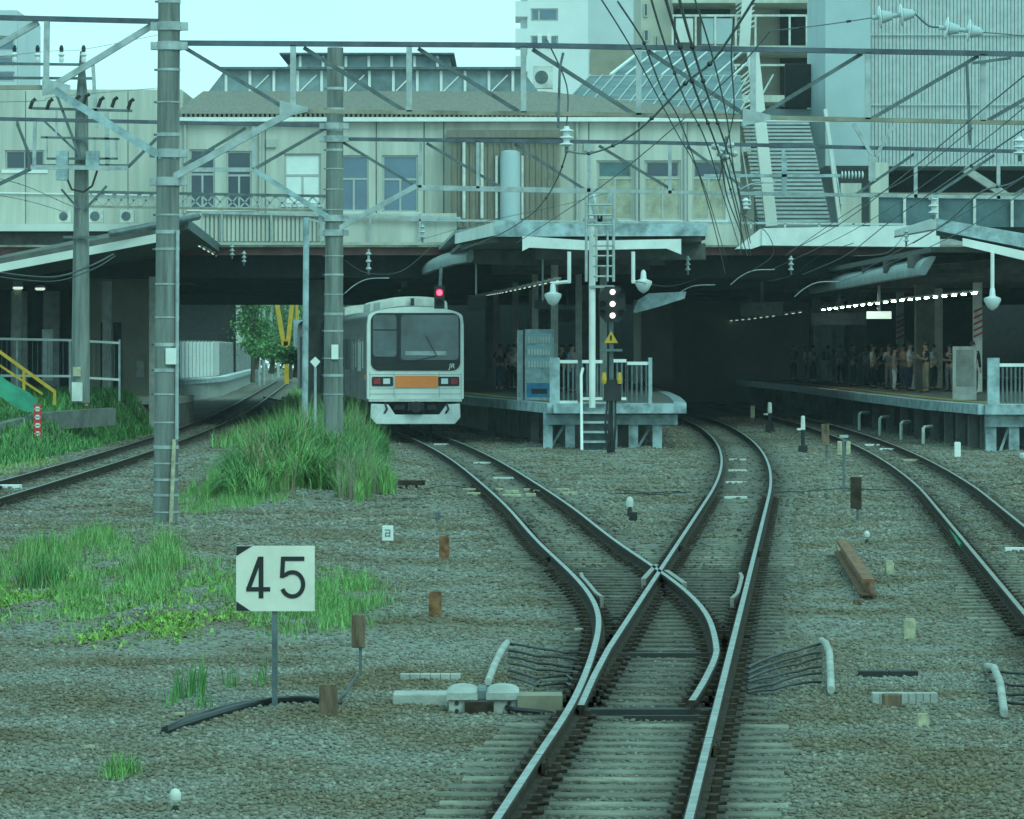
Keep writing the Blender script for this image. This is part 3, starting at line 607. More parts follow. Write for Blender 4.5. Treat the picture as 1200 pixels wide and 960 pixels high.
# back and side walls added to keep the hall under the bridge dark
hw = thing('hall_shade_wall', 'added dark wall keeping the track hall under the station in shade', 'wall', (10, 236, -.3))
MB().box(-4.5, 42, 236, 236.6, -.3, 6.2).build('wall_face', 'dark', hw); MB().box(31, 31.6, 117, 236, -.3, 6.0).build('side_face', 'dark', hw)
for x, y, z_, w_ in ((9.5, 162, 3.9, 1.6), (13.2, 172, 3.6, 2.2), (2.2, 170, 3.7, 1.8)):
    q = thing('hanging_sign', 'dark hanging sign board deep under the station, ' + ('nearest the middle track' if x < 10 and x > 5 else 'over the right platform' if x > 12 else 'over the island platform'), 'sign', (x, y, z_)); MB().box(x - w_ / 2, x + w_ / 2, y, y + .2, z_, z_ + .5).build('case', 'galv_dark', q); MB().box(x - .05, x + .05, y + .05, y + .15, z_ + .5, 5.3).build('hanger', 'galv_dark', q)
# left wing with flat roof
lw = thing('station_wing', 'flat roofed cream station wing behind the small left pole', 'station wing', (X(60, 160), 160, 5))
dl = 160.0; h = [(X(6, dl), X(52, dl), Z(199, dl), Z(176, dl))]
mb = MB(); face_wall(mb, -30, X(214, dl), Z(268, dl), Z(105, dl), dl, h); mb.k = 1
for x in (96, 150, 30): mb.box(X(x, dl) - .015, X(x, dl) + .015, dl - .01, dl - .002, Z(262, dl), Z(107, dl))
mb.k = 0; mb.box(-30, X(214, dl), dl + .4, 200, Z(268, dl), Z(106, dl)); mb.build('wall', ['cream', 'conc_dark'], lw)
window(lw, *h[0], dl + .08, 'glass', mull=[X(29, dl)])
MB().box(X(2, dl), X(56, dl), dl - .05, dl - .003, Z(203, dl), Z(199, dl)).build('sill', 'white', lw)
MB().box(-30, X(213, dl), dl - 2.4, dl - .02, Z(273, dl), Z(265, dl)).build('ledge', 'cream2', lw)
MB().box(-30, X(210, dl), dl - 1.2, dl + 20, Z(330, dl), Z(274, dl)).build('lower_wall', 'conc_dark', lw)
MB().bar((X(0, dl), dl - .08, Z(226, dl)), (X(185, dl), dl - .08, Z(229, dl)), .05).build('conduit', 'white', lw)
def aircon(x0, x1, y0, y1, d, label, group):
    r = thing('air_conditioner', label, 'air conditioner', P((x0 + x1) / 2, y1, d), group)
    a, b = P(x0, y1, d), P(x1, y0, d); MB().box(a.x, b.x, d, d + .35, a.z, b.z).build('casing', 'dirty_white', r, bevel=.02)
    c = P(x0 + (x1 - x0) * .42, (y0 + y1) / 2, d); MB().lathe((c.x, d - .03, c.z), [(.01, 0), ((b.x - a.x) * .33, 0), ((b.x - a.x) * .34, .028)], 16, 'y').build('fan_grille', 'galv_dark', r)
for (x0, x1), lb in zip(((68, 83), (104, 121), (141, 157)), ('left', 'middle', 'right')):
    aircon(x0, x1, 246, 261, 158.5, f'small outdoor unit on the wing ledge, {lb} one of three around the small left pole', 'air conditioners on the wing ledge')
aircon(625, 648, 77, 104, 166, 'large outdoor unit on the roof in front of the white tower', None)
MB().box(X(614, 167), X(662, 167), 166.5, 172, 6.5, Z(112, 167)).build('roof_plinth', 'pwhite', st)
# glass hipped roof to the right
gr = thing('glass_roof', 'sloping glass roof with white glazing bars right of the brown roof', 'glass roof', (X(740, 160), 158, Z(148, 158)))
A, B_, C_, D_ = P(636, 149, 156), P(872, 149, 156), P(868, 88, 172), P(692, 88, 172)
MB().poly(A, B_, C_, D_).poly(D_, C_, C_ + Vector((0, 20, -2)), D_ + Vector((0, 20, -2))).poly(A, D_, D_ + Vector((0, 20, -2)), A + Vector((0, 40, 0))).build('glazing', 'skylight', gr)
gb = MB()
for t in np.linspace(0, 1, 16):
    a = A.lerp(B_, t); c = Vector((a.x + (D_.x - A.x), D_.y, D_.z)); gb.bar(a - Vector((0, .05, 0)), c - Vector((0, .05, 0)), .055)
for t in (.02, .5, .98): gb.bar(A.lerp(D_, t) - Vector((0, .06, 0)), B_.lerp(C_, t) - Vector((0, .06, 0)), .06)
gb.build('glazing_bar', 'frame', gr)
E_, F_, H_, I_ = P(716, 88, 174), P(860, 88, 174), P(860, 60, 180), P(752, 60, 180)
MB().poly(E_, F_, H_, I_).poly(I_, H_, H_ + Vector((0, 12, -3)), I_ + Vector((0, 12, -3))).build('upper_glazing', 'skylight', gr)
gb = MB(); gb.bar(E_, I_, .13); gb.bar(I_, H_, .10)
for t in np.linspace(.12, 1, 7): a = E_.lerp(F_, t); gb.bar(a - Vector((0, .05, 0)), Vector((a.x + I_.x - E_.x, I_.y - .05, I_.z)), .07)
gb.build('upper_glazing_bar', 'white', gr)
# outdoor stair climbing at the right, between white columns
sr = thing('outdoor_stair', 'grey outdoor staircase between two pale columns climbing to the tower', 'staircase', (X(925, 156), 156, 6.2))
n = 27; mb = MB(); mk = MB()
z0, z1 = Z(263, 156), Z(140, 168)
for i in range(n):
    zz = z0 + (z1 - z0) * i / n; yy = 156 + 12 * i / n; hh = (z1 - z0) / n
    mb.box(X(888, 156) + .05 * i * .3, X(974, 156), yy, yy + 12 / n + .02, zz - .6, zz + hh * .5); mk.box(X(889, 156), X(973, 156), yy - .05, yy + .1, zz + hh * .5, zz + hh)
mb.build('flight', mat('weathered tread', (.24, .27, .27), .8, var=.35, scale=.8, stretch=(.5, 1, 6)), sr); mk.build('nosing', 'slat', sr)
MB().bar(P(904, 265, 155.5), P(882, 60, 155.5), .42, .5, up=(0, 1, 0)).build('column', 'cream2', sr)
MB().bar(P(985, 268, 155.5), P(967, 128, 155.5), .12, .4, up=(0, 1, 0)).build('column', 'cream2', sr)
MB().box(X(985, 157), X(1009, 157), 156.8, 157.4, 6.2, Z(215, 157)).build('pier', 'cream', sr)
for k, (x, yy) in enumerate(((880, 262), (986, 262))):
    mb = MB(); mb.bar(P(x, 240, 155.2), P(x - 18, 128, 167), .05); mb.build('handrail', 'galv', sr)
# grey louvred tower
lt = thing('louvered_tower', 'blue grey tower with vertical metal louvers at the right edge', 'tower', (X(1120, 172), 172, 6.2))
d = 172.0; tz0, tz1 = Z(195, d), Z(-160, d)
MB().box(X(966, d), X(1019, d), d - .6, d + 10, tz0, tz1).build('pillar', 'bluegrey', lt)
MB().box(X(1019, d) + .01, X(1330, d), d + .16, d + 10, tz0, tz1).build('core_wall', 'slat', lt)
MB().box(X(960, 178), X(1039, 178), 178, 186, 6.2, tz0).build('inner_wall', 'bluegrey', lt)
mb = MB()
for x in np.arange(1021, 1330, 4.2): mb.box(X(x, d), X(x + 3.5, d), d - .05, d + .10, tz0, tz1)
mb.build('louver', 'slat', lt)
mb = MB()
for yy in (40, 122, 193): mb.box(X(1019, d), X(1330, d), d - .16, d - .125, Z(yy + 1.6, d), Z(yy, d))
mb.each('louver_frame', 'slat', lt)
MB().box(X(1019, 169), X(1040, 169), 168.5, 169.3, 6.2, tz0).build('column', 'cream', lt)
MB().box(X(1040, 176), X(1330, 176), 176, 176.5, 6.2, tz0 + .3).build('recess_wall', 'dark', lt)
MB().bar(P(1130, 198, 171), P(1195, 240, 171), .5, .3).build('brace', 'conc_light', lt)
# balcony below the tower: glass balustrade
bl = thing('balcony', 'balcony with tinted glass balustrade under the louvered tower', 'balcony', (X(1110, 154), 154, 6.2))
MB().box(X(1000, 154), X(1330, 154), 154, 168, 6.195, 6.6).build('floor_slab', 'conc_light', bl)
MB().box(X(1030, 154), X(1330, 154), 154.1, 154.16, Z(266, 154), Z(230, 154)).build('glass_panel', 'skylight', bl)
mb = MB(); mb.box(X(1000, 154), X(1330, 154), 153.95, 154.08, Z(231, 154), Z(226, 154)); mb.build('top_rail', 'ochre', bl)
mb = MB()
for x in (1060, 1098, 1142, 1186): mb.box(X(x, 154) - .05, X(x, 154) + .05, 153.94, 154.09, Z(266, 154), Z(231, 154))
mb.each('post', 'dirty_white', bl)

# ================================================================== BUILDINGS BEHIND
def tower(label, x0, x1, ytop, d, depth, m, xs=None, ms=None, wins=(), notch=False, name='apartment_tower'):
    r = thing(name, label, 'building', P((x0 + x1) / 2, HY, d))
    hs = [(X(a, d), X(b, d), Z(y1, d), Z(y0, d)) for a, b, y0, y1 in wins]
    mb = MB(); face_wall(mb, X(x0, d), X(x1, d), -.3, Z(ytop, d), d, hs, .3); mb.box(X(x0, d), X(x1, d), d + .5, d + depth, -.3, Z(ytop, d)); mb.build('wall', m, r)
    for q in hs: window(r, *q, d + .12, 'glass_b', fw=.12, mull=[q[0] + (q[1] - q[0]) * .3])
    return r
tw = tower('white apartment tower rising behind the brown roof', 618, 689, -160, 330, 12, 'tower', wins=[(622, 654, 10, 25), (622, 654, 42, 55), (622, 654, -25, -10)])
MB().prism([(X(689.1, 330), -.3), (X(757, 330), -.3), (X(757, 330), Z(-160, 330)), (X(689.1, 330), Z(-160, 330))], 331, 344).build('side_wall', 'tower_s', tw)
mb = MB()
for k in range(6): mb.box(X(604, 330), X(618, 330), 329.5, 336, Z(20 + k * 32 - 64, 330), Z(2 + k * 32 - 64, 330))
mb.box(X(610, 330), X(618, 330), 331, 337, -.3, Z(-160, 330)); mb.build('balcony_stack', 'tower', tw)
mb = MB()
for k in range(2): mb.box(X(630 + k * 11, 330), X(635 + k * 11, 330), 329.8, 330.1, Z(55, 330), Z(42, 330))
mb.build('window_mullion', 'white', tw)
MB().box(X(692, 300), X(760, 300), 300, 304, -.3, Z(58, 300)).build('brown_block', 'louver', tw)
far = tower('grey office block far behind the left truss', -120, 20, 12, 300, 15, 'tower_s', wins=[(-30, 17, 42, 60), (-30, 17, 84, 96), (-30, 17, 66, 78)], name='office_block')
# beige apartment block with balconies
ab = thing('apartment_block', 'beige apartment block with open balconies behind the wires', 'building', (X(860, 210), 210, 0))
d = 210.0
hs = [(X(776, d), X(781, d), Z(14, d), Z(4, d)), (X(777, d), X(782, d), Z(48, d), Z(34, d))]
mb = MB(); mb.box(X(752, d), X(790, d), d + 1, d + 14, 0, Z(-150, d)); mb.box(X(790.1, d), X(990, d), d + 4, d + 14, 0, Z(-150, d)); mb.build('wall', 'beige', ab)
for a, b, y0, y1 in ((755, 760, 2, 18), (755, 761, 33, 47), (768, 772, 40, 60)): window(ab, X(a, d), X(b, d), Z(y1, d), Z(y0, d), d + .9, 'glass', fw=.05)
for k, yy in enumerate((-58, 0, 58, 116)):
    MB().box(X(788, d), X(990, d), d - .3, d + 3.9, Z(yy + 62, d), Z(yy + 54, d)).build('balcony_slab', 'cream', ab)
    f = MB(); f.box(X(788, d), X(990, d), d - .28, d - .2, Z(yy + 20, d), Z(yy + 17.5, d))
    for x in (788, 815, 838, 862, 885, 925, 945, 988): f.box(X(x, d) - .05, X(x, d) + .05, d - .27, d - .21, Z(yy + 54, d), Z(yy + 20, d))
    f.build('balcony_rail', 'dirty_white', ab)
    MB().box(X(822, d), X(858, d), d - .2, d - .14, Z(yy + 52, d), Z(yy + 22, d)).build('balcony_panel', 'bluegrey', ab)
    MB().box(X(792, d), X(812, d), d - .2, d - .14, Z(yy + 50, d), Z(yy + 22, d)).build('balcony_panel', 'cream2', ab)
    MB().box(X(920, d), X(968, d), d + 3.7, d + 3.98, Z(yy + 50, d), Z(yy - 2, d)).build('dark_opening', 'dark', ab)
    MB().box(X(795, d), X(860, d), d + 3.7, d + 3.98, Z(yy + 15, d), Z(yy - 3, d)).build('dark_opening', 'glass', ab)
MB().box(X(885, 180), X(966, 180), 180, 181, 6, Z(128, 180)).build('stair_landing', 'bluegrey', ab)
mb = MB(); mb.box(X(921, 179), X(966, 179), 179.6, 179.9, Z(125, 179), Z(74, 179)); mb.build('dark_bay', 'dark', ab)
for i in range(2):      # slanted stair railing
    mb = MB()
    for k in range(8): mb.bar(P(862 + k * .4, 96 + k * 5 - i * 90, 205), P(884, 78 + k * 6 - i * 90, 205), .07)
    mb.build('stair_railing', 'dirty_white', ab)
MB().bar(P(872, 60, 204), P(880, -70, 204), .5, .4, up=(0, 1, 0)).build('column', 'cream2', ab)

# ================================================================== CANOPIES
def light_strip(label, pts, lamp='tube'):
    r = thing('strip_light', label, 'light', pts[0], 'lit strip lights under the canopies')
    mb = MB(); hb = MB()
    for a, b in zip(pts, pts[1:]):
        a, b = Vector(a), Vector(b); n = max(1, int((b - a).length / 2.4))
        for k in range(n):
            q = a.lerp(b, (k + .1) / n); w = a.lerp(b, (k + .48) / n); mb.bar(q, w, .024); hb.bar(q + Vector((0, 0, .075)), w + Vector((0, 0, .075)), .16, .06)
    mb.each('lit_tube', lamp, r); hb.each('lamp_housing', 'dirty_white', r)
    return r
def lamp_post(x, y0, y1, yl, d, side, label):
    r = thing('hanging_lamp', label, 'hanging lamp', P(x, y0, d), 'hanging lamps at the canopy ends')
    mb = MB(); a = P(x, y0, d); b = P(x, y1, d); c = P(x + side, y1, d); mb.tube([a, b], .055)
    if side: mb.tube([b - Vector((math.copysign(.05, side), 0, -.05)), c], .05)
    mb.build('bracket', 'pwhite', r)
    e = P(x + side, yl, d); MB().lathe(e, [(.02, .38), (.07, .32), (.09, .12), (.24, .06), (.24, -.02), (.14, -.2), (.03, -.28)], 14).build('lamp_shade', 'insul', r, smooth=True)
# island canopy
ic = thing('platform_canopy', 'pale canopy over the island platform with a white beam at its end', 'canopy', (2.5, 121, 1.1))
d = 121.0
pl = [(P(580, 0, d).x, 120.9), (P(828, 0, d).x, 120.9), (P(828, 0, d).x + .6, 135), (5.3, 160), (4.2, 200), (-6, 200), (-3.2, 165), (P(533, 0, 128).x, 128)]
MB().plate(pl, P(0, 266, d).z, P(0, 262, d).z).build('roof_sheet', 'canopy', ic)
MB().prism([(P(580, 0, d).x, P(0, 278, d).z), (P(828, 0, d).x, P(0, 277, d).z), (P(828, 0, d).x, P(0, 262, d).z), (P(700, 0, d).x, P(0, 263.5, d).z), (P(580, 0, d).x, P(0, 259.5, d).z)], 120.55, 120.88).build('end_fascia', 'pblue', ic)
MB().hexa([P(533, 286, 128), P(579.8, 276, 120.6), P(579.8, 276, 121), P(533, 286, 128.5), P(533, 274, 128), P(579.8, 260, 120.6), P(579.8, 260, 121), P(533, 274, 128.5)]).build('side_fascia', 'pwhite', ic)
MB().prism([(P(x, 0, d).x, P(0, y, d).z) for x, y in ((612, 295), (620, 291), (688, 294), (780, 292), (797, 299), (797, 281), (690, 283), (612, 277.5))], 120.2, 120.5).build('end_beam', 'pwhite', ic)
zu = P(0, 282, d).z
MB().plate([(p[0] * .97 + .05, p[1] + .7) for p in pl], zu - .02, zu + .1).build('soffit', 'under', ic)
mb = MB()
for k in range(9):
    yy = 123 + k * 8; xc_ = float((C1(yy) + C2(yy)) / 2) + (.2 if k else .9); mb.box(xc_ - 2.3, xc_ + 2.6, yy - .08, yy + .08, zu - .5, zu - .03)
mb.each('rafter', 'under', ic)
for k in range(1, 9, 2):
    yy = 123 + k * 8
    for s in (-.6, .9):
        xc_ = float((C1(yy) + C2(yy)) / 2) + s; m_ = MB(); m_.box(xc_ - .11, xc_ + .11, yy - .11, yy + .11, 1.1, zu - .5); m_.k = 1
        m_.build('column', 'conc_light', ic)
# lower curved canopy edge running away beside the train
gut = [P(551, 297, 131), P(535, 300, 136), P(510, 308, 145), P(488, 318, 156), P(475, 328, 167), P(470, 336, 176)]
GP = [(-.10, -.26), (.04, -.28), (.30, .16), (.34, .26), (.18, .26), (-.02, .12), (-.12, -.08)]
MB().sweep(GP, gut).build('curved_gutter', 'canopy', ic, smooth=True)
mb = MB()
for a, b in zip(gut, gut[1:]): mb.poly(a, b, b + Vector((4.2, 0, .3)), a + Vector((3.0, 0, .5)))
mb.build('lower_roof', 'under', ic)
MB().box(P(555, 0, 131).x, P(555, 0, 131).x + 5, 131, 131.15, P(0, 310, 131).z, P(0, 290, 131).z).build('tie_beam', 'under', ic)
light_strip('lit strip of lamps along the left side of the island canopy', [P(655, 329, 123), P(590, 343, 150), P(560, 348, 180)], 'dimtube')
lamp_post(667, 295, 332, 347, 120, -19, 'hanging lamp left of the ladder mast at the island canopy end')
lamp_post(742, 295, 332, 332, 120, 12, 'hanging lamp right of the ladder mast at the island canopy end')
sg = thing('canopy_panel', 'crumpled pale panel hanging right of the signal under the island canopy', 'panel', P(770, 352, 124))
MB().prism([(P(x, 0, 124).x, P(0, y, 124).z) for x, y in ((742, 366), (747, 352), (760, 344), (804, 342), (802, 350), (770, 360), (745, 367))], 123.8, 124.3).build('sheet', 'pblue', sg)
# right canopy
rc = thing('platform_canopy', 'pale canopy over the right platform with an upturned roof end', 'canopy', (15, 119, 1.1))
d = 119.0
A = [P(1097, 257, d), P(1330, 300, d)]
MB().hexa([P(1097, 270, d), P(1330, 316, d), P(1330, 330, 126), P(1097, 276, 126), P(1097, 256, d), P(1330, 296, d), P(1330, 300, 126), P(1097, 266, 126)]).build('end_fascia', 'pblue', rc)
MB().hexa([P(1048, 277, 124), P(1097, 268, 118.9), P(1097, 270, 119.3), P(1048, 279, 124.4), P(1048, 270, 124), P(1096, 255, 118.9), P(1096, 255, 119.3), P(1048, 270, 124.4)]).build('side_fascia', 'pwhite', rc)
MB().hexa([P(1128, 288, d), P(1330, 336, d), P(1330, 336, d + .4), P(1128, 288, d + .4), P(1128, 279, d), P(1330, 322, d), P(1330, 322, d + .4), P(1128, 279, d + .4)]).build('end_beam', 'pwhite', rc)
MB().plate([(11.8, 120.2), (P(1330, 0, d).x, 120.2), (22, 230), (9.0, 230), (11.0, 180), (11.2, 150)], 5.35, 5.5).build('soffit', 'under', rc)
mb = MB()
for k in range(13): yy = 123 + k * 8; mb.box(11.4, 20, yy - .08, yy + .08, 4.95, 5.34)
mb.each('rafter', 'under', rc)
g2 = [P(1083, 311, 121), P(1040, 319, 132), P(1000, 327, 142), P(970, 332, 152), P(951, 336, 160)]
MB().sweep(GP, g2).build('curved_gutter', 'canopy', rc, smooth=True)
mb = MB()
for a, b in zip(g2, g2[1:]): mb.poly(a, b, b + Vector((3.4, 0, .3)), a + Vector((3.4, 0, .3)))
mb.build('lower_roof', 'under', rc)
for k, x in enumerate((958, 985, 1008, 1055, 1100, 1146)):
    d_ = (200, 196, 187, 177, 166, 152)[k]; p = P(x, 0, d_); m_ = MB(); m_.box(p.x - .155, p.x + .155, d_, d_ + .3, 1.1, 5.0); c = m_.build('column', 'dirty_white', rc)
    if k in (2, 3, 5):
        w = MB()
        for j in range(5): w.hexa([(p.x - .155, d_ - .012, 3.02 + j * .22), (p.x + .155, d_ - .012, 3.17 + j * .22), (p.x + .155, d_ - .003, 3.17 + j * .22), (p.x - .155, d_ - .003, 3.02 + j * .22), (p.x - .155, d_ - .012, 3.10 + j * .22), (p.x + .155, d_ - .012, 3.25 + j * .22), (p.x + .155, d_ - .003, 3.25 + j * .22), (p.x - .155, d_ - .003, 3.10 + j * .22)])
        w.build('warning_stripes', 'red', c)
light_strip('lit strip of lamps over the passengers on the right platform', [P(1145, 344, 122), P(1060, 352, 142), P(960, 364, 172)])
light_strip('faint lit strip of lamps deep inside the right hall', [P(940, 366, 186), P(880, 374, 206), P(845, 377, 218)], 'dimtube')
lamp_post(1163, 296, 344, 352, 119, 0, 'hanging lamp under the right canopy end')
# walls, door and kiosk at the back of the right platform
kw = thing('kiosk_wall', 'pale stair enclosure behind the passengers on the right platform', 'enclosure', (16.5, 203, 1.1))
MB().box(15.2, 15.5, 203, 226, 1.1, 4.8).build('side_wall', 'pblue', kw); MB().box(15.51, 22, 203.1, 203.4, 1.1, 4.9).build('end_wall', 'dark', kw); MB().box(17, 18.2, 203.04, 203.095, 1.15, 3.3).build('door', 'dark', kw)
MB().box(13.15, 14.05, 158.0, 158.2, 3.75, 4.02).build('lit_board', 'dimtube', kw)
MB().box(13.55, 13.65, 158.05, 158.15, 4.03, 5.3).build('board_hanger', 'galv', kw)
vm2 = thing('poster_stand', 'pale poster board standing at the right end of the side platform', 'board', P(1124, 455, 128)); a = P(1117, 462, 128); MB().box(a.x, a.x + .7, 128, 128.2, 1.1, 2.7).build('board', 'dirty_white', vm2); MB().box(a.x + .08, a.x + .62, 127.98, 127.995, 1.5, 2.6).build('poster', 'conc_light', vm2)
# left canopy with pitched end
lc = thing('platform_canopy', 'dark canopy over the left platform with a pale sloping end fascia', 'canopy', (-13, 124, 1))
MB().hexa([P(-160, 349, 122), P(184, 284, 122), P(184, 284, 122.3), P(-160, 349, 122.3), P(-160, 340, 122), P(184, 274, 122), P(184, 274, 122.3), P(-160, 340, 122.3)]).build('end_fascia', 'cream2', lc)
e = [P(216, 262, 126), P(240, 280, 140), P(262, 297, 156), P(285, 317, 176), P(300, 329, 196)]
mb = MB(); bk = [P(-160, 341, 122.2), P(-160, 350, 140), P(-120, 352, 156), P(-60, 354, 176), P(-20, 356, 196)]
e2 = [P(184, 275, 122.2)] + e; b2 = [P(-160, 341, 122.2)] + bk
for i in range(len(e2) - 1):
    mb.poly(e2[i], e2[i + 1], b2[i + 1], b2[i]); 
o = mb.build('roof_sheet', 'under', lc); so = o.modifiers.new('thickness', 'SOLIDIFY'); so.thickness = .18
mb = MB(); mb.tube([P(128, 274, 121.5), P(180, 264, 122), P(232, 254, 127)], .1); mb.build('ridge_cap', 'galv_dark', lc)
mb = MB()
for a, b in zip(e, e[1:]): mb.bar(a, b, .22, .3)
mb.build('eave_edge', 'galv_dark', lc)
for x, dd in ((125, 150), (180, 140), (20, 150), (60, 170)): p = P(x, 0, dd); MB().box(p.x - .15, p.x + .15, dd, dd + .3, -.2 if x > 150 else .8, 5).build('column', 'conc_light', lc)
light_strip('row of small lit lamps along the left canopy eave', [P(232, 288, 140) , P(262, 305, 156), P(295, 327, 190)], 'dimtube')
lbx = thing('platform_building', 'dim grey platform building with doors under the left canopy', 'platform building', (-14, 150, 0))
a, b = X(95, 156), X(190, 156); MB().box(a, b, 156, 158, .2, 5.2).build('wall', 'louver', lbx)
for x0, x1 in ((118, 128), (133, 142)): MB().box(X(x0, 156), X(x1, 156), 155.95, 155.995, .9, 3.6).build('dark_door', 'dark', lbx)
MB().box(X(152, 156), X(178, 156), 155.94, 155.99, .9, 3.4).build('sliding_door', 'louver', lbx); MB().box(X(160, 156), X(169, 156), 155.9, 155.935, 1.6, 2.2).build('notice', 'conc_light', lbx)
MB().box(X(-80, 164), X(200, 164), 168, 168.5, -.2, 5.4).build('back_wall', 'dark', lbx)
MB().box(X(140, 150), X(212, 150), 147, 156, .72, .95).build('step_slab', 'conc_light', lbx); MB().box(X(60, 150), X(212, 150), 147.5, 156, -.3, .715).build('step_base', 'conc_dark', lbx)
for x, y0, y1 in ((22, 352, 418), (60, 352, 425)): p = P(x, 0, 160); MB().box(p.x - .3, p.x + .3, 160, 160.4, .9, 4.8).build('column', 'conc_light', lbx)
for (x, y), lb in zip(((21, 338), (47, 339)), ('left', 'right')):
    r = thing('ceiling_lamp', f'lit ceiling lamp under the left canopy, {lb} one of two', 'ceiling lamp', P(x, y, 150), 'ceiling lamps under the left canopy'); p = P(x, y, 150)
    MB().lathe(p, [(.05, .14), (.2, .1), (.2, .05)], 12).build('housing', 'galv', r); MB().lathe(p, [(.16, .048), (.19, 0), (.12, -.04)], 12).build('lit_bowl', 'dimtube', r)

# ================================================================== POLES AND GANTRIES
def round_pole(r, x0, y0, x1, d, r0, r1, base, bandy, m='concrete', top=9.6):
    b = Vector((P(x0, 0, d).x, d, base)); t = Vector((P(x1, 0, d).x, d, top)); MB().tube([b.lerp(t, k / 6) for k in range(7)], [r0 + (r1 - r0) * k / 6 for k in range(7)], 24).build('pole', m, r, smooth=True)
    mb = MB(); q = MB()
    for yb in bandy:
        z = P(0, yb, d).z; f = (z - base) / (top - base); c = b.lerp(t, f); rr = r0 + (r1 - r0) * f
        hh = .012 + .008 * (int(yb) % 3); mb.lathe(c, [(rr + .002, -hh), (rr + .009, -hh), (rr + .009, hh), (rr + .002, hh)], 24)
        if int(yb) % 2 == 0: q.box(c.x - rr - .05, c.x - rr - .005, d - .02, d + .02, c.z - .015, c.z + .015)
    mb.each('band', 'galv', r); q.each('step_bolt', 'galv_dark', r)
    return b, t
def segs(parent, name, m, d, L_, wpx, depth=.1, up=(0, 1, 0)):
    o = MB()
    for a in L_:
        mb = o if name == 'lattice' else MB()
        p, q = P(a[0], a[1], d), P(a[2], a[3], d); w = (a[4] if len(a) > 4 else wpx) * d / F; mb.bar(p, q, w, depth, up=up)
        if name != 'lattice': mb.build(name, m, parent)
    if name == 'lattice': o.build(name, m, parent)
def collar(r, x, ys, d, rr):
    for yv in ys:
        c = P(x, yv, d); mb = MB(); mb.lathe(c, [(rr + .003, -.07), (rr + .03, -.065), (rr + .03, .065), (rr + .003, .07)], 24)
        for s in (-1, 1): mb.cbox(c + Vector((s * (rr + .06), 0, -.06)), .12, .16, .12)
        mb.build('clamp_collar', 'galv', r)
d = 66.9
g1 = thing('catenary_gantry', 'nearest catenary gantry on the big concrete pole left of the grass', 'catenary gantry', (P(194, 0, d).x, d, -.2))
round_pole(g1, 194, 617, 199, d, .195, .168, -.35, [2, 82, 120, 158, 252, 272, 292, 333, 372, 404, 434, 462, 495, 524, 543, 562, 580, 600])
collar(g1, 198.5, (31, 54), d, .17); collar(g1, 197.5, (180, 213), d, .175)
segs(g1, 'top_chord', 'chord', d, [(-120, 18, 197, 25.5, 6), (199, 50.5, 600, 53, 6), (600, 53, 1340, 66, 6)], 6)
segs(g1, 'bottom_chord', 'ochre', d, [(340, 130.5, 700, 134, 5), (700, 134, 1340, 147, 5), (-120, 103, 62, 102.5, 5)], 5)
V = [(343.5, 53, 343.5, 130), (479.5, 54, 479.5, 131), (613.5, 55, 613.5, 132), (748.5, 57, 748.5, 135), (882.5, 60, 882.5, 138), (1017, 62, 1017, 140), (1152, 64, 1152, 142), (1287, 67, 1287, 146), (55, 25, 54, 102), (-80, 21, -80, 102)]
segs(g1, 'vertical', 'galv', d, V, 6.5)
segs(g1, 'diagonal', 'galv_dark', d + .08, [(213, 54, 336, 128), (356, 56, 474, 130), (490, 57, 608, 131), (624, 58, 743, 134), (759, 60, 877, 137), (888, 137, 1010, 63), (1022, 139, 1146, 66), (1158, 141, 1282, 69)], 4.5)
segs(g1, 'diagonal', 'galv', d + .08, [(-40, 75, 45, 26, 7), (62, 101, 180, 29, 7)], 7)
segs(g1, 'knee_brace', 'galv', d - .1, [(188, 216, 342, 131, 8)], 8); segs(g1, 'knee_brace', 'pblue', d - .1, [(64, 106, 186, 182, 9), (186, 182, 206, 182, 9)], 9)
mb = MB()
for x, yy in ((340, 130), (62, 104), (882, 139)): c = P(x, yy, d); mb.prism([(c.x - .16, c.z - .12), (c.x + .28, c.z - .02), (c.x + .28, c.z + .05), (c.x - .16, c.z + .16)], d - .09, d - .06)
mb.each('gusset_plate', 'galv', g1)
MB().tube([P(208, 270, d - .15), P(207, 515, d - .15)], .03, 8).build('cable_conduit', 'galv', g1); MB().tube([P(204, 515, d - .22), P(200, 616, d - .22)], .032, 8).build('cable_guard', 'wood_pale', g1)
MB().box(P(195.5, 0, d).x, P(208, 0, d).x, d - .24, d - .2, P(0, 427, d).z, P(0, 408, d).z).build('number_tag', 'white', g1)
rp = MB(); rp.tube([(P(1340, 0, d).x, d, -.3), (P(1338, 0, d).x, d, 9.4)], [.2, .17], 20); rp.build('pole', 'concrete', g1, smooth=True)
segs(g1, 'drop_tube', 'galv_dark', d - .05, [(660, 62, 656, 80, 3), (656, 80, 654, 150, 3), (1133, 75, 1137, 170, 3), (1185, 68, 1140, 74, 3)], 3)
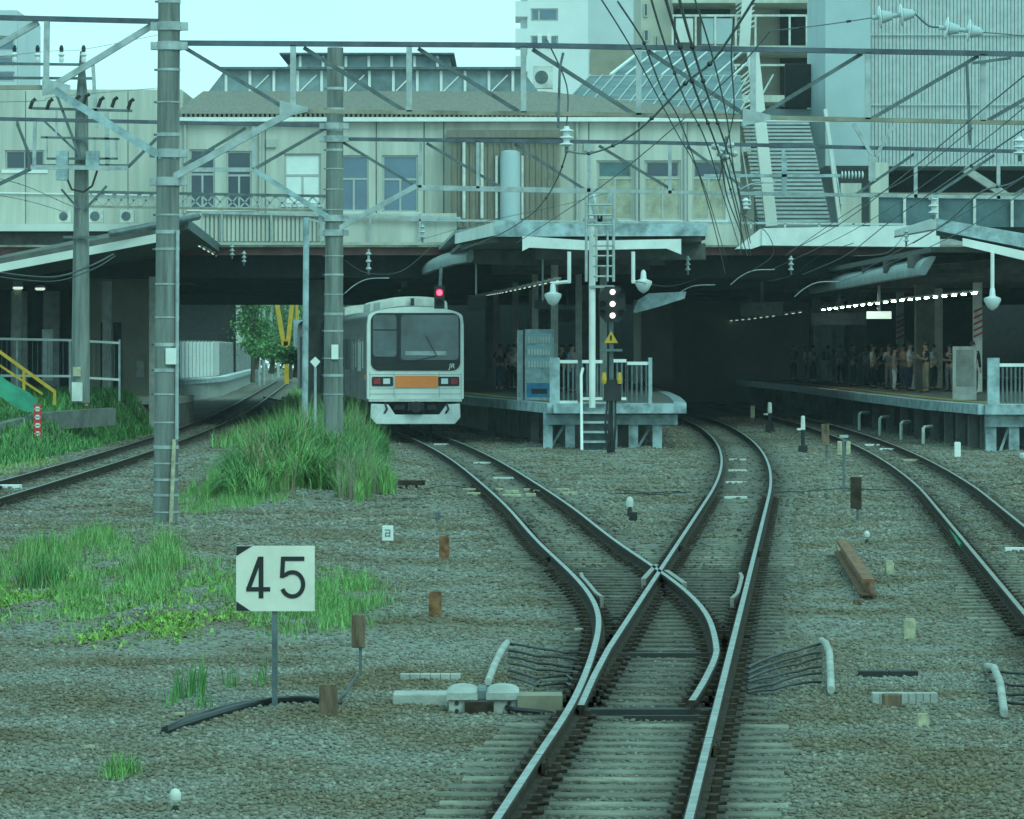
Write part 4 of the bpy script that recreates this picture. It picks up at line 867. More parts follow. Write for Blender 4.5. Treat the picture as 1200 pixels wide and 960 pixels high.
# gantry 2
d = 91.0
g2_ = thing('catenary_gantry', 'second catenary gantry on the concrete pole rising from the grass beside the train', 'catenary gantry', (P(391, 0, d).x, d, -.2))
round_pole(g2_, 390, 560, 393, d, .215, .17, -.2, [80, 104, 128, 152, 176, 198, 222, 246, 300, 322, 345, 368, 388, 420, 440, 462], top=P(0, 56, d).z)
collar(g2_, 391.5, (148, 163), d, .19); collar(g2_, 391, (256, 273), d, .2)
segs(g2_, 'top_chord', 'chord', d, [(-120, 137, 390, 147.5, 4.2), (393, 163, 760, 167, 4.2), (760, 167, 1330, 181, 4.2)], 4)
segs(g2_, 'bottom_chord', 'galv', d, [(490, 220, 700, 224, 6), (700, 224, 1330, 234, 4), (36, 196, 150, 197, 5), (200, 199, 298, 199, 5)], 5)
segs(g2_, 'vertical', 'galv', d, [(41, 142, 40, 194), (297, 147, 298, 198), (493, 166, 492, 220), (560, 166, 560, 221), (690, 169, 690, 225), (785, 170, 785, 227), (918, 174, 919, 230), (1073, 176, 1073, 232), (1170, 180, 1170, 234)], 4)
segs(g2_, 'diagonal', 'galv_dark', d + .08, [(402, 167, 488, 219), (500, 168, 586, 219), (603, 169, 688, 224), (702, 171, 793, 226), (805, 172, 880, 226), (1072, 180, 1000, 230), (1165, 182, 1090, 232), (1260, 184, 1180, 234), (215, 194, 288, 150), (20, 145, 38, 190), (-20, 225, 36, 198, 4), (150, 196, 184, 162)], 3.2)
segs(g2_, 'knee_brace', 'galv', d - .1, [(386, 274, 488, 218, 6)], 6); segs(g2_, 'knee_brace', 'pblue', d - .1, [(299, 200, 384, 254, 6)], 6); segs(g2_, 'diagonal', 'galv_dark', d, [(300, 197, 382, 150, 3.5)], 3.5)
MB().box(P(389, 0, d).x, P(397, 0, d).x, d - .26, d - .22, P(0, 421, d).z, P(0, 404, d).z).build('number_tag', 'white', g2_)
segs(g2_, 'hanger_frame', 'galv', d - .1, [(1000, 145, 1022, 182, 4), (1046, 148, 1026, 184, 4), (1022, 182, 1022, 212, 8)], 4)
segs(g2_, 'bracket_arm', 'pblue', d - .5, [(825, 206, 985, 206, 3.5), (919, 185, 919, 230, 6)], 4)
mb = MB()
for i in range(7): c = P(987 + i * 4, 205, d - .5); mb.lathe(c, [(.03, -.02), (.085, -.012), (.085, .0), (.03, .02)], 14, 'x')
mb.build('rod_insulator', 'insul', g2_, smooth=True)
rp = MB(); rp.tube([(P(1330, 0, d).x, d, -.3), (P(1328, 0, d).x, d, 7.6)], [.2, .17], 20); rp.build('pole', 'concrete', g2_, smooth=True)
# lattice girder (third)
d = 124.0
g3 = thing('lattice_girder', 'narrow lattice girder crossing between the two concrete poles', 'lattice girder', (P(240, 0, d).x, d, 6.6))
segs(g3, 'chord', 'galv_dark', d, [(104, 225, 384, 230, 3.2)], 3); segs(g3, 'chord', 'ochre', d, [(104, 242, 384, 247, 2.6)], 3)
x = 106; L_ = []
while x < 372: L_ += [(x, 242 + (x - 104) * .018, x + 14, 226 + (x - 104) * .018), (x, 227 + (x - 104) * .018, x + 14, 241 + (x - 104) * .018)]; x += 14.5
segs(g3, 'lattice', 'galv', d + .04, L_, 1.8)
# small left pole with crossarms
d = 115.0
sp = thing('distribution_pole', 'small concrete pole with crossarms and insulators by the left platform', 'utility pole', (P(94, 0, d).x, d, 1.0))
bz = P(0, 472, d).z
MB().tube([P(94, 472, d), P(95, 300, d), P(96, 120, d), P(96, 60, d)], [.26, .22, .17, .05], 16).build('pole', 'concrete', sp, smooth=True)
segs(sp, 'crossarm', 'galv_dark', d - .3, [(-60, 74, 110, 76, 3), (-60, 91, 108, 92, 3), (38, 127, 155, 130, 3), (48, 161, 140, 163, 2.5), (55, 186, 138, 186, 2.5), (36, 195, 150, 195, 5), (74, 278, 114, 278, 3)], 3)
segs(sp, 'upright', 'galv', d - .3, [(109, 76, 113, 150, 4), (125, 130, 126, 200, 5), (55, 160, 55, 186, 2), (111, 162, 111, 186, 2), (136, 162, 137, 186, 2), (66, 130, 66, 160, 2)], 3)
segs(sp, 'strut', 'galv_dark', d - .25, [(66, 110, 95, 188, 3), (52, 142, 88, 176, 2.5), (72, 222, 92, 245, 2.5), (125, 218, 100, 245, 2.5), (20, 142, 36, 190, 2.5)], 2.5)
mb = MB(); mk = MB()
for x, y in ((17, 74), (44, 74), (72, 74), (98, 74)): c = P(x, y, d - .3); mb.lathe(c, [(.05, .02), (.07, .10), (.05, .16), (.09, .22), (.04, .30)], 12); mk.lathe(c + Vector((0, 0, .30)), [(.05, 0), (.06, .1), (.03, .18)], 10)
mb.each('pin_insulator', 'insul', sp, smooth=True); mk.each('insulator_cap', 'black', sp)
mk = MB()
for x, y in ((38, 122), (58, 122), (90, 118), (101, 116), (118, 120), (134, 120), (153, 122)): mk.tube([P(x - 3, y + 6, d - .35), P(x, y - 3, d - .35), P(x + 4, y - 6, d - .35)], .05, 8)
mk.each('cutout_switch', 'dark', sp)
mb = MB(); mb.box(P(68, 0, d).x, P(82, 0, d).x, d - .6, d - .25, P(0, 212, d).z, P(0, 178, d).z); mb.box(P(103, 0, d).x, P(118, 0, d).x, d - .6, d - .25, P(0, 198, d).z, P(0, 178, d).z); mb.each('switch_box', 'pblue', sp)
MB().tube([P(78, 208, d - .5), P(84, 222, d - .5), P(98, 225, d - .5), P(108, 218, d - .5), P(114, 200, d - .5)], .03).build('loop_cable', 'rubber', sp)
MB().box(P(86, 0, d).x, P(98, 0, d).x, d - .42, d - .3, P(0, 470, d).z, P(0, 448, d).z).build('ground_box', 'dirty_white', sp)
MB().box(P(87, 0, d).x, P(96, 0, d).x, d - .34, d - .30, P(0, 441, d).z, P(0, 430, d).z).build('number_tag', 'wood_pale', sp)
# slim grey post left of the second concrete pole
sl = thing('slim_post', 'slim pale grey steel post just left of the second concrete pole', 'post', P(358, 480, 100)); MB().tube([P(357, 540, 100), P(359, 255, 100)], .07, 12).build('post', 'pblue', sl, smooth=True); MB().bar(P(358, 256, 100), P(382, 262, 100), .05).build('top_arm', 'galv', sl)
# mast with ladder on the island platform
d = 117.6
ms = thing('ladder_mast', 'tall white mast with a steel ladder and forked head at the island platform end', 'mast', P(693, 470, d))
MB().tube([P(694, 478, d), P(694, 228, d)], .09, 14).build('mast', 'pwhite', ms, smooth=True)
lad = MB()
for x in (687, 719): lad.tube([P(x, 330, d - .3), P(x, 228, d - .3)], .04)
for x in (699, 712): lad.tube([P(x, 330, d - .35), P(x, 270, d - .35)], .03)
for yy in range(240, 332, 12): lad.tube([P(687 if yy < 270 else 695, yy, d - .3), P(719, yy, d - .3)], .025)
lad.build('ladder', 'galv', ms)
segs(ms, 'fork', 'galv', d - .1, [(690, 218, 700, 256, 4), (719, 218, 705, 256, 4), (703, 250, 703, 275, 6)], 4)
segs(ms, 'side_arm', 'galv', d - .1, [(683, 258, 724, 258, 4), (690, 336, 720, 336, 3)], 4)

# ================================================================== SIGNALS
def lampdisc(c, r, m, parent, name='lamp', hood=True):
    MB().lathe(c, [(r * .2, -.03), (r, -.02), (r, .02)], 16, 'y').build(name, m, parent)
    if hood:
        mb = MB()
        n = 10
        for k in range(n):
            a, b = math.pi * (k / n), math.pi * ((k + 1) / n); p = [c + Vector((math.cos(t) * r * 1.25, yy, math.sin(t) * r * 1.25)) for t in (a, b) for yy in (.02, -.22)]
            mb.poly(p[0], p[1], p[3], p[2])
        mb.build('hood', 'black', parent)
d = 112.0
s1 = thing('signal', 'black railway signal with three lit white lamps in a column on a slim mast', 'signal', G(717, 577, -.19))
s1d = float(GD(577)); s1.location = (P(717, 0, d).x, d, -.2); ORG[s1.name] = Vector(s1.location)
MB().tube([P(717, 577, d), P(716, 340, d)], .06, 12).build('mast', 'galv_dark', s1)
c = P(717, 357, d); oc = [(c.x + a * .9 * d / F, c.z + b * .95 * d / F) for a, b in ((-17, 12), (-17, -12), (-9, -22), (9, -22), (17, -12), (17, 12), (9, 22), (-9, 22))]
MB().prism(oc, d - .3, d - .12).build('backboard', 'black', s1)
for yy in (342.5, 356.5, 370): lampdisc(P(717.5, yy, d) + Vector((0, -.34, 0)), .07, 'lamp_white', s1)
for x, yy in ((706, 357), (706, 367), (728, 345), (728, 367)): lampdisc(P(x, yy, d) + Vector((0, -.34, 0)), .08, 'black', s1, 'dark_lamp')
tr = MB(); tr.prism([(P(708, 0, d).x, P(0, 402, d).z), (P(724, 0, d).x, P(0, 402, d).z), (P(716, 0, d).x, P(0, 388, d).z)], d - .12, d - .09); tr.build('warning_triangle', 'yellow', s1); MB().bar(P(716, 399, d - .13), P(716, 393, d - .13), .05, .01).build('warning_mark', 'black', s1)
mb = MB(); mb.box(P(703, 0, d).x, P(729, 0, d).x, d - .25, d + .1, P(0, 412, d).z, P(0, 409, d).z); mb.build('platform_bracket', 'galv_dark', s1)
mb = MB(); mb.box(P(708, 0, d).x, P(728, 0, d).x, d - .2, d + .15, P(0, 470, d).z, P(0, 445, d).z); mb.build('relay_box', 'dark', s1)
for x in (708, 726): MB().lathe(P(x, 450, d - .25), [(.05, 0), (.07, .1), (.05, .3)], 10).build('bell', 'yellow', s1)
mb = MB()
for k in range(4): mb.tube([P(712 + k * 3, 470, d - .1), P(709 + k * 4, 500, d - .15), P(713 + k * 2, 535, d - .1), P(715, 575, d - .1)], .03, 6)
mb.build('cable_bundle', 'rubber', s1)
MB().cbox(P(719, 584, d - .2), .45, .35, .12).build('footing', 'conc_dark', s1)
d = 123.0
s2 = thing('signal', 'signal showing a single red lamp above the train right corner', 'signal', P(520, 380, d)); MB().prism([(P(509, 0, d).x, P(0, 362, d).z), (P(521, 0, d).x, P(0, 362, d).z), (P(521, 0, d).x, P(0, 335, d).z), (P(509, 0, d).x, P(0, 335, d).z)], d - .2, d).build('backboard', 'black', s2)
lampdisc(P(515, 343, d - .24), .085, 'lamp_red', s2); lampdisc(P(515, 355, d - .24), .09, 'black', s2, 'dark_lamp'); MB().tube([P(515, 350, d + .05), P(517, 312, d + .1)], .05).build('hanger', 'galv_dark', s2)
s3 = thing('signal', 'distant signal showing a green lamp behind the second pole', 'signal', G(364, 445)); d = 230.0; s3.location = P(364, 460, d); ORG[s3.name] = Vector(s3.location); MB().prism([(P(360, 0, d).x, P(0, 385, d).z), (P(369, 0, d).x, P(0, 385, d).z), (P(369, 0, d).x, P(0, 345, d).z), (P(360, 0, d).x, P(0, 345, d).z)], d, d + .2).build('backboard', 'black', s3); lampdisc(P(364, 371, d - .06), .13, 'lamp_green', s3, hood=False); MB().tube([P(364, 385, d + .1), P(364, 470, d + .1)], .07).build('mast', 'galv_dark', s3)

# ================================================================== PLATFORM END FITTINGS
def railing(label, panels, d, extra=()):
    r = thing('platform_railing', label, 'railing', P((panels[0][0] + panels[-1][1]) / 2, 474, d))
    for x0, x1, y0, y1 in panels:
        a, b = P(x0, y1, d), P(x1, y0, d); f = MB(); f.box(a.x, b.x, d - .05, d + .05, b.z - .09, b.z); f.box(a.x, b.x, d - .05, d + .05, a.z, a.z + .08); f.each('white_rail', 'white', r)
        g = MB(); n = max(2, int((x1 - x0) / 5))
        for k in range(n + 1):
            x = a.x + (b.x - a.x) * k / n; g.box(x - .025, x + .025, d - .025, d + .025, a.z + .08, b.z - .09)
        g.build('baluster', 'galv_dark', r)
    for x, w in extra: a = P(x, 474, d); MB().box(a.x - w / 2, a.x + w / 2, d - .1, d + .1, 1.1, 2.38).build('end_post', 'pblue', r)
    return r
railing('white topped railing on the island platform left of the stair', [(655, 677, 422, 473)], 118.4, [(650, .28)])
railing('white topped railing on the island platform right of the stair', [(682, 706, 422, 469), (718, 734, 421, 469), (735, 763, 424, 476)], 118.45, [(762, .1)])
railing('white topped railing at the right platform end', [(1170, 1240, 426, 477)], 116.4, [(1164, .32)])
MB().box(P(1188, 0, 116).x, P(1193, 0, 116).x, 116.2, 116.3, P(0, 455, 116).z, P(0, 428, 116).z)
sw = thing('platform_stair', 'short steel stair from the ballast up to the island platform', 'stair', G(700, 545, -.4)); sw.location = P(700, 545, 116); ORG[sw.name] = Vector(sw.location)
for i in range(7):
    a = P(683, 542 - i * 11.4, 116.2 + i * .28); b = P(718, 542 - i * 11.4, 116.2 + i * .28); MB().box(a.x, b.x, a.y, a.y + .28, a.z, a.z + .06).build('tread', 'galv', sw); MB().box(a.x, b.x, a.y + .24, a.y + .27, a.z - .2, a.z - .002).build('riser', 'galv_dark', sw)
for x in (682, 719): MB().hexa([P(x, 548, 116.1) + Vector((-.02, 0, 0)), P(x, 548, 116.1) + Vector((.02, 0, 0)), P(x, 478, 118.2) + Vector((.02, 0, 0)), P(x, 478, 118.2) + Vector((-.02, 0, 0)), P(x, 538, 116.1) + Vector((-.02, 0, 0)), P(x, 538, 116.1) + Vector((.02, 0, 0)), P(x, 466, 118.2) + Vector((.02, 0, 0)), P(x, 466, 118.2) + Vector((-.02, 0, 0))]).build('stringer', 'pblue', sw)
mb = MB(); mb.tube([P(682, 545, 116), P(681, 440, 117.8), P(683, 432, 118.1)], .04); mb.build('handrail', 'pwhite', sw)
MB().cbox(P(698, 551, 115.9), 1.3, .5, .12).build('base_slab', 'conc_light', sw)
# vending machine
vm = thing('vending_machine', 'blue fronted drinks vending machine on the island platform', 'vending machine', P(631, 457, 126)); d = 126.0
a, b = P(615, 457, d), P(649, 386, d); MB().box(a.x, b.x, d, d + .7, 1.1, b.z).build('cabinet', 'pblue', vm, bevel=.02)
mb = MB()
for k in range(3): mb.box(a.x + .06, b.x - .06, d - .012, d - .003, b.z - .42 - k * .36, b.z - .12 - k * .36)
mb.each('display_window', mat('lit display', (.25, .42, .48), .3, var=0), vm)
mb = MB(); cols = random.Random(3)
for k in range(3):
    for j in range(8): mb.box(a.x + .10 + j * .085, a.x + .15 + j * .085, d - .03, d - .014, b.z - .40 - k * .36, b.z - .22 - k * .36)
mb.build('drink_samples', 'dirty_white', vm); MB().box(a.x + .05, b.x - .05, d - .012, d - .003, 1.2, 1.62).build('lower_panel', mat('vending blue', (.04, .20, .38), .5), vm); MB().box(a.x + .2, b.x - .2, d - .02, d - .0125, 1.3, 1.45).build('flap', 'black', vm)
lk = thing('locker_cabinet', 'narrow pale cabinet standing left of the vending machine', 'cabinet', P(611, 458, 126.2)); a, b = P(606, 457, 126.2), P(613, 387, 126.2); MB().box(a.x, b.x, 126.2, 126.8, 1.1, b.z).build('body', 'galv', lk); MB().box(a.x + .03, b.x - .03, 126.18, 126.195, 1.2, b.z - .1).build('door', 'pblue', lk)
bs = thing('station_sign', 'small dark hanging display under the island canopy', 'display', P(565, 355, 135)); a, b = P(548, 364, 135), P(570, 346, 135); MB().box(a.x, b.x, 135, 135.25, a.z, b.z).build('case', 'black', bs); MB().tube([P(558, 346, 135.1), P(558, 300, 135.1)], .03).build('hanger', 'galv', bs)
bs = thing('station_sign', 'dark hanging display under the island canopy left of the vending machine top', 'display', P(636, 358, 128)); a, b = P(626, 362, 128), P(645, 352, 128); MB().box(a.x, b.x, 128, 128.25, a.z, b.z).build('case', 'black', bs); MB().tube([P(636, 352, 128.1), P(636, 300, 128.1)], .03).build('hanger', 'galv', bs)

# ================================================================== TRAIN
def train():
    d0_ = 125.0; x0 = P(487, 0, d0_).x
    ang = -math.atan(float(C1(146) - C1(126)) / 20)
    r = thing('commuter_train', 'silver commuter train with an orange band waiting at the island platform', 'train', (x0, d0_, 0), rz=ang)
    ORG[r.name] = Vector((0, 0, 0))         # parts are built in the train's own axes, front at y = 0
    W2 = 1.40
    def sect(w, zb, zt, arch=.28, n=8):
        s = [(-w, zb), (w, zb), (w, zt - arch - .25), (w - .03, zt - arch)]
        for k in range(1, n): a = math.pi / 2 * k / n; s.append(((w - .03) * math.cos(a), zt - arch + arch * math.sin(a)))
        s.append((0, zt)); return s + [(-x, z) for x, z in reversed(s[2:-1])]
    def loft(mb, s, ya, yb): n = len(s); mb.add([(x, ya, z) for x, z in s] + [(x, yb, z) for x, z in s], [tuple(range(n)), tuple(reversed(range(n, 2 * n)))] + [(i, i + n, (i + 1) % n + n, (i + 1) % n) for i in range(n)])
    sc = sect(W2, 1.10, 3.90, .36)
    mb = MB(); loft(mb, sc, .55, 19.6); mb.build('carriage_body', 'steel', r, smooth=True)
    # front panel: frame round a black window area
    fs = sect(W2 + .015, 1.16, 3.86, .29); mb = MB(); loft(mb, fs, .02, .54); mb.build('front_panel', 'frp', r, smooth=True)
    def rr(x0, x1, z0, z1, q, n=5):
        o = []
        for cx, cz, a0 in ((x1 - q, z1 - q, 0), (x0 + q, z1 - q, 90), (x0 + q, z0 + q, 180), (x1 - q, z0 + q, 270)):
            for k in range(n + 1): a = R(a0 + 90 * k / n); o.append((cx + q * math.cos(a), cz + q * math.sin(a)))
        return o
    MB().prism(rr(-1.31, 1.31, 1.99, 3.68, .24), -.012, .012).build('window_surround', 'black', r)
    MB().prism(rr(-1.25, -.56, 2.40, 3.62, .10), -.022, -.014).build('door_window', 'cab_glass', r)
    MB().prism(rr(-.43, 1.26, 2.30, 3.62, .12), -.022, -.014).build('windscreen', 'cab_glass', r)
    MB().box(-1.24, -.57, -.03, -.023, 3.16, 3.20).build('window_bar', 'black', r)
    mb = MB(); mb.bar((-.2, -.05, 2.24), (.62, -.05, 2.42), .03); mb.bar((.62, -.05, 2.42), (.3, -.05, 3.0), .022); mb.build('wiper', 'black', r)
    MB().box(-.3, .9, -.024, -.0225, 2.44, 2.56).build('dashboard', 'galv', r)
    sm_ = MB()
    for a_ in ((-1.36, 1.36, 1.455, 1.463), (-1.36, 1.36, 1.87, 1.878), (-1.36, 1.36, 1.30, 1.31)): sm_.box(a_[0], a_[1], .012, .0185, a_[2], a_[3])
    for x in (-.635, .695, -1.34, 1.34): sm_.box(x - .004, x + .004, .0125, .019, 1.2, 1.95)
    sm_.build('panel_seam', 'galv_dark', r)
    MB().box(-.60, .66, -.012, .012, 1.50, 1.84).build('orange_panel', 'orange', r)
    for s in (-1, 1):
        c = s * .97; lb = MB().prism(rr(c - .31, c + .31, 1.54, 1.81, .03), -.016, .012).build('headlight', 'black', r)
        for k, q in ((.16 * s, mat('unlit red lens', (.35, .02, .03), .25)), (-.12 * s, 'insul')): MB().box(c + k - .10, c + k + .10, -.022, -.018, 1.60, 1.76).build('lens', q, lb)
        MB().box(c - .42 * s - .02, c - .42 * s + .02, -.03, .01, 1.1, 1.3).build('grab_step', 'frp', r)
    mb = MB(); mb.box(-1.36, 1.36, .0, .54, 1.08, 1.155); mb.build('sill_beam', 'dirty_white', r)
    t = bpy.data.curves.new('emblem', 'FONT'); t.body = 'JR'; t.size = .20; t.extrude = .003; t.align_x = 'CENTER'; t.shear = .15
    to = bpy.data.objects.new('emblem_letters', t); COL.objects.link(to); to.parent = r; to.location = (1.06, -.02, 2.06); to.rotation_euler = (R(90), 0, 0); t.materials.append(M['white']); bpy.context.view_layer.update()
    me = bpy.data.meshes.new_from_object(to.evaluated_get(bpy.context.evaluated_depsgraph_get())); to2 = bpy.data.objects.new('emblem_letters', me); COL.objects.link(to2); to2.parent = r; to2.location = to.location; to2.rotation_euler = to.rotation_euler; bpy.data.objects.remove(to); to2.name = 'emblem_letters'
    MB().prism([(-1.32, .62), (-1.15, .42), (1.15, .42), (1.32, .62), (1.30, 1.02), (.92, 1.0), (.70, .70), (-.60, .70), (-.80, 1.0), (-1.30, 1.02)], -.02, .28).build('skirt', 'skirt', r, bevel=.02)
    MB().box(-1.2, 1.2, .29, 1.6, .45, 1.06).build('underframe', 'dark', r)
    mb = MB(); mb.box(-.24, .24, -.28, .3, .82, 1.04); mb.lathe((0, -.36, .93), [(.15, 0), (.17, .06), (.12, .12)], 14, 'y'); mb.box(-.62, -.32, -.04, .2, .84, .98); mb.box(.34, .6, -.04, .2, .84, .98); mb.build('coupler', 'black', r)
    mb = MB()
    for x in (-.9, .9): mb.tube([(x, -.02, 1.05), (x + .06, -.08, .86), (x - .02, -.02, .74)], .03, 6)
    mb.each('brake_hose', 'rubber', r)
    # roof unit
    mb = MB(); loft(mb, [(x * .72, 3.62 + (z - 3.62) * .9 + .34 if z > 3.5 else 3.7) for x, z in sect(W2, 3.5, 3.86, .2)], 1.0, 5.2); mb.build('roof_cowl', 'dirty_white', r, smooth=True)
    mb = MB(); loft(mb, [(x * .72, 3.62 + (z - 3.62) * .9 + .36 if z > 3.5 else 3.7) for x, z in sect(W2, 3.5, 3.86, .2)], 7.2, 12); mb.build('roof_unit', 'dirty_white', r, smooth=True)
    MB().box(-.10, .0, .7, .9, 3.8, 4.12).build('antenna', 'black', r)
    MB().bar((0, .6, 3.86), (0, .6, 3.9), .05).build('roof_lamp', 'galv', r)
    def side(y0, parent, nd=4):
        for k in range(nd):
            yb = y0 + 2.2 + k * 4.9
            for s in (-1, 1):
                x = s * (W2 + .002); dr = MB().box(min(x, x + s * .012), max(x, x + s * .012), yb, yb + 1.3, 1.16, 3.1).build('side_door', 'steel', parent)
                x = s * (W2 + .016); MB().box(min(x, x + s * .006), max(x, x + s * .006), yb + .16, yb + 1.14, 2.05, 2.95).build('door_glass', 'glass', dr)
                if k < nd - 1: x = s * (W2 + .003); MB().box(min(x, x + s * .012), max(x, x + s * .012), yb + 1.8, yb + 4.4, 1.95, 2.95).build('side_window', 'glass', parent)
        for s in (-1, 1):
            x = s * (W2 + .003); MB().box(min(x, x + s * .008), max(x, x + s * .008), y0 + .4, y0 + 2.1, 1.72, 1.86).build('orange_stripe', 'orange', parent)
    side(0, r)
    mb = MB()
    for yb in (2.5, 5, 14.5, 17):
        for s in (-1, 1): mb.lathe((s * .56, yb, .43), [(.43, -.06), (.43, .06)], 20, 'x')
    mb.each('wheel', 'dark', r)
    # second carriage follows the curve
    c2 = MB(); loft(c2, sc, .2, 19.6); o = c2.build('following_carriage', 'steel', r, smooth=True)
    o.location = (-.02, 20, 0); o.rotation_euler = (0, 0, R(2.6))
    mb = MB(); loft(mb, [(x * .72, 3.62 + (z - 3.62) * .9 + .34 if z > 3.5 else 3.7) for x, z in sect(W2, 3.5, 3.86, .2)], 3, 8); mb.build('roof_unit', 'dirty_white', o, smooth=True)
    for k in range(4):
        for s in (-1, 1): x = s * (W2 + .004); MB().box(min(x, x + s * .01), max(x, x + s * .01), 2.2 + k * 4.9, 3.5 + k * 4.9, 1.16, 3.1).build('side_door', 'galv_dark', o)
train()

# ================================================================== PEOPLE
def skin_mesh(pts, edges, rad, sub=2):
    me = bpy.data.meshes.new('t'); me.from_pydata(pts, edges, []); o = bpy.data.objects.new('t', me); COL.objects.link(o)
    o.modifiers.new('s', 'SKIN'); lay = me.skin_vertices[0].data if me.skin_vertices else None
    for k, q in enumerate(rad): lay[k].radius = (q if isinstance(q, tuple) else (q, q))
    lay[0].use_root = True
    if sub: m = o.modifiers.new('u', 'SUBSURF'); m.levels = sub; m.render_levels = sub
    dg = bpy.context.evaluated_depsgraph_get(); dg.update()
    ne = bpy.data.meshes.new_from_object(o.evaluated_get(dg)); bpy.data.objects.remove(o)
    ne.polygons.foreach_set('use_smooth', [True] * len(ne.polygons)); return ne
def need_skin(me):
    if not me.skin_vertices:
        bm = bmesh.new(); bm.from_mesh(me); bm.verts.layers.skin.verify(); bm.to_mesh(me); bm.free()
CL = dict(white=(.80, .80, .79), navy=(.02, .03, .07), black=(.018, .018, .02), blue=(.20, .32, .48), grey=(.20, .20, .21), khaki=(.34, .29, .20), pink=(.45, .28, .26), pale=(.62, .66, .68), denim=(.06, .09, .16))
def cloth(c): return mat('cloth ' + c, CL[c], .9, var=.12, scale=9)
def person(label, loc, rz, h=1.68, top='white', legs='black', pose='stand', hair='short', skirt=False, sleeves='short', bag=None, stride=0.):
    r = thing('person', label, 'person', loc, 'people on the platforms', rz=rz); ORG[r.name] = Vector((0, 0, 0)); k = h / 1.70
    hp = .86; el = {}
    # arms: (shoulder, elbow, wrist, hand)
    def arm(s, kind):
        sh = (s * .185, 0, 1.38)
        if kind == 'down': return [sh, (s * .225, .01, 1.11), (s * .235, -.06, .87), (s * .235, -.08, .77)]
        if kind == 'phone': return [sh, (s * .22, -.05, 1.12), (s * .10, -.27, 1.19), (s * .06, -.31, 1.26)]
        if kind == 'strap': return [sh, (s * .23, -.08, 1.14), (s * .16, -.18, 1.32), (s * .14, -.17, 1.38)]
        if kind == 'fold': return [sh, (s * .24, -.06, 1.13), (s * -.02, -.22, 1.14), (s * -.09, -.22, 1.15)]
    ka = {'stand': ('down', 'down'), 'phone': ('phone', 'down'), 'both': ('phone', 'phone'), 'strap': ('strap', 'down'), 'fold': ('fold', 'fold')}[pose]
    P_ = [(0, 0, .95), (0, 0, 1.12), (0, .01, 1.33), (0, .0, 1.47), (0, -.02, 1.55), (0, -.03, 1.68)]; Rd = [(.15, .11), (.13, .10), (.165, .105), (.055, .055), (.075, .085), (.055, .065)]
    E = [(0, 1), (1, 2), (2, 3), (3, 4), (4, 5)]
    arms = {}
    for s, kd in zip((-1, 1), ka):
        a = arm(s, kd); i = len(P_); P_ += a; Rd += [.055, .042, .032, .036]; E += [(2, i), (i, i + 1), (i + 1, i + 2), (i + 2, i + 3)]; arms[s] = a
        w = Vector(a[3]); dr = (w - Vector(a[2])).normalized(); j = i + 3
        P_ += [tuple(w + dr * .06), tuple(w + Vector((-s * .035, -.03, .01)) + dr * .02)]; Rd += [(.024, .016), .011]; E += [(j, j + 2 - 1), (j, j + 2)]
    lg = {}
    for s in (-1, 1):
        f = s * stride; q = [(s * .095, 0, .88), (s * .10, -.02 - f * .14, .49), (s * .105, .02 - f * .25, .09), (s * .12, -.13 - f * .25, .035)]
        i = len(P_); P_ += q; Rd += [.085, .055, .04, (.04, .028)]; E += [(0, i), (i, i + 1), (i + 1, i + 2), (i + 2, i + 3)]; lg[s] = q
    def mk(P2, E2, R2_): return skin_mesh([tuple(np.array(p) * k) for p in P2], E2, [tuple(np.array(q) * k) if isinstance(q, tuple) else q * k for q in R2_])
    def put(me, name, m): me.materials.clear(); me.materials.append(M[m] if isinstance(m, str) else m); me.name = name; o = bpy.data.objects.new(name, me); COL.objects.link(o); o.parent = r; return o
    body = put(mk(P_, E, Rd), 'body', 'skin')
    # face: eyes, brows, nose and mouth
    mb = MB()
    for s in (-1, 1): mb.lathe((s * .032 * k, -.112 * k, 1.615 * k), [(.012 * k, 0), (.004 * k, -.006 * k)], 8, 'y')
    mb.build('eyes', 'black', r); mb = MB(); mb.hexa([(-.014 * k, -.10 * k, 1.57 * k), (.014 * k, -.10 * k, 1.57 * k), (.012 * k, -.14 * k, 1.575 * k), (-.012 * k, -.14 * k, 1.575 * k), (-.006 * k, -.10 * k, 1.62 * k), (.006 * k, -.10 * k, 1.62 * k), (.004 * k, -.115 * k, 1.62 * k), (-.004 * k, -.115 * k, 1.62 * k)]); mb.build('nose', 'skin', r)
    # hair cap
    mb = MB(); c = Vector((0, .004, 1.635)) * k
    prof = [(.098 * math.sin(a), .115 * math.cos(a)) for a in np.linspace(.02, 1.75, 8)]; mb.lathe(c, [(x * k, y * k) for x, y in prof][::-1], 14)
    if hair == 'long': mb.tube([(0, .055 * k, 1.66 * k), (0, .085 * k, 1.55 * k), (0, .09 * k, 1.38 * k)], [.07 * k, .08 * k, .06 * k], 10)
    ho = mb.build('hair', 'hair', r, smooth=True)
    ho.location = (0, .018 * k, 0)
    # shirt
    Q = [(0, 0, .90), (0, 0, 1.12), (0, .01, 1.33), (0, 0, 1.455)]; E2 = [(0, 1), (1, 2), (2, 3)]; R3 = [(.168, .128), (.152, .12), (.182, .122), .07]
    for s in (-1, 1):
        a = arms[s]; i = len(Q); e = Vector(a[1]); sh = Vector(a[0])
        if sleeves == 'long': Q += [a[0], a[1], a[2]]; R3 += [.066, .054, .043]; E2 += [(2, i), (i, i + 1), (i + 1, i + 2)]
        else: Q += [a[0], tuple(sh.lerp(e, .8))]; R3 += [.068, .060]; E2 += [(2, i), (i, i + 1)]
    put(mk(Q, E2, R3), 'shirt', cloth(top))
    Q = [(0, 0, .97), (0, 0, .90)]; E2 = [(0, 1)]; R3 = [(.158, .12), (.165, .125)]
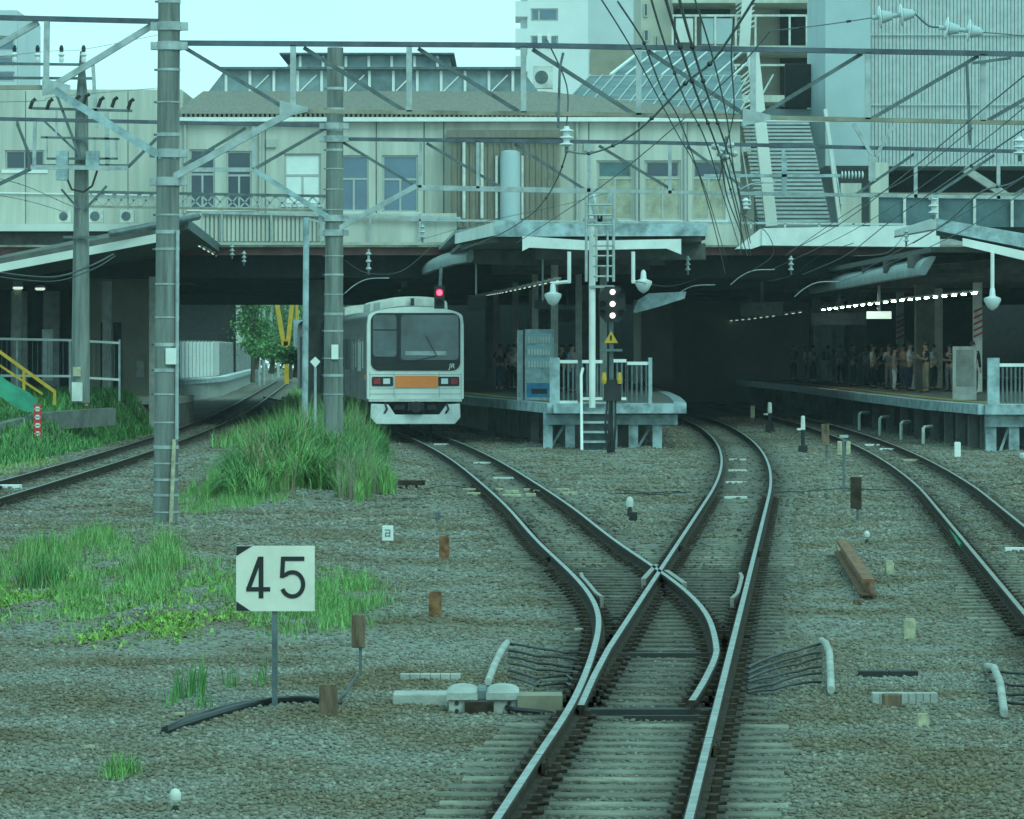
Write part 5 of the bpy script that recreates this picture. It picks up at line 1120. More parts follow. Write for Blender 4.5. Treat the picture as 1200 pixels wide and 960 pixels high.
    if skirt:
        put(MB().lathe((0, 0, .42 * k), [(.24 * k, 0), (.20 * k, .3 * k), (.16 * k, .56 * k)], 18).build('x', 'black').data, 'skirt', cloth(legs)); bpy.data.objects.remove(bpy.data.objects['x'])
    else:
        for s in (-1, 1):
            a = lg[s]; i = len(Q); Q += [a[0], a[1], (a[2][0], a[2][1], .10)]; R3 += [.098, .075, .062]; E2 += [(1, i), (i, i + 1), (i + 1, i + 2)]
        put(mk(Q, E2, R3), 'trousers', cloth(legs))
    mb = MB()
    for s in (-1, 1): a = lg[s]; mb.hexa([(x * k, y * k, z * k) for x, y, z in [(a[2][0] - .045, a[3][1] - .06, 0), (a[2][0] + .05, a[3][1] - .06, 0), (a[2][0] + .045, a[2][1] + .07, 0), (a[2][0] - .045, a[2][1] + .07, 0), (a[2][0] - .035, a[3][1] - .04, .05), (a[2][0] + .04, a[3][1] - .04, .05), (a[2][0] + .04, a[2][1] + .06, .10), (a[2][0] - .04, a[2][1] + .06, .10)]])
    mb.build('shoes', 'black', r, bevel=.015)
    if bag:
        m4 = Matrix.Translation(loc) @ Matrix.Rotation(rz, 4, 'Z')
        if bag == 'back': c = (0, .205, 1.02); sz = (.30, .16, .44); nm, lb, ct = 'backpack', 'dark backpack worn by ' + label, 'backpack'
        else: c = (.30, .0, .62); sz = (.10, .34, .26); nm, lb, ct = 'shoulder_bag', 'dark bag hanging beside ' + label, 'bag'
        lb = ' '.join(lb.split()[:16]); mb = MB(); mb.cbox(Vector(c) * k, sz[0] * k, sz[1] * k, sz[2] * k); 
        if bag != 'back': mb.tube([(.29 * k, -.12 * k, .88 * k), (.215 * k, -.02 * k, 1.42 * k), (.29 * k, .12 * k, .88 * k)], .012, 6)
        o = mb.build(nm, cloth('navy'), loc=(0, 0, 0), bevel=.04); o.location = loc; o.rotation_euler = (0, 0, rz); tag(o, lb, ct)
    return r
# skin layer must exist before the modifier reads it
_old = skin_mesh
def skin_mesh(pts, edges, rad, sub=2):
    me = bpy.data.meshes.new('t'); me.from_pydata(pts, edges, []); need_skin(me)
    o = bpy.data.objects.new('t', me); COL.objects.link(o); o.modifiers.new('s', 'SKIN'); lay = me.skin_vertices[0].data
    for k, q in enumerate(rad): lay[k].radius = (q if isinstance(q, tuple) else (q, q))
    lay[0].use_root = True
    m = o.modifiers.new('u', 'SUBSURF'); m.levels = 1; m.render_levels = 1
    dg = bpy.context.evaluated_depsgraph_get()
    ne = bpy.data.meshes.new_from_object(o.evaluated_get(dg)); bpy.data.objects.remove(o)
    ne.polygons.foreach_set('use_smooth', [True] * len(ne.polygons)); return ne
def foot(x, y):      # spot on a platform deck (1.1 m) seen at this pixel row
    d = 1.5 * F / (y - HY); return ((x - 600) * d / F, d, 1.1)
PE = [
    # x, foot y, heading, dict
    (953, 448, .6, dict(label='person in white shirt and dark trousers standing by the far pale column', top='white', legs='navy', pose='stand')),
    (971, 448, 1.4, dict(label='person in grey top with backpack beside the column with the lit board', top='grey', legs='khaki', bag='back', pose='strap')),
    (1006, 449, -1.2, dict(label='person in white blouse and black skirt left of the queue', top='white', legs='black', skirt=True, hair='long', bag='side')),
    (1023, 455, 1.2, dict(label='person in pale shirt and black trousers with shoulder bag, front of the queue left half', top='pale', legs='black', bag='side', pose='phone')),
    (1033, 452, .3, dict(label='person in navy top partly hidden behind the pale shirted person with shoulder bag', top='navy', legs='black', pose='stand')),
    (1042, 456, -.5, dict(label='person in blue grey shirt and matching trousers, middle of the queue', top='blue', legs='grey', pose='both', sleeves='long')),
    (1052, 453, .9, dict(label='person in dark clothes standing behind the middle of the queue', top='black', legs='navy', pose='stand')),
    (1066, 458, 1.3, dict(label='tall person in bright white shirt and dark trousers in the queue', top='white', legs='navy', pose='phone', h=1.76)),
    (1074, 456, -.4, dict(label='person in pale dress with folded arms beside the tall white shirted person', top='pale', legs='pale', skirt=True, hair='long', pose='fold')),
    (1085, 460, -1.3, dict(label='person in black top and pale trousers at the right end of the queue', top='black', legs='khaki', pose='both', h=1.74)),
    (1140, 463, .2, dict(label='person in dark clothes alone near the right platform railing', top='black', legs='black', pose='stand', sleeves='long', h=1.74)),
    (930, 446, .5, dict(label='person in grey shirt deep in shade left of the far pale column', top='grey', legs='black', pose='stand')),
    (938, 445, -.8, dict(label='person in pink top in shade beside the grey shirted person', top='pink', legs='black', hair='long', pose='phone')),
    (921, 445, .9, dict(label='leftmost person of the right platform, dark clothes, in deep shade', top='navy', legs='grey', pose='strap', bag='back')),
    (1113, 459, -.6, dict(label='person in navy top standing left of the poster board', top='navy', legs='grey', pose='fold')),
    (670, 460, 1.0, dict(label='person in light blue shirt beside the ladder mast on the island platform', top='blue', legs='navy', pose='stand')),
    (659, 458, -.9, dict(label='person in black beside the light blue shirted person on the island platform', top='black', legs='black', pose='phone')),
    (586, 456, .2, dict(label='person in dark clothes among the columns left of the vending machine', top='black', legs='denim', pose='strap')),
    (596, 455, 2.8, dict(label='person with long hair in grey between columns left of the vending machine', top='grey', legs='black', hair='long', pose='stand')),
    (755, 445, .3, dict(label='far person in white shirt right of the signal on the island platform', top='white', legs='navy', pose='stand')),
    (764, 445, -1, dict(label='far person in navy with backpack right of the signal on the island platform', top='navy', legs='black', pose='strap', bag='back')),
    (780, 444, .5, dict(label='far person in black beside the dark gap right of the island platform', top='black', legs='grey', pose='stand')),
]
PE += [
    (1000, 453, 1.1, dict(label='person in navy suit just left of the white blouse, half turned away', top='navy', legs='navy', sleeves='long', pose='phone', h=1.74)),
    (1015, 451, -.3, dict(label='person in white polo standing behind the black skirted person', top='white', legs='grey', pose='strap', bag='back')),
    (1048, 459, 1.4, dict(label='short person in pink top in front of the blue grey shirted person', top='pink', legs='white', pose='stand', hair='long', h=1.58)),
    (1059, 456, -.9, dict(label='person in khaki top with backpack left of the tall white shirted person', top='khaki', legs='denim', pose='fold', bag='back')),
    (1094, 457, .7, dict(label='person in white shirt behind the right end of the queue', top='white', legs='black', pose='phone')),
    (985, 450, .2, dict(label='person in pale shirt before the pale stair enclosure', top='pale', legs='black', pose='both')),
    (944, 446, 1.5, dict(label='person in white shirt deep in shade between the grey and pink topped persons', top='white', legs='black', pose='stand')),
    (602, 457, -.6, dict(label='person in white shirt beside the narrow pale cabinet', top='white', legs='black', pose='phone')),
]
for x, y, rz, kw in PE: person(loc=foot(x, y), rz=rz, **kw)

# ================================================================== THINGS ON THE BALLAST
def gp(x, y):
    d = GD(y, -.2)
    for _ in range(4): z, _d = gz((x - 600) * d / F, d); d = (HC - float(z)) * F / (y - HY)
    return Vector(((x - 600) * d / F, d, float(z)))
# the 45 sign
p = gp(322, 828); s = F / p.y
sgn = thing('speed_sign', 'pale speed sign reading 45 with black left corners on a thin dark post', 'speed sign', p)
MB().box(p.x - 3.2 / s, p.x + 3.2 / s, p.y - .012, p.y + .012, p.z - .2, HC - (700 - HY) / s).build('post', 'galv_dark', sgn)
x0, x1, z0, z1 = (277 - 600) / s, (369 - 600) / s, HC - (716 - HY) / s, HC - (639.5 - HY) / s
bd = MB().box(x0, x1, p.y - .035, p.y - .018, z0, z1).build('plate', mat('sign cream', (.74, .70, .60), .55, var=.06, scale=3), sgn)
MB().prism([(x0 + .002, z1 - .002), (x0 + .002, z1 - 12 / s), (x0 + 19 / s, z1 - .002)], p.y - .038, p.y - .036).prism([(x0 + .002, z0 + .002), (x0 + 17 / s, z0 + .002), (x0 + .002, z0 + 11.5 / s)], p.y - .038, p.y - .036).build('black_corner', 'black', bd)
def dg(pts): return [((x - 600) / s, HC - (y - HY) / s) for x, y in pts]
yq = p.y - .0385
mb = MB()      # the digits
def stroke(pts, w):
    global yq
    q = [Vector((a, 0, b)) for a, b in dg(pts)]; h = w / s / 2; L_, R_ = [], []
    for i in range(len(q)):
        t = (q[min(i + 1, len(q) - 1)] - q[max(i - 1, 0)]).normalized(); nn_ = Vector((-t.z, 0, t.x)) * h; L_.append(q[i] + nn_); R_.append(q[i] - nn_)
    yq -= .0004
    for i in range(len(q) - 1): mb.poly(*[(v.x, yq, v.z) for v in (L_[i], R_[i], R_[i + 1], L_[i + 1])])
stroke([(306.3, 652), (306.3, 701)], 5.6); stroke([(305.2, 653), (291.5, 690)], 5.2); stroke([(289, 690.3), (317, 690.3)], 5.2)
stroke([(331, 654.6), (357, 654.6)], 5.2); stroke([(332.2, 652.2), (330.8, 677)], 5)
cx, cz = 343, 684.5; stroke([(330.5, 675)] + [(cx + 12.6 * math.cos(a), cz + 14.2 * math.sin(a)) for a in np.linspace(-2.2, 2.75, 22)], 5)
mb.build('digits', 'black', bd)
def stake(x, y0, y1, w, m, label, name='stake', grp=None, tilt=0, cat='stake'):
    p = gp(x, y1); s = F / p.y; h = (y1 - y0) / s
    mb = MB(); wd = w / s; mb.cbox(p - Vector((0, 0, .12)), wd, wd * .85, h + .10, rz=random.uniform(-.3, .3), rx=tilt)
    mb.cbox(p + Vector((0, 0, h - .02)), wd * .86, wd * .72, .02)
    return tag(mb.build(name, m, loc=p), label, cat, grp)
stake(385, 802, 838, 21, 'wood', 'thick brown stake on the black cable right of the 45 sign', 'wooden_stake')
stake(510, 693, 723, 15, 'rust_o', 'orange brown stake in the ballast left of the switch rails', 'wooden_stake')
stake(520.5, 628, 655, 12, 'rust_o', 'orange brown stake below the train, farther of the two rusty stakes', 'wooden_stake')
stake(1042, 657, 674, 9, 'wood_pale', 'cream stump right of the rusty girder piece', 'stump', cat='stump'); stake(1066.5, 725, 748, 12, 'wood_pale', 'taller cream stump between the rusty girder piece and the dark flat bar', 'stump', cat='stump'); stake(1081, 836, 852, 13, 'wood_pale', 'short cream stump below the pale slotted bar', 'stump', cat='stump')
def board_post(x, ytop, ybot, yb, w, m, label, pw=4, name='marker_post', pm='galv_dark'):
    p = gp(x, yb); s = F / p.y; r = thing(name, label, 'marker post', p)
    MB().box(p.x + .5 / s, p.x + pw / s, p.y, p.y + .05, p.z - .1, HC - (ybot - 2 - HY) / s).build('post', pm, r)
    MB().box(p.x - w / 2 / s, p.x + w / 2 / s, p.y - .04, p.y - .003, HC - (ybot - HY) / s, HC - (ytop - HY) / s).build('board', m, r, bevel=.01); return r
board_post(420, 720, 759, 795, 16, 'wood', 'brown marker board on a short bent stem right of the 45 sign')
board_post(1003, 559, 596, 612, 13, 'rust', 'dark brown board on a post right of the middle track', 4)
board_post(967, 497, 522, 541, 9, 'wood', 'light brown board on a post between two small signs', 3)
board_post(882, 476, 490, 499, 5, 'wood_pale', 'small cream marker post at the far edge of the right track', 2)
board_post(454.5, 616, 634, 636, 13, 'white', 'small white tablet on the ballast in front of the tall grass', 3)
p = gp(454.5, 636); s = F / p.y; mb = MB()
for a, b, c, d_ in ((451, 621, 457, 621), (452, 624.5, 457, 624.5), (452, 628, 456.5, 628), (452, 624, 452, 629), (457, 621, 457, 629)): mb.bar(((a - 600) / s, p.y - .044, HC - (b - HY) / s), ((c - 600) / s, p.y - .044, HC - (d_ - HY) / s), 1 / s, .004, up=(0, 1, 0))
mb.build('tablet_mark', 'galv_dark', [o for o in COL.objects if o.get('label', '').startswith('small white tablet')][0])
p = gp(989, 578); s = F / p.y; r = thing('marker_post', 'dark post carrying two cream blocks beside the middle track', 'marker post', p)
MB().box(p.x - 1.5 / s, p.x + 1.5 / s, p.y, p.y + .05, p.z - .1, HC - (511 - HY) / s).build('post', 'galv_dark', r); MB().box(p.x - 5 / s, p.x + 5 / s, p.y - .02, p.y + .08, HC - (513 - HY) / s, HC - (510 - HY) / s).build('cap', 'galv', r)
for k in (-5, 5): MB().box(p.x + (k - 2.6) / s, p.x + (k + 2.6) / s, p.y - .04, p.y + .06, HC - (533 - HY) / s, HC - (517 - HY) / s).build('block', 'wood_pale', r, bevel=.008)
for x, yt, yb, lb in ((941, 488, 531, 'white and black trackside marker on a block foot left of the brown board'), (902, 474, 507, 'small dark trackside marker with pale cap farther left by the right track')):
    p = gp(x, yb); s = F / p.y; r = thing('track_marker', lb, 'track marker', p); MB().cbox(p - Vector((0, 0, .05)), 10 / s, 10 / s, 9 / s + .05).build('foot', 'dark', r)
    h = (yb - yt) / s; mb = MB()
    MB().lathe(p + Vector((0, 0, 8 / s)), [(2.4 / s, 0), (2.2 / s, h * .45)], 10).build('stem', 'black', r); MB().lathe(p + Vector((0, 0, 8 / s + h * .45)), [(2.8 / s, 0), (2.3 / s, h * .36), (1 / s, h * .38)], 10).build('white_cap', 'dirty_white', r)
    MB().box(p.x - 7 / s, p.x - 2 / s, p.y - .03, p.y + .03, p.z + h * .62, p.z + h * .68).build('side_arm', 'dirty_white', r)
for x, yt, yb, q, lb in ((205.5, 924, 951, 7, 'white mushroom shaped marker at the bottom left corner of the ballast'), (738, 582, 606, 4.6, 'pale domed marker on a dark stem in front of the island platform stair'), (1016, 622, 637, 3.5, 'tiny white topped peg above the rusty girder piece')):
    p = gp(x, yb); s = F / p.y; r = thing('track_marker', lb, 'track marker', p); h = (yb - yt) / s
    MB().lathe(p - Vector((0, 0, .05)), [(q * .75 / s, 0), (q * .6 / s, h * .5), (q * .4 / s, h * .62)], 12).build('stem', 'dark', r, smooth=True); MB().lathe(p + Vector((0, 0, h * .50)), [(q * .9 / s, 0), (q / s, h * .14), (q * .95 / s, h * .3), (q * .6 / s, h * .45), (q * .15 / s, h * .5)], 14).build('white_cap', 'dirty_white', r, smooth=True)
for x, y, w, h, lb in ((742, 612, 9, 12, 'dark concrete block below the pale domed marker'), (1006, 709, 12, 7, 'small brown block lying below the rusty girder piece'), (1045, 829, 21, 16, 'brown square stake in front of the pale slotted bar')):
    p = gp(x, y); s = F / p.y; tag(MB().cbox(p - Vector((0, 0, .05)), w / s, w / s, h / s + .05, rz=.1).build('block', 'wood' if w != 9 else 'dark', loc=p, bevel=.01), lb, 'block')
# rusty girder offcut
a, b = gp(986, 652), gp(1018, 703); a.z += .06; b.z += .06; t = (b - a).normalized()
r = thing('steel_offcut', 'rusty piece of steel girder lying on the ballast between the right hand tracks', 'steel girder', (a + b) / 2)
mb = MB(); mb.bar(a, b, .19, .025); mb.bar(a + Vector((0, 0, .145)), b + Vector((0, 0, .145)), .13, .045); mb.bar(a + Vector((0, 0, .07)), b + Vector((0, 0, .07)), .03, .105); mb.build('beam', 'rust_o', r)
# point machine with two humped lid, ducts
p = gp(565, 836); s = F / p.y
r = thing('point_machine', 'pale humped point machine beside the switch rails', 'point machine', p)
X0, X1 = (526 - 600) / s, (606 - 600) / s; zt = HC - (812 - HY) / s
MB().box(X0, X1, p.y - .02, p.y + .5, p.z - .1, zt).build('case', 'conc_light', r, bevel=.01)
def humps(xa, xb, yl=p.y - .05):
    mb = MB(); n = 9; m_ = 9; pts = []
    for i in range(n):
        for j in range(m_): u, v = i / (n - 1), j / (m_ - 1); pts.append((xa + (xb - xa) * u, yl + .55 * v, zt + .002 + .05 * (math.sin(math.pi * u) * math.sin(math.pi * v)) ** .45))
    mb.add(pts, [(i * m_ + j, (i + 1) * m_ + j, (i + 1) * m_ + j + 1, i * m_ + j + 1) for i in range(n - 1) for j in range(m_ - 1)]); mb.box(xa, xb, yl, yl + .55, zt - .05, zt + .002); return mb
mid = (565 - 600) / s
humps(X0 - .015, mid - .03).build('lid', 'conc_light', r, smooth=True); humps(mid + .03, X1 + .015).build('lid', 'conc_light', r, smooth=True)
MB().box(mid - .03, mid + .03, p.y - .06, p.y + .5, zt - .04, zt + .02).build('lid_hinge', 'galv_dark', r); MB().box(X0 + .12, X0 + .34, p.y - .08, p.y - .021, p.z, p.z + .09).build('motor_foot', 'rust', r)
mb = MB()
for k in range(3):
    for xx in (X0 + .06, X1 - .06): mb.lathe((xx, p.y - .021, p.z + .02 + k * .06), [(.012, -.018), (.016, -.008), (.016, 0)], 8, 'y')
mb.each('bolt', 'rust', r)
MB().box(X0 + .16, X0 + .30, p.y - .026, p.y - .0215, zt - .13, zt - .06).build('data_plate', 'galv', r)
MB().tube([(X1 - .08, p.y - .03, p.z + .05), (X1 - .02, p.y - .14, p.z + .04), (X1 + .14, p.y - .17, p.z + .03), (X1 + .3, p.y - .08, p.z)], .018, 8).build('feed_cable', 'rubber', r, smooth=True)
a, b = gp(607, 838), gp(668, 837); tag(MB().box(a.x, float(L1(a.y)) - .1, a.y + .05, a.y + .42, a.z - .1, a.z + .14).build('rod_cover', mat('brown cover', (.24, .21, .15), .8), loc=a), 'brown rod cover between the point machine and the switch rails', 'rod cover')
a, b = gp(460, 827), gp(524, 827); mb = MB(); mb.box(a.x, b.x, a.y + .05, a.y + .4, a.z - .1, a.z + .085); tag(mb.build('duct_box', 'conc_light', loc=a, bevel=.012), 'low pale box left of the point machine', 'duct box')
def slotbar(xa, xb, y, h, m, label, n=6, lift=.0):
    a, b = gp(xa, y), gp(xb, y); mb = MB(); q = a.lerp(b, .5); L_ = (b - a).length / n; r = thing('cable_cover', label, 'cable cover', q)
    for k in range(n): mb.cbox(a.lerp(b, (k + .5) / n) + Vector((0, 0, lift - .03)), L_ * .94, .16, h + .03)
    mb.build('cover_strip', m, r); return r
slotbar(469, 540, 796, .045, 'conc_light', 'pale slotted cover strip above the point machine'); slotbar(1022, 1098, 824, .06, 'conc_light', 'pale slotted bar on the ballast behind a brown stake', 9, .02); slotbar(1005, 1076, 793, .05, 'dark', 'dark flat bar on the ballast above the pale slotted bar', 2); slotbar(1010, 1140, 900, .012, 'dark', 'half buried dark steel strip low in the right ballast', 2, -.01)
# bundled cables with pale curved ducts
def duct(pts, label, r_=.031):
    q = [gp(*p) + Vector((0, 0, .05 + .10 * math.sin(math.pi * i / (len(pts) - 1)))) for i, p in enumerate(pts)]
    return tag(MB().tube(q, r_, 10).build('cable_duct', 'conc_light', loc=q[0], smooth=True), label, 'cable duct')
duct([(594, 760), (592, 772), (587, 784), (580, 795), (572, 806)], 'pale curved duct standing behind the point machine'); duct([(963, 757), (968, 770), (972, 785), (973, 800), (974, 816)], 'pale curved duct at the right end of the cables beside the middle track'); duct([(1157, 788), (1165, 802), (1172, 820), (1177, 844)], 'pale curved duct near the right border of the picture')
def cables(name, lst, label):
    r = thing(name, label, 'cables', gp(*lst[0][0]))
    for pts in lst:
        q = [gp(*p) + Vector((0, 0, .03 + random.uniform(0, .03))) for p in pts]; qq = []
        for i in range(len(q) - 1):
            for k in range(4): t = k / 4; qq.append(q[i].lerp(q[i + 1], t) + Vector((0, 0, .006 * math.sin(math.pi * t))))
        MB().tube(qq + [q[-1]], .012, 6).build('cable', 'rubber', r, smooth=True)
cables('cable_bundle', [[(596, 760 + k * 8), (630, 766 + k * 9), (664, 772 + k * 7), (690 - k * 4, 773 + k * 8)] for k in range(6)], 'black cables fanning from the pale duct to the switch rails')
cables('cable_bundle', [[(962, 760 + k * 9), (935, 768 + k * 8), (905, 776 + k * 8), (876, 790 + k * 6)] for k in range(6)], 'black cables running from the middle track to the right pale duct')
cables('cable_bundle', [[(1160, 792 + k * 12), (1185, 796 + k * 12), (1215, 800 + k * 12)] for k in range(4)], 'black cables beside the duct at the right border')
cables('cable_bundle', [[(195, 861), (230, 846), (262, 836), (300, 829), (340, 825), (372, 826), (400, 832)]], 'thin black cable beside the thick cable under the 45 sign')
q = [gp(*a) + Vector((0, 0, .03)) for a in ((193, 861), (215, 853), (240, 845), (270, 836), (300, 829), (330, 825), (360, 824), (378, 826))]
tag(MB().tube(q, .03, 8).build('thick_cable', 'rubber', loc=q[0], smooth=True), 'thick black cable under the 45 sign ending cut at the left', 'cable')
cables('cable_bundle', [[(390, 832), (405, 820), (418, 798)]], 'short black cable rising to the brown marker board on a stem')
cables('cable_bundle', [[(722, 577), (760, 580), (800, 578)], [(722, 580), (770, 583), (810, 580)]], 'black cables on the ballast from the signal mast to the middle track')
cables('cable_bundle', [[(908, 580), (940, 579), (985, 576), (1040, 578), (1085, 578)], [(1165, 575), (1185, 570), (1210, 568)]], 'black cables crossing the ballast between the middle and right tracks')
cables('cable_bundle', [[(470, 587), (488, 588), (497, 576), (525, 572), (548, 574)]], 'black cable from the buried box to the branch track')
p = gp(482, 574); s = F / p.y; r = thing('junction_box', 'dark junction box on short legs beside the tall grass', 'junction box', p); MB().cbox(p + Vector((0, 0, .09)), 32 / s, .25, .09).build('box', 'rust', r)
for k in (-6, 6): MB().cbox(p + Vector((k / s, 0, -.1)), .05, .05, .19).build('leg', 'dark', r)
p = gp(513, 612); s = F / p.y; tag(MB().cbox(p - Vector((0, 0, .05)), 6 / s, 6 / s, 12 / s + .05).build('stump', 'galv_dark', loc=p), 'small grey peg behind the farther rusty stake', 'peg')
# yellow wooden blocks across the branch track
mb = [(552, 575, 20), (556, 581, 18), (585, 575, 9), (600, 578, 16), (618, 575, 9), (630, 578, 10), (600, 582, 22), (622, 582, 12), (660, 575, 14), (668, 580, 18)]
for i, (x, y, w) in enumerate(mb):
    p = G(x, y, -.14); s = F / p.y; tag(MB().cbox(p - Vector((0, 0, .05)), w / s, .16, .09 + .02 * (i % 2)).build('wooden_block', 'wood_pale', loc=p, bevel=.01), 'weathered yellowish wooden block lying in the row across the branch track', 'wooden block', 'wooden blocks across the branch track')
# bent pipes along the right platform
for x, lb in ((1007, 'first'), (1031, 'second'), (1056, 'third'), (1082, 'fourth')):
    p = gp(x, 505 + (x - 1007) * .22); s = F / p.y; h = 21 / s; tag(MB().tube([p - Vector((0, 0, .1)), p + Vector((0, 0, h * .9)), p + Vector((.05, .05, h)), p + Vector((13 / s, .8, h))], .05, 8).build('bent_pipe', 'dirty_white', loc=p, smooth=True), f'thin bent pipe before the right platform, {lb} from the left of four', 'pipe', 'bent pipes along the right platform')
stake(1122, 518, 536, 7, 'white', 'white stub post left of the right platform legs', 'stub_post', cat='post')
# green woven strip along the right track, white board and bag at the right and left
pts = [(1105, 608), (1112, 620), (1120, 632), (1127, 644)]; q = [gp(*a) + Vector((0, 0, .05)) for a in pts]; tag(MB().tube(q, .035, 6).build('green_rope', mat('green rope', (.03, .32, .14), .7), loc=q[0]), 'bright green rope lying along the right track', 'rope')
q = P(1225, 548, 108); tag(MB().box(q.x - .6, q.x + 1, 107.6, 108.4, -.25, -.02).build('white_slab', 'white', loc=q, bevel=.02), 'white slab at the foot of the right platform legs', 'slab')
# a few pale and dark scraps in the ballast
for x, y, lb in ((210, 841, 'thin white splinter above the thick black cable'), (104, 880, 'small cream scrap on the left ballast'), (678, 741, 'flat pale stone strip left of the switch rails')):
    p = gp(x, y); tag(MB().cbox(p + Vector((0, 0, .02)), .08, .04, .02, rz=.4).build('scrap', 'wood_pale', loc=p), lb, 'scrap')
# ================================================================== LEFT BANK FITTINGS
def pillar_sign(x, y0, y1, label):
    d = min(np.arange(100, 135, .25), key=lambda q: abs(HY + (HC - float(gz((x - 600) * q / F, q)[0])) * F / q - y1 - 3)); w = .2; a = P(x, y1, d); h = (y1 - y0) * d / F; gb_ = float(gz(a.x, d)[0]); r = thing('warning_post', label, 'warning post', a, 'red and white warning posts'); MB().box(a.x - w / 2, a.x + w / 2, d, d + .06, gb_ - .1, a.z + h).build('post', 'red', r)
    mb = MB()
    for k in range(4): z = a.z + h * (.10 + k * .235); mb.box(a.x - .05, a.x + .05, d - .008, d - .002, z, z + h * .13); mb.box(a.x - .08, a.x + .08, d - .008, d - .002, z + h * .05, z + h * .08)
    mb.build('white_lettering', 'white', r)
pillar_sign(44, 474, 515, 'red post with white lettering on the grassy bank, nearer one'); pillar_sign(101, 458, 478, 'red post with white lettering at the foot of the small pole')
r = thing('platform_shed', 'dark shed wall behind the white barrier on the far left platform', 'shed', (-22, 300, 1)); MB().box(P(150, 0, 300).x, P(276, 0, 300).x, 300, 300.5, .8, 7.5).build('wall', 'dark', r); MB().box(P(140, 0, 300).x, P(284, 0, 300).x, 296, 301, 7.51, 7.7).build('roof', 'dark', r)
d = 128.0; r = thing('guard_railing', 'white guard railing at the edge of the left platform', 'railing', P(70, 445, d)); mb = MB()
for a in ((-60, 396, 95, 399), (104, 400, 140, 402), (-60, 440, 95, 441), (104, 443, 140, 445)): mb.bar(P(a[0], a[1], d), P(a[2], a[3], d), .07)
mb.build('rail', 'white', r); mb = MB()
for x in (-10, 20, 82, 140): mb.bar(P(x, 398, d), P(x, 470, d), .06)
mb.each('post', 'galv', r); mb = MB()
for x in range(-40, 140, 6): mb.bar(P(x, 399, d + .05), P(x, 442, d + .05), .02)
mb.build('baluster', 'galv_dark', r)
r = thing('control_cabinet', 'pale upright cabinet behind the white guard railing', 'cabinet', P(55, 440, 132)); a, b = P(49, 447, 132), P(60, 386, 132); MB().box(a.x, b.x, 132, 132.4, a.z, b.z).build('body', 'conc_light', r, bevel=.02); MB().box(a.x + .04, b.x - .04, 131.98, 131.995, a.z + .1, b.z - .1).build('door', 'galv', r)
d = 122.0; r = thing('handrail', 'yellow handrail slanting down the grassy bank', 'handrail', P(50, 465, d)); mb = MB(); mb.bar(P(-20, 398, d), P(64, 459, d), .09); mb.bar(P(64, 457, d), P(64, 475, d), .08); mb.bar(P(28, 435, d), P(28, 468, d), .08); mb.bar(P(-20, 415, d), P(50, 462, d), .06); mb.build('rail', 'yellow', r)
d = 117.0; mb = MB(); pts = [(-30, 415), (44, 470), (42, 484), (-30, 452)]; q = [P(x, y, d) for x, y in pts]; n = 8
g = []
for i in range(n + 1):
    for j in range(5): u, v = i / n, j / 4; a = q[0].lerp(q[1], u).lerp(q[3].lerp(q[2], u), v); g.append(a + Vector((0, .3 * math.sin(u * 7) * .3 - v * .6, .06 * math.sin(u * 9 + v * 4))))
mb.add(g, [(i * 5 + j, (i + 1) * 5 + j, (i + 1) * 5 + j + 1, i * 5 + j + 1) for i in range(n) for j in range(4)]); tag(mb.build('green_netting', 'green', loc=q[1], smooth=True), 'green safety netting draped over the bank at the left border', 'netting')
q = [(-40, 512), (0, 507), (45, 495), (75, 492), (130, 488)]; d = 112.0; mb = MB(); pp_ = [P(x, y, 112 + (x + 40) * .07) for x, y in q]
for a, b in zip(pp_, pp_[1:]): mb.bar(a, b, .3, .5)
tag(mb.build('kerb_wall', 'conc_dark', loc=pp_[0]), 'low dark concrete kerb along the foot of the grassy bank', 'kerb wall')
q = [gp(14, 522), gp(28, 519), gp(40, 524), gp(52, 530)]; r = thing('plastic_sacks', 'crumpled white plastic sheet lying at the foot of the bank', 'plastic sheet', q[1])
for k in range(3): MB().tube([q[0] + Vector((k * .22, 0, .10)), q[1] + Vector((k * .2, -.3 * k, .18)), q[2] + Vector((.12 * k, -.5 * k, .12)), q[3] + Vector((0, -.4 * k, .04))], [.05, .14, .12, .04], 8).build('fold', 'white', r, smooth=True)
r = thing('diamond_marker', 'small white diamond marker on a slim post left of the second pole', 'marker post', P(369.5, 470, 96)); MB().prism([(P(363.5, 0, 96).x, P(0, 424, 96).z), (P(369.5, 0, 96).x, P(0, 418, 96).z), (P(375.5, 0, 96).x, P(0, 424, 96).z), (P(369.5, 0, 96).x, P(0, 431, 96).z)], 95.95, 95.98).build('plate', 'white', r); MB().tube([P(369.5, 428, 96.02), P(369.5, 540, 96.02)], .03).build('post', 'galv', r)
# yellow gantry frame and grey box far beyond the bridge
d = 260.0; r = thing('yellow_gantry', 'yellow steel frame standing far beyond the bridge opening', 'steel frame', P(334, 450, d)); mb = MB()
for a in ((321, 335, 333, 406, 5), (345, 335, 337, 405, 5), (316, 334, 352, 334, 8), (322, 342, 350, 345, 3), (336, 300, 336, 334, 12), (335, 400, 336, 450, 5), (347, 330, 349, 400, 3)): mb.bar(P(a[0], a[1], d), P(a[2], a[3], d), a[4] * d / F, .4, up=(0, 1, 0))
mb.build('frame', 'yellow', r)
r = thing('equipment_cabinet', 'blue grey cabinet below the yellow frame', 'cabinet', P(349, 425, 240)); a, b = P(344, 425, 240), P(354, 375, 240); MB().box(a.x, b.x, 240, 240.6, a.z, b.z).build('body', 'bluegrey', r); MB().box(a.x + .1, b.x - .1, 239.95, 239.99, a.z + .2, b.z - .2).build('door', 'galv', r)
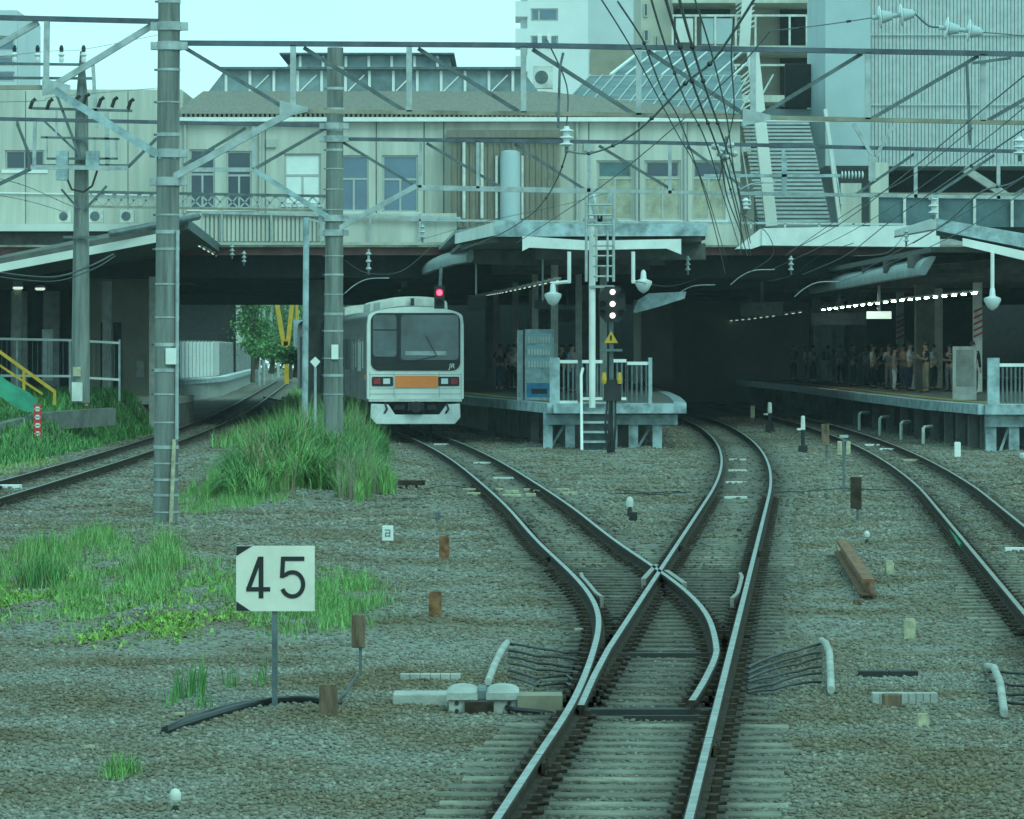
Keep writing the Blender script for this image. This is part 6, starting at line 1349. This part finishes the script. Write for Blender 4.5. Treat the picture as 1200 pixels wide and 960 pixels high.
r = thing('far_shelter', 'pale far shelter beyond the white barrier', 'shelter', P(272, 400, 330)); a, b = P(262, 410, 330), P(283, 350, 330); MB().box(a.x, b.x, 330, 333, a.z, b.z).build('wall', 'dirty_white', r); MB().box(a.x - .3, b.x + .3, 329.5, 333.5, b.z, b.z + .2).build('roof', 'galv_dark', r); MB().box(a.x + .3, a.x + .8, 329.9, 329.99, b.z - 2, b.z - .5).build('window', 'glass', r)
for i, (x, y0, d) in enumerate(((309, 350, 330), (318, 355, 380), (326, 350, 420), (303, 345, 310), (296, 352, 360))):
    r = tag(MB().tube([P(x, 452, d), P(x, y0, d)], .14, 8).build('line_pole', 'galv', loc=P(x, 452, d)), 'distant grey line pole beyond the bridge opening', 'pole', 'distant line poles beyond the bridge')

# ================================================================== VEGETATION
def blades(name, N, place, hgt, wid, lean, m, arch=.5, segs_=4, loc=(0, 0, 0), parent=None):
    pts = place(N); N = len(pts); h = hgt(N, pts); a = RNG.random(N) * 6.283; ln = RNG.uniform(.25, 1, N) * lean; w = wid * RNG.uniform(.6, 1.3, N)
    dx, dy = np.cos(a), np.sin(a); px, py = -dy, dx; rows = []
    for k in range(segs_ + 1):
        t = k / segs_; r = ln * h * (t ** 1.7); z = h * (t - arch * ln * t ** 2.6); ww = w * (1 - t) ** .7 * (.6 + .4 * (t < .6)) + .0008
        cx, cy, cz = pts[:, 0] + dx * r, pts[:, 1] + dy * r, pts[:, 2] + z - .03
        tw = .35; rows += [np.stack([cx - px * ww, cy - py * ww, cz], -1), np.stack([cx + px * ww, cy + py * ww, cz], -1)]
    V = np.stack(rows, 1).reshape(-1, 3); n2 = 2 * (segs_ + 1); b = (np.arange(N) * n2)[:, None]
    Fq = np.concatenate([b + np.array([2 * k, 2 * k + 1, 2 * k + 3, 2 * k + 2]) for k in range(segs_)], 0)
    o = mesh_np(name, V, Fq, m, loc=loc, parent=parent)
    if parent is not None: o['kind'] = 'stuff'
    return o
def on_ground(x, y): z, _ = gz(x, y); return np.stack([x, y, z], -1)
def disc(cx, cy, rx, ry, clump=0):
    def f(N):
        if clump:
            ct = RNG.random((clump, 2)) * 2 - 1; ct = ct[(ct ** 2).sum(1) < 1]; i = RNG.integers(0, len(ct), N); q = ct[i] + RNG.normal(0, .06, (N, 2))
        else: q = RNG.random((N * 2, 2)) * 2 - 1; q = q[(q ** 2).sum(1) < 1][:N]
        return on_ground(cx + q[:, 0] * rx, cy + q[:, 1] * ry)
    return f
def hfun(a, b): return lambda N, p: RNG.uniform(a, b, N)
def clump_thing(label, cx, cy, parts):
    z = float(gz(cx, cy)[0]); r = thing('grass_clump', label, 'grass clump', (cx, cy, z), 'tall grass between the tracks')
    N0, pl0, h0_ = parts[0][1:4]; blades('dead_stems', max(30, N0 // 18), pl0, h0_, .006, .55, 'dead', .35, loc=(cx, cy, z), parent=r)
    for nm, N, pl, h, w, ln, m, ar in parts: blades(nm, N, pl, h, w, ln, m, ar, loc=(cx, cy, z), parent=r)
def mound(cx, cy, rx, ry, h0, h1):
    def hf(N, p): q = np.clip(1 - ((p[:, 0] - cx) / rx) ** 2 - ((p[:, 1] - cy) / ry) ** 2, 0, 1); return (h0 + (h1 - h0) * q ** .65) * RNG.uniform(.65, 1.15, N)
    return hf
clump_thing('large rounded clump of tall arching green grass right of the big pole', -4.35, 83, [('leaves', 6200, disc(-4.40, 83, 1.25, 7.2, 34), mound(-4.40, 83, 1.3, 7.6, .35, 1.75), .014, 1.05, 'grass1', .9), ('leaves', 2600, disc(-4.4, 82, 1.2, 6.4, 24), mound(-4.40, 83, 1.3, 7.6, .35, 1.7), .012, 1.0, 'grass2', .85)])
clump_thing('second clump of arching green grass left of the train skirt', -3.25, 85, [('leaves', 3200, disc(-3.25, 85, .75, 7, 24), mound(-3.25, 85, .85, 7.6, .3, 1.25), .014, 1.0, 'grass1', .9), ('leaves', 1500, disc(-3.25, 84, .7, 6, 18), mound(-3.25, 85, .85, 7.6, .3, 1.2), .012, .95, 'grass2', .85)])
clump_thing('pale feathery grass at the right end of the large clump', -2.75, 79.5, [('leaves', 2100, disc(-2.75, 79.5, .52, 4.5, 22), mound(-2.75, 79.5, .6, 5, .2, .85), .009, .55, 'grass2', .5), ('plumes', 240, disc(-2.9, 79, .45, 4, 60), mound(-2.9, 79, .6, 5, .5, 1.0), .006, .3, 'plume', .3)])
clump_thing('tall grass behind, around the foot of the second pole', -3.9, 101, [('leaves', 3400, disc(-4.5, 101, 1.45, 10, 30), mound(-4.5, 101, 1.55, 10.5, .4, 1.5), .014, .7, 'grass1', .6), ('leaves', 1800, disc(-4.6, 104, 1.5, 12, 26), mound(-4.6, 104, 1.6, 12.5, .4, 1.7), .011, .45, 'grass2', .4), ('plumes', 110, disc(-4.6, 98, 1.4, 7, 14), mound(-4.6, 98, 1.5, 8, 1.0, 1.9), .008, .3, 'plume', .4)])
clump_thing('short bright grass left of the large clump near the big pole', -5.55, 83, [('leaves', 1800, disc(-5.55, 83, .5, 6, 22), mound(-5.5, 83, .6, 7, .25, .6), .010, .5, 'grass2', .5)])
for cx, cy, rx, ry, n, h, lb in ((-5.35, 48.5, .26, .9, 700, .45, 'bushy dark grass tuft left of the 45 sign'), (-6.2, 55.5, .35, 1.3, 520, .42, 'thin grass tuft at the left border below the left track'), (-5.9, 60, .30, 1.4, 460, .42, 'grass tuft between the left border and the big pole'), (-4.25, 51.5, .3, 1.4, 520, .42, 'soft grass tuft just above left of the 45 sign'), (-4.62, 57, .2, .9, 200, .4, 'sparse grass tuft below the big pole')):
    z = float(gz(cx, cy)[0]); r = thing('grass_tuft', lb, 'grass tuft', (cx, cy, z), 'grass tufts on the ballast'); blades('leaves', n, disc(cx, cy, rx, ry), mound(cx, cy, rx * 1.1, ry * 1.1, h * .5, h), .007, .5, 'grass1' if n > 600 else 'grass2', .4, loc=(cx, cy, z), parent=r); blades('dead_stems', n // 9, disc(cx, cy, rx * 1.3, ry * 1.3), mound(cx, cy, rx * 1.5, ry * 1.5, h * .3, h), .005, .7, 'dead', .4, loc=(cx, cy, z), parent=r)
for x, y, n, h in ((215, 818, 34, .34), (232, 812, 40, .40), (272, 806, 14, .34), (306, 804, 16, .38), (200, 826, 20, .3), (240, 830, 18, .26)):
    p = gp(x, y); r = thing('weed', 'thin young weed standing in the ballast left of the 45 sign', 'weed', p, 'thin weeds left of the 45 sign'); blades('leaves', n, disc(p.x, p.y, .07, .22), hfun(h * .5, h), .007, .3, 'grass1', .3, loc=tuple(p), parent=r)
def patch_place(regs):
    def f(N):
        out_ = []
        for x, y, rx, ry, w in regs:
            p = gp(x, y); d2 = GD(y - ry, -.2) - GD(y + ry, -.2); q = RNG.normal(0, .5, (int(N * w), 2)); a_, b_ = p.x + q[:, 0] * rx * p.y / F, p.y + q[:, 1] * d2 / 2; nz_ = np.sin(a_ * 7.1 + b_ * .9) + np.sin(b_ * 1.7 - a_ * 3.3) + np.sin(a_ * 13 - b_ * 2.6) * .8; kp = nz_ > RNG.normal(-.25, .6, len(a_)); out_.append(on_ground(a_[kp], b_[kp]))
        return np.concatenate(out_)
    return f
regs = [(40, 690, 70, 24, .22), (120, 705, 90, 18, .2), (180, 735, 60, 14, .14), (90, 650, 90, 26, .10), (150, 745, 60, 8, .08), (230, 690, 60, 14, .08), (270, 720, 60, 12, .05), (20, 700, 50, 12, .13)]
tag(blades('ground_cover', 60000, patch_place(regs), hfun(.03, .09), .014, 1.0, 'grass3', .6, 3), 'low yellow green ground cover spreading over the left ballast', 'ground cover', kind='stuff')
tag(blades('broad_weeds', 5200, patch_place(regs), hfun(.04, .14), .030, 1.1, 'grass3', .6, 3), 'broad leaved yellow green weeds in patches on the left ballast', 'weeds', kind='stuff')
regs = [(60, 655, 110, 40, .25), (150, 690, 110, 30, .25), (380, 715, 60, 24, .25), (330, 690, 70, 24, .12), (400, 690, 40, 16, .08), (250, 585, 60, 5, .06), (140, 908, 25, 8, .01), (250, 597, 40, 6, .05), (290, 588, 50, 6, .07)]
tag(blades('grass', 34000, patch_place(regs), hfun(.06, .22), .006, .6, 'grass2', .4, 3), 'short green grass growing through the left ballast', 'grass', kind='stuff')
regs = [(120, 700, 150, 50, .4), (330, 740, 130, 50, .3), (250, 610, 90, 20, .15), (430, 640, 60, 40, .15)]
tag(blades('dry_litter', 2600, patch_place(regs), hfun(.02, .09), .005, 1.2, 'dead', .7, 3), 'dry grass litter lying among the stones on the left', 'dry grass', kind='stuff')
def bank(N): q = RNG.random((N, 2)); x = -11.7 - 8 * q[:, 0] ** 1.3; y = 100 + 46 * q[:, 1]; k = RNG.random(N) < np.clip((y - 100) / 10, 0.2, 1); return on_ground(x[k], y[k])
tag(blades('bank_grass', 34000, bank, hfun(.10, .5), .022, .8, 'grass1', .6, 3), 'weedy green grass covering the bank below the left platform', 'grass', kind='stuff')
def verge(N): q = RNG.random((N, 2)); y = 118 + 230 * q[:, 1]; return on_ground(C0(y) + 1.6 + (2.2 + (y - 118) * .03) * q[:, 0], y)
tag(blades('verge_grass', 16000, verge, hfun(.15, .7), .02, .6, 'grass2', .5, 3), 'rough grass verge right of the left track running under the bridge', 'grass', kind='stuff')
def bank2(N): q = RNG.random((N, 2)); return on_ground(-11.0 - 1.6 * q[:, 0], 86 + 20 * q[:, 1])
tag(blades('track_weeds', 1500, bank2, hfun(.05, .2), .012, .8, 'grass3', .6, 3), 'sparse low weeds on the stones left of the left track', 'weeds', kind='stuff')
def tree(x, y0, y1, d, wpx, label, n=2600, seed=1, name='tree'):
    rg = np.random.default_rng(seed); b = P(x, y1, d); t = P(x, y0, d); H = t.z - b.z; rw = wpx * d / F / 2
    r = thing(name, label, 'tree', b, 'trees beyond the bridge'); tk = MB(); tk.tube([b - Vector((0, 0, .5)), b + Vector((.1, 0, H * .3)), b + Vector((0, .1, H * .7))], [.18, .14, .05], 8)
    cs = []
    for k in range(14):
        a = rg.random() * 6.28; q = b + Vector((math.cos(a) * rw * rg.uniform(.2, .85), math.sin(a) * rw * rg.uniform(.2, .85), H * rg.uniform(.30, .93))); cs.append(q); tk.tube([b + Vector((0, 0, H * .3)), b.lerp(q, .6) + Vector((0, 0, H * .12)), q], [.07, .045, .02], 6)
    tk.build('trunk', 'bark', r); n = n * 2
    c = np.array(cs)[rg.integers(0, 14, n)] + rg.normal(0, 1, (n, 3)) * np.array([rw * .30, rw * .30, H * .075]); c[:, 2] = np.maximum(c[:, 2], b.z + .2)
    s = rg.uniform(.06, .15, n); u = rg.normal(0, 1, (n, 3)); u /= np.linalg.norm(u, axis=1)[:, None]; v = np.cross(u, rg.normal(0, 1, (n, 3))); v /= np.linalg.norm(v, axis=1)[:, None]
    V = np.stack([c - u * s[:, None], c + v * s[:, None] * .55, c + u * s[:, None], c - v * s[:, None] * .55], 1).reshape(-1, 3)
    mesh_np('crown', V, (np.arange(n) * 4)[:, None] + np.arange(4)[None], 'leaf', loc=tuple(b), parent=r)
for a in ((296, 325, 440, 300, 45, 'leafy tree right behind the far shelter', 3200, 1), (272, 338, 436, 340, 40, 'leafy tree hidden partly behind the left platform canopy', 2600, 2), (318, 336, 430, 420, 36, 'dense tree behind the yellow frame', 3000, 3), (340, 345, 438, 380, 40, 'bushy tree behind the blue grey cabinet', 2600, 4), (362, 340, 440, 400, 40, 'tree behind the dark bridge pier', 2400, 5), (425, 318, 425, 330, 60, 'tree glimpsed above the train roof, left half', 3600, 6), (462, 322, 425, 350, 50, 'tree glimpsed above the train roof, right half', 3200, 7), (385, 325, 430, 370, 60, 'tree behind the second pole under the bridge', 3200, 8)): tree(*a)
for x, y, d, w, h, lb, sd in ((318, 428, 250, 30, 26, 'low bush at the foot of the yellow frame', 11), (346, 432, 236, 26, 24, 'low bush in front of the blue grey cabinet', 12), (300, 424, 280, 26, 26, 'low bush before the far shelter', 13)): tree(x, y - h, y, d, w, lb, 1200, sd, 'bush')

def far_wood():
    rg = np.random.default_rng(5); n = 16000; x = rg.uniform(-62, 18, n); top = 9 + 3.5 * np.sin(x * .23) + 2 * np.sin(x * .61 + 1); y = 455 + rg.uniform(0, 14, n); z = -.2 + top * rg.random(n) ** .8 + 0 * x
    c = np.stack([x, y, z], -1); s = rg.uniform(.18, .45, n); u = rg.normal(0, 1, (n, 3)); u /= np.linalg.norm(u, axis=1)[:, None]; v = np.cross(u, rg.normal(0, 1, (n, 3))); v /= np.linalg.norm(v, axis=1)[:, None]
    V = np.stack([c - u * s[:, None], c + v * s[:, None] * .6, c + u * s[:, None], c - v * s[:, None] * .6], 1).reshape(-1, 3)
    tag(mesh_np('far_wood', V, (np.arange(n) * 4)[:, None] + np.arange(4)[None], 'leaf', loc=(-20, 460, 0)), 'far green wood closing the view beyond the bridge', 'wood', kind='stuff')
far_wood()

# ================================================================== OVERHEAD WIRES
def wire(pts, label, r_=.014, beads=None, m='galv_dark', name='overhead_wire', cat='overhead wire'):
    r_ = r_ * .82 if r_ < .021 and name == 'overhead_wire' else r_
    q = [P(*a) for a in pts]; qq = []
    for i in range(len(q) - 1):
        p0, p1, p2, p3 = q[max(i - 1, 0)], q[i], q[i + 1], q[min(i + 2, len(q) - 1)]
        for k in range(6):
            t = k / 6; qq.append(.5 * ((2 * p1) + (p2 - p0) * t + (2 * p0 - 5 * p1 + 4 * p2 - p3) * t * t + (3 * p1 - p0 - 3 * p2 + p3) * t ** 3))
    qq.append(q[-1]); r = thing(name, label, cat, q[0]); MB().tube(qq, r_, 6).build('strand', m, r, smooth=True)
    if beads:
        mb = MB()
        for t in beads: i = min(int(t * (len(qq) - 1)), len(qq) - 2); a = qq[i]; dr = (qq[i + 1] - a).normalized(); mb.tube([a - dr * .05, a - dr * .03, a + dr * .03, a + dr * .05], [r_, r_ * 1.9, r_ * 1.9, r_], 8)
        mb.each('clamp', 'dark', r)
    return r
def zd(y, z): return (z - HC) * F / (HY - y)   # distance at which a wire of height z crosses row y
wa = [(778, -8), (797, 55), (818, 115), (840, 172), (856, 222), (872, 285)]
wire([(x, y, zd(y, 5.3)) for x, y in wa], 'dark contact wire dropping from the top centre, left one of the clamped pair', .016, [.2, .36, .5, .66, .8])
wb = [(761, -8), (780, 55), (802, 115), (827, 165), (846, 225), (866, 288)]
wire([(x, y, zd(y, 5.6)) for x, y in wb], 'dark messenger wire just left of the clamped pair at top centre', .013, [.3, .55, .75])
wire([(x + 16 - y * .03, y, zd(y, 5.3) + .3) for x, y in wa], 'dark contact wire dropping from the top centre, right one of the clamped pair', .016, [.2, .36, .5, .66, .8])
wire([(724, 2, 30), (752, 45, 34), (764, 75, 36), (778, 110, 40), (800, 150, 46), (830, 240, 66), (850, 320, 80)], 'thin stay wire falling from top centre past the glass roof', .010, [.2, .5])
wire([(886, -4, 40), (838, 68, 44), (803, 98, 48), (757, 145, 54), (724, 168, 60), (690, 180, 64), (664, 177, 66.5)], 'thick feeder wire sweeping from top right to the hanging insulator', .018, [.2, .35, .48, .7, .85])
wire([(664, 178, 66.5), (655, 205, 74), (640, 232, 82), (620, 253, 95), (585, 275, 108), (540, 293, 120)], 'feeder wire hanging from the insulator toward the train', .016, [.15, .4])
wire([(903, 36, 55), (850, 95, 62), (760, 175, 75), (700, 222, 90), (640, 262, 105), (605, 285, 118)], 'straight wire from the upper right down to the island canopy', .012, [.3, .6])
wire([(860, 20, 40), (857, 70, 44), (860, 130, 52), (850, 175, 58), (843, 212, 66)], 'vertical jumper wire beside the clamped pair', .010)
wire([(1260, 110, 52), (1180, 165, 60), (1100, 220, 75), (1040, 262, 95), (990, 300, 118), (940, 322, 140)], 'contact wire slanting above the right track, lower one', .014, [.3, .5])
wire([(1260, 40, 48), (1150, 130, 60), (1060, 205, 76), (985, 262, 98), (925, 295, 125)], 'messenger wire slanting above the right track, upper one', .012)
wire([(1260, 165, 56), (1190, 213, 66), (1150, 225, 74), (1110, 260, 86), (1070, 285, 100)], 'thick looped feeder near the right border', .018, [.4])
wire([(1140, 150, 66), (1070, 205, 80), (1000, 245, 98), (920, 300, 125)], 'thin wire crossing the balcony toward the dark hall', .011)
wire([(1200, 225, 80), (1120, 275, 95), (1040, 310, 115), (985, 330, 130)], 'thin wire running low over the right canopy', .011)
wire([(-20, 120, 70), (50, 118, 80), (70, 113, 95), (200, 102, 115)], 'thin wire at the upper left crossing the truss', .009)
wire([(-20, 205, 90), (30, 218, 100), (80, 240, 110), (98, 245, 114)], 'sagging service wire left of the small pole, upper one', .010, [.3, .6])
wire([(-20, 226, 90), (30, 235, 100), (75, 248, 112)], 'sagging service wire left of the small pole, lower one', .010, [.5])
wire([(-20, 317, 100), (60, 325, 108), (105, 312, 114), (133, 298, 118)], 'drooping black cable below the left canopy fascia, upper one', .025, m='rubber')
wire([(-20, 322, 100), (60, 330, 108), (108, 316, 114), (135, 300, 118)], 'drooping black cable below the left canopy fascia, lower one', .020, m='rubber')
wire([(404, 305, 110), (430, 320, 118), (470, 318, 124), (505, 290, 128)], 'slack black wire drooping above the train', .014, m='rubber')
wire([(745, 330, 118), (790, 335, 124), (840, 315, 124), (870, 290, 120)], 'slack black wire drooping over the dark hall', .014, m='rubber')
wire([(900, 330, 130), (930, 322, 130), (960, 300, 128), (1000, 285, 126)], 'slack black wire drooping in front of the deck fascia', .014, m='rubber')
for pts, lb, rr in (
    ([(700, -8, 34), (742, 60, 38), (790, 150, 48), (824, 215, 60), (850, 300, 82)], 'thin wire from the top edge left of the clamped pair, leaning right', .009),
    ([(812, -8, 33), (836, 70, 40), (852, 140, 50), (862, 210, 64), (880, 300, 96)], 'thin wire from the top edge right of the clamped pair', .010),
    ([(1260, 75, 50), (1120, 190, 68), (1000, 270, 96), (900, 318, 128)], 'fine wire between the two messenger wires on the right', .009),
    ([(1230, 190, 62), (1130, 250, 80), (1010, 318, 112)], 'fine wire under the lower right contact wire', .010),
    ([(868, 250, 78), (900, 275, 96), (905, 300, 112), (880, 318, 124)], 'loop of slack wire at the fascia corner', .012),
    ([(845, 185, 58), (852, 230, 68), (866, 268, 84), (876, 300, 100)], 'bundled jumper wire below the clamp cluster', .014),
    ([(850, 185, 58), (860, 225, 68), (868, 262, 84), (868, 298, 100)], 'second bundled jumper wire below the clamp cluster', .014),
    ([(1000, 300, 118), (1040, 296, 118), (1062, 272, 118)], 'short stay wire by the upturned canopy end', .012),
    ([(490, 282, 120), (560, 262, 120), (660, 240, 118), (720, 224, 117)], 'thin stay wire to the forked mast head', .010),
    ([(-20, 68, 110), (60, 60, 113), (98, 58, 114.5), (190, 40, 120)], 'thin wire on the pin insulators at the upper left', .008),
    ([(640, 45, 67), (664, 100, 67), (664, 148, 67)], 'short drop cable to the hanging insulator', .014)):
    wire(pts, lb, rr)
def stringer(x0, y0, x1, y1, d, label, n=2, sc=1.):
    r = thing('strain_insulator', label, 'insulator', P(x0, y0, d)); a, b = P(x0, y0, d), P(x1, y1, d); t = (b - a).normalized(); MB().tube([a, b], .035 * sc, 8).build('core', 'bluegrey', r)
    mb = MB(); L_ = (b - a).length
    for k in range(n): c = a + t * L_ * (k + .35) / n; q = .17 * sc; mb.k = 0; mb.tube([c - t * .012, c, c + t * .012, c + t * .03], [q * .85, q, q, q * .5], 20); mb.k = 1; mb.tube([c + t * .031, c + t * .19], [q * .62, q * .36], 14)
    mb.build('disc', ['insul', 'bluegrey'], r, smooth=True); return r
stringer(1022, 21, 1072, 16, 64, 'pair of white insulator discs at the upper right, left pair'); stringer(1100, 32, 1152, 38, 64, 'pair of white insulator discs at the upper right, right pair')
wire([(905, 36, 63), (960, 30, 63.5), (1022, 21, 64)], 'clamped wire leading to the left pair of white insulators', .012, [.4, .8]); wire([(1072, 16, 64), (1088, 30, 64), (1100, 32, 64)], 'short link between the two pairs of white insulators', .02); wire([(1152, 38, 64), (1200, 42, 64), (1260, 48, 64)], 'wire leaving the right pair of white insulators', .012)
def pin(x, y0, y1, d, label, n=3, w=.11):
    w = .11 if d < 100 else .085
    r = thing('post_insulator', label, 'insulator', P(x, y1, d), 'porcelain post insulators'); a, b = P(x, y1, d), P(x, y0, d); h = b.z - a.z; pr = [(w * .35, 0)]
    for k in range(n): z = h * (k + .3) / n; pr += [(w * .45, z - h * .06), (w, z), (w * .9, z + h * .05), (w * .45, z + h * .1)]
    MB().lathe(a, pr + [(w * .35, h)], 14).build('porcelain', 'insul' if d < 100 else 'galv', r, smooth=True); MB().lathe(a - Vector((0, 0, .10)), [(.03, 0), (.03, .1)], 8).build('stud', 'galv_dark', r)
for x, y0, y1, d, lb in ((664, 148, 172, 66.6, 'insulator hanging from the gantry above the brown louvre bay'), (432, 292, 318, 122, 'insulator under the deck right of the second pole'), (272, 286, 300, 140, 'insulator at the left canopy eave, left one'), (286, 294, 308, 142, 'insulator at the left canopy eave, right one'), (806, 300, 318, 122, 'insulator under the deck right of the island canopy end'), (927, 300, 318, 122, 'insulator under the white deck fascia'), (874, 232, 246, 90, 'insulator below the rod insulator arm'), (1094, 228, 252, 92, 'insulator above the upturned right canopy end'), (1195, 160, 182, 70, 'insulator near the right border on the gantry'), (495, 262, 280, 120, 'insulator in front of the left handrail'), (1062, 268, 284, 120, 'insulator left of the upturned right canopy end')): pin(x, y0, y1, d, lb)
# hinged cantilever arms under the bridge edge
for x, y, d, lb in ((870, 210, 75, 'pale curved registration arm at the clamped wires'), (870, 312, 124, 'pale curved registration arm at the mouth of the dark hall'), (800, 330, 124, 'pale curved registration arm right of the crumpled panel'), (945, 326, 128, 'pale curved registration arm left of the right canopy gutter'), (418, 322, 124, 'pale curved registration arm above the train')):
    wire([(x - 14, y + 22, d), (x - 2, y + 12, d), (x + 14, y + 5, d), (x + 38, y + 4, d)], lb, .015, m='galv', name='registration_arm', cat='registration arm')
mb = [(852, 196, 60), (846, 184, 58)]
r = thing('wire_clamp', 'cluster of clamps where the wires meet left of the stair column', 'wire clamp', P(850, 182, 58)); q = MB()
for x, y in ((838, 172), (848, 176), (856, 170), (850, 184), (844, 180), (860, 180)): c = P(x, y, 58.5); q.lathe(c, [(.03, -.05), (.05, 0), (.03, .05)], 8, 'x')
q.build('clamps', 'galv', r); MB().bar(P(846, 190, 58.5), P(852, 160, 58.5), .05).build('hanger', 'galv_dark', r)

# ================================================================== AIR: thin pale haze round the whole place
hz = MB().box(-300, 300, -6, 660, -1.4, 60).build('haze', 'white', loc=(0, 300, -1.4)); hm = bpy.data.materials.new('haze air'); hm.use_nodes = True; hn = hm.node_tree.nodes; hn.clear()
ho = hn.new('ShaderNodeOutputMaterial'); hv = hn.new('ShaderNodeVolumePrincipled'); hv.inputs['Color'].default_value = (.85, .95, .95, 1); hv.inputs['Density'].default_value = .00020; hm.node_tree.links.new(hv.outputs[0], ho.inputs['Volume'])
hz.data.materials.clear(); hz.data.materials.append(hm); tag(hz, 'thin pale haze in the air over the whole railway yard', 'haze', kind='stuff')
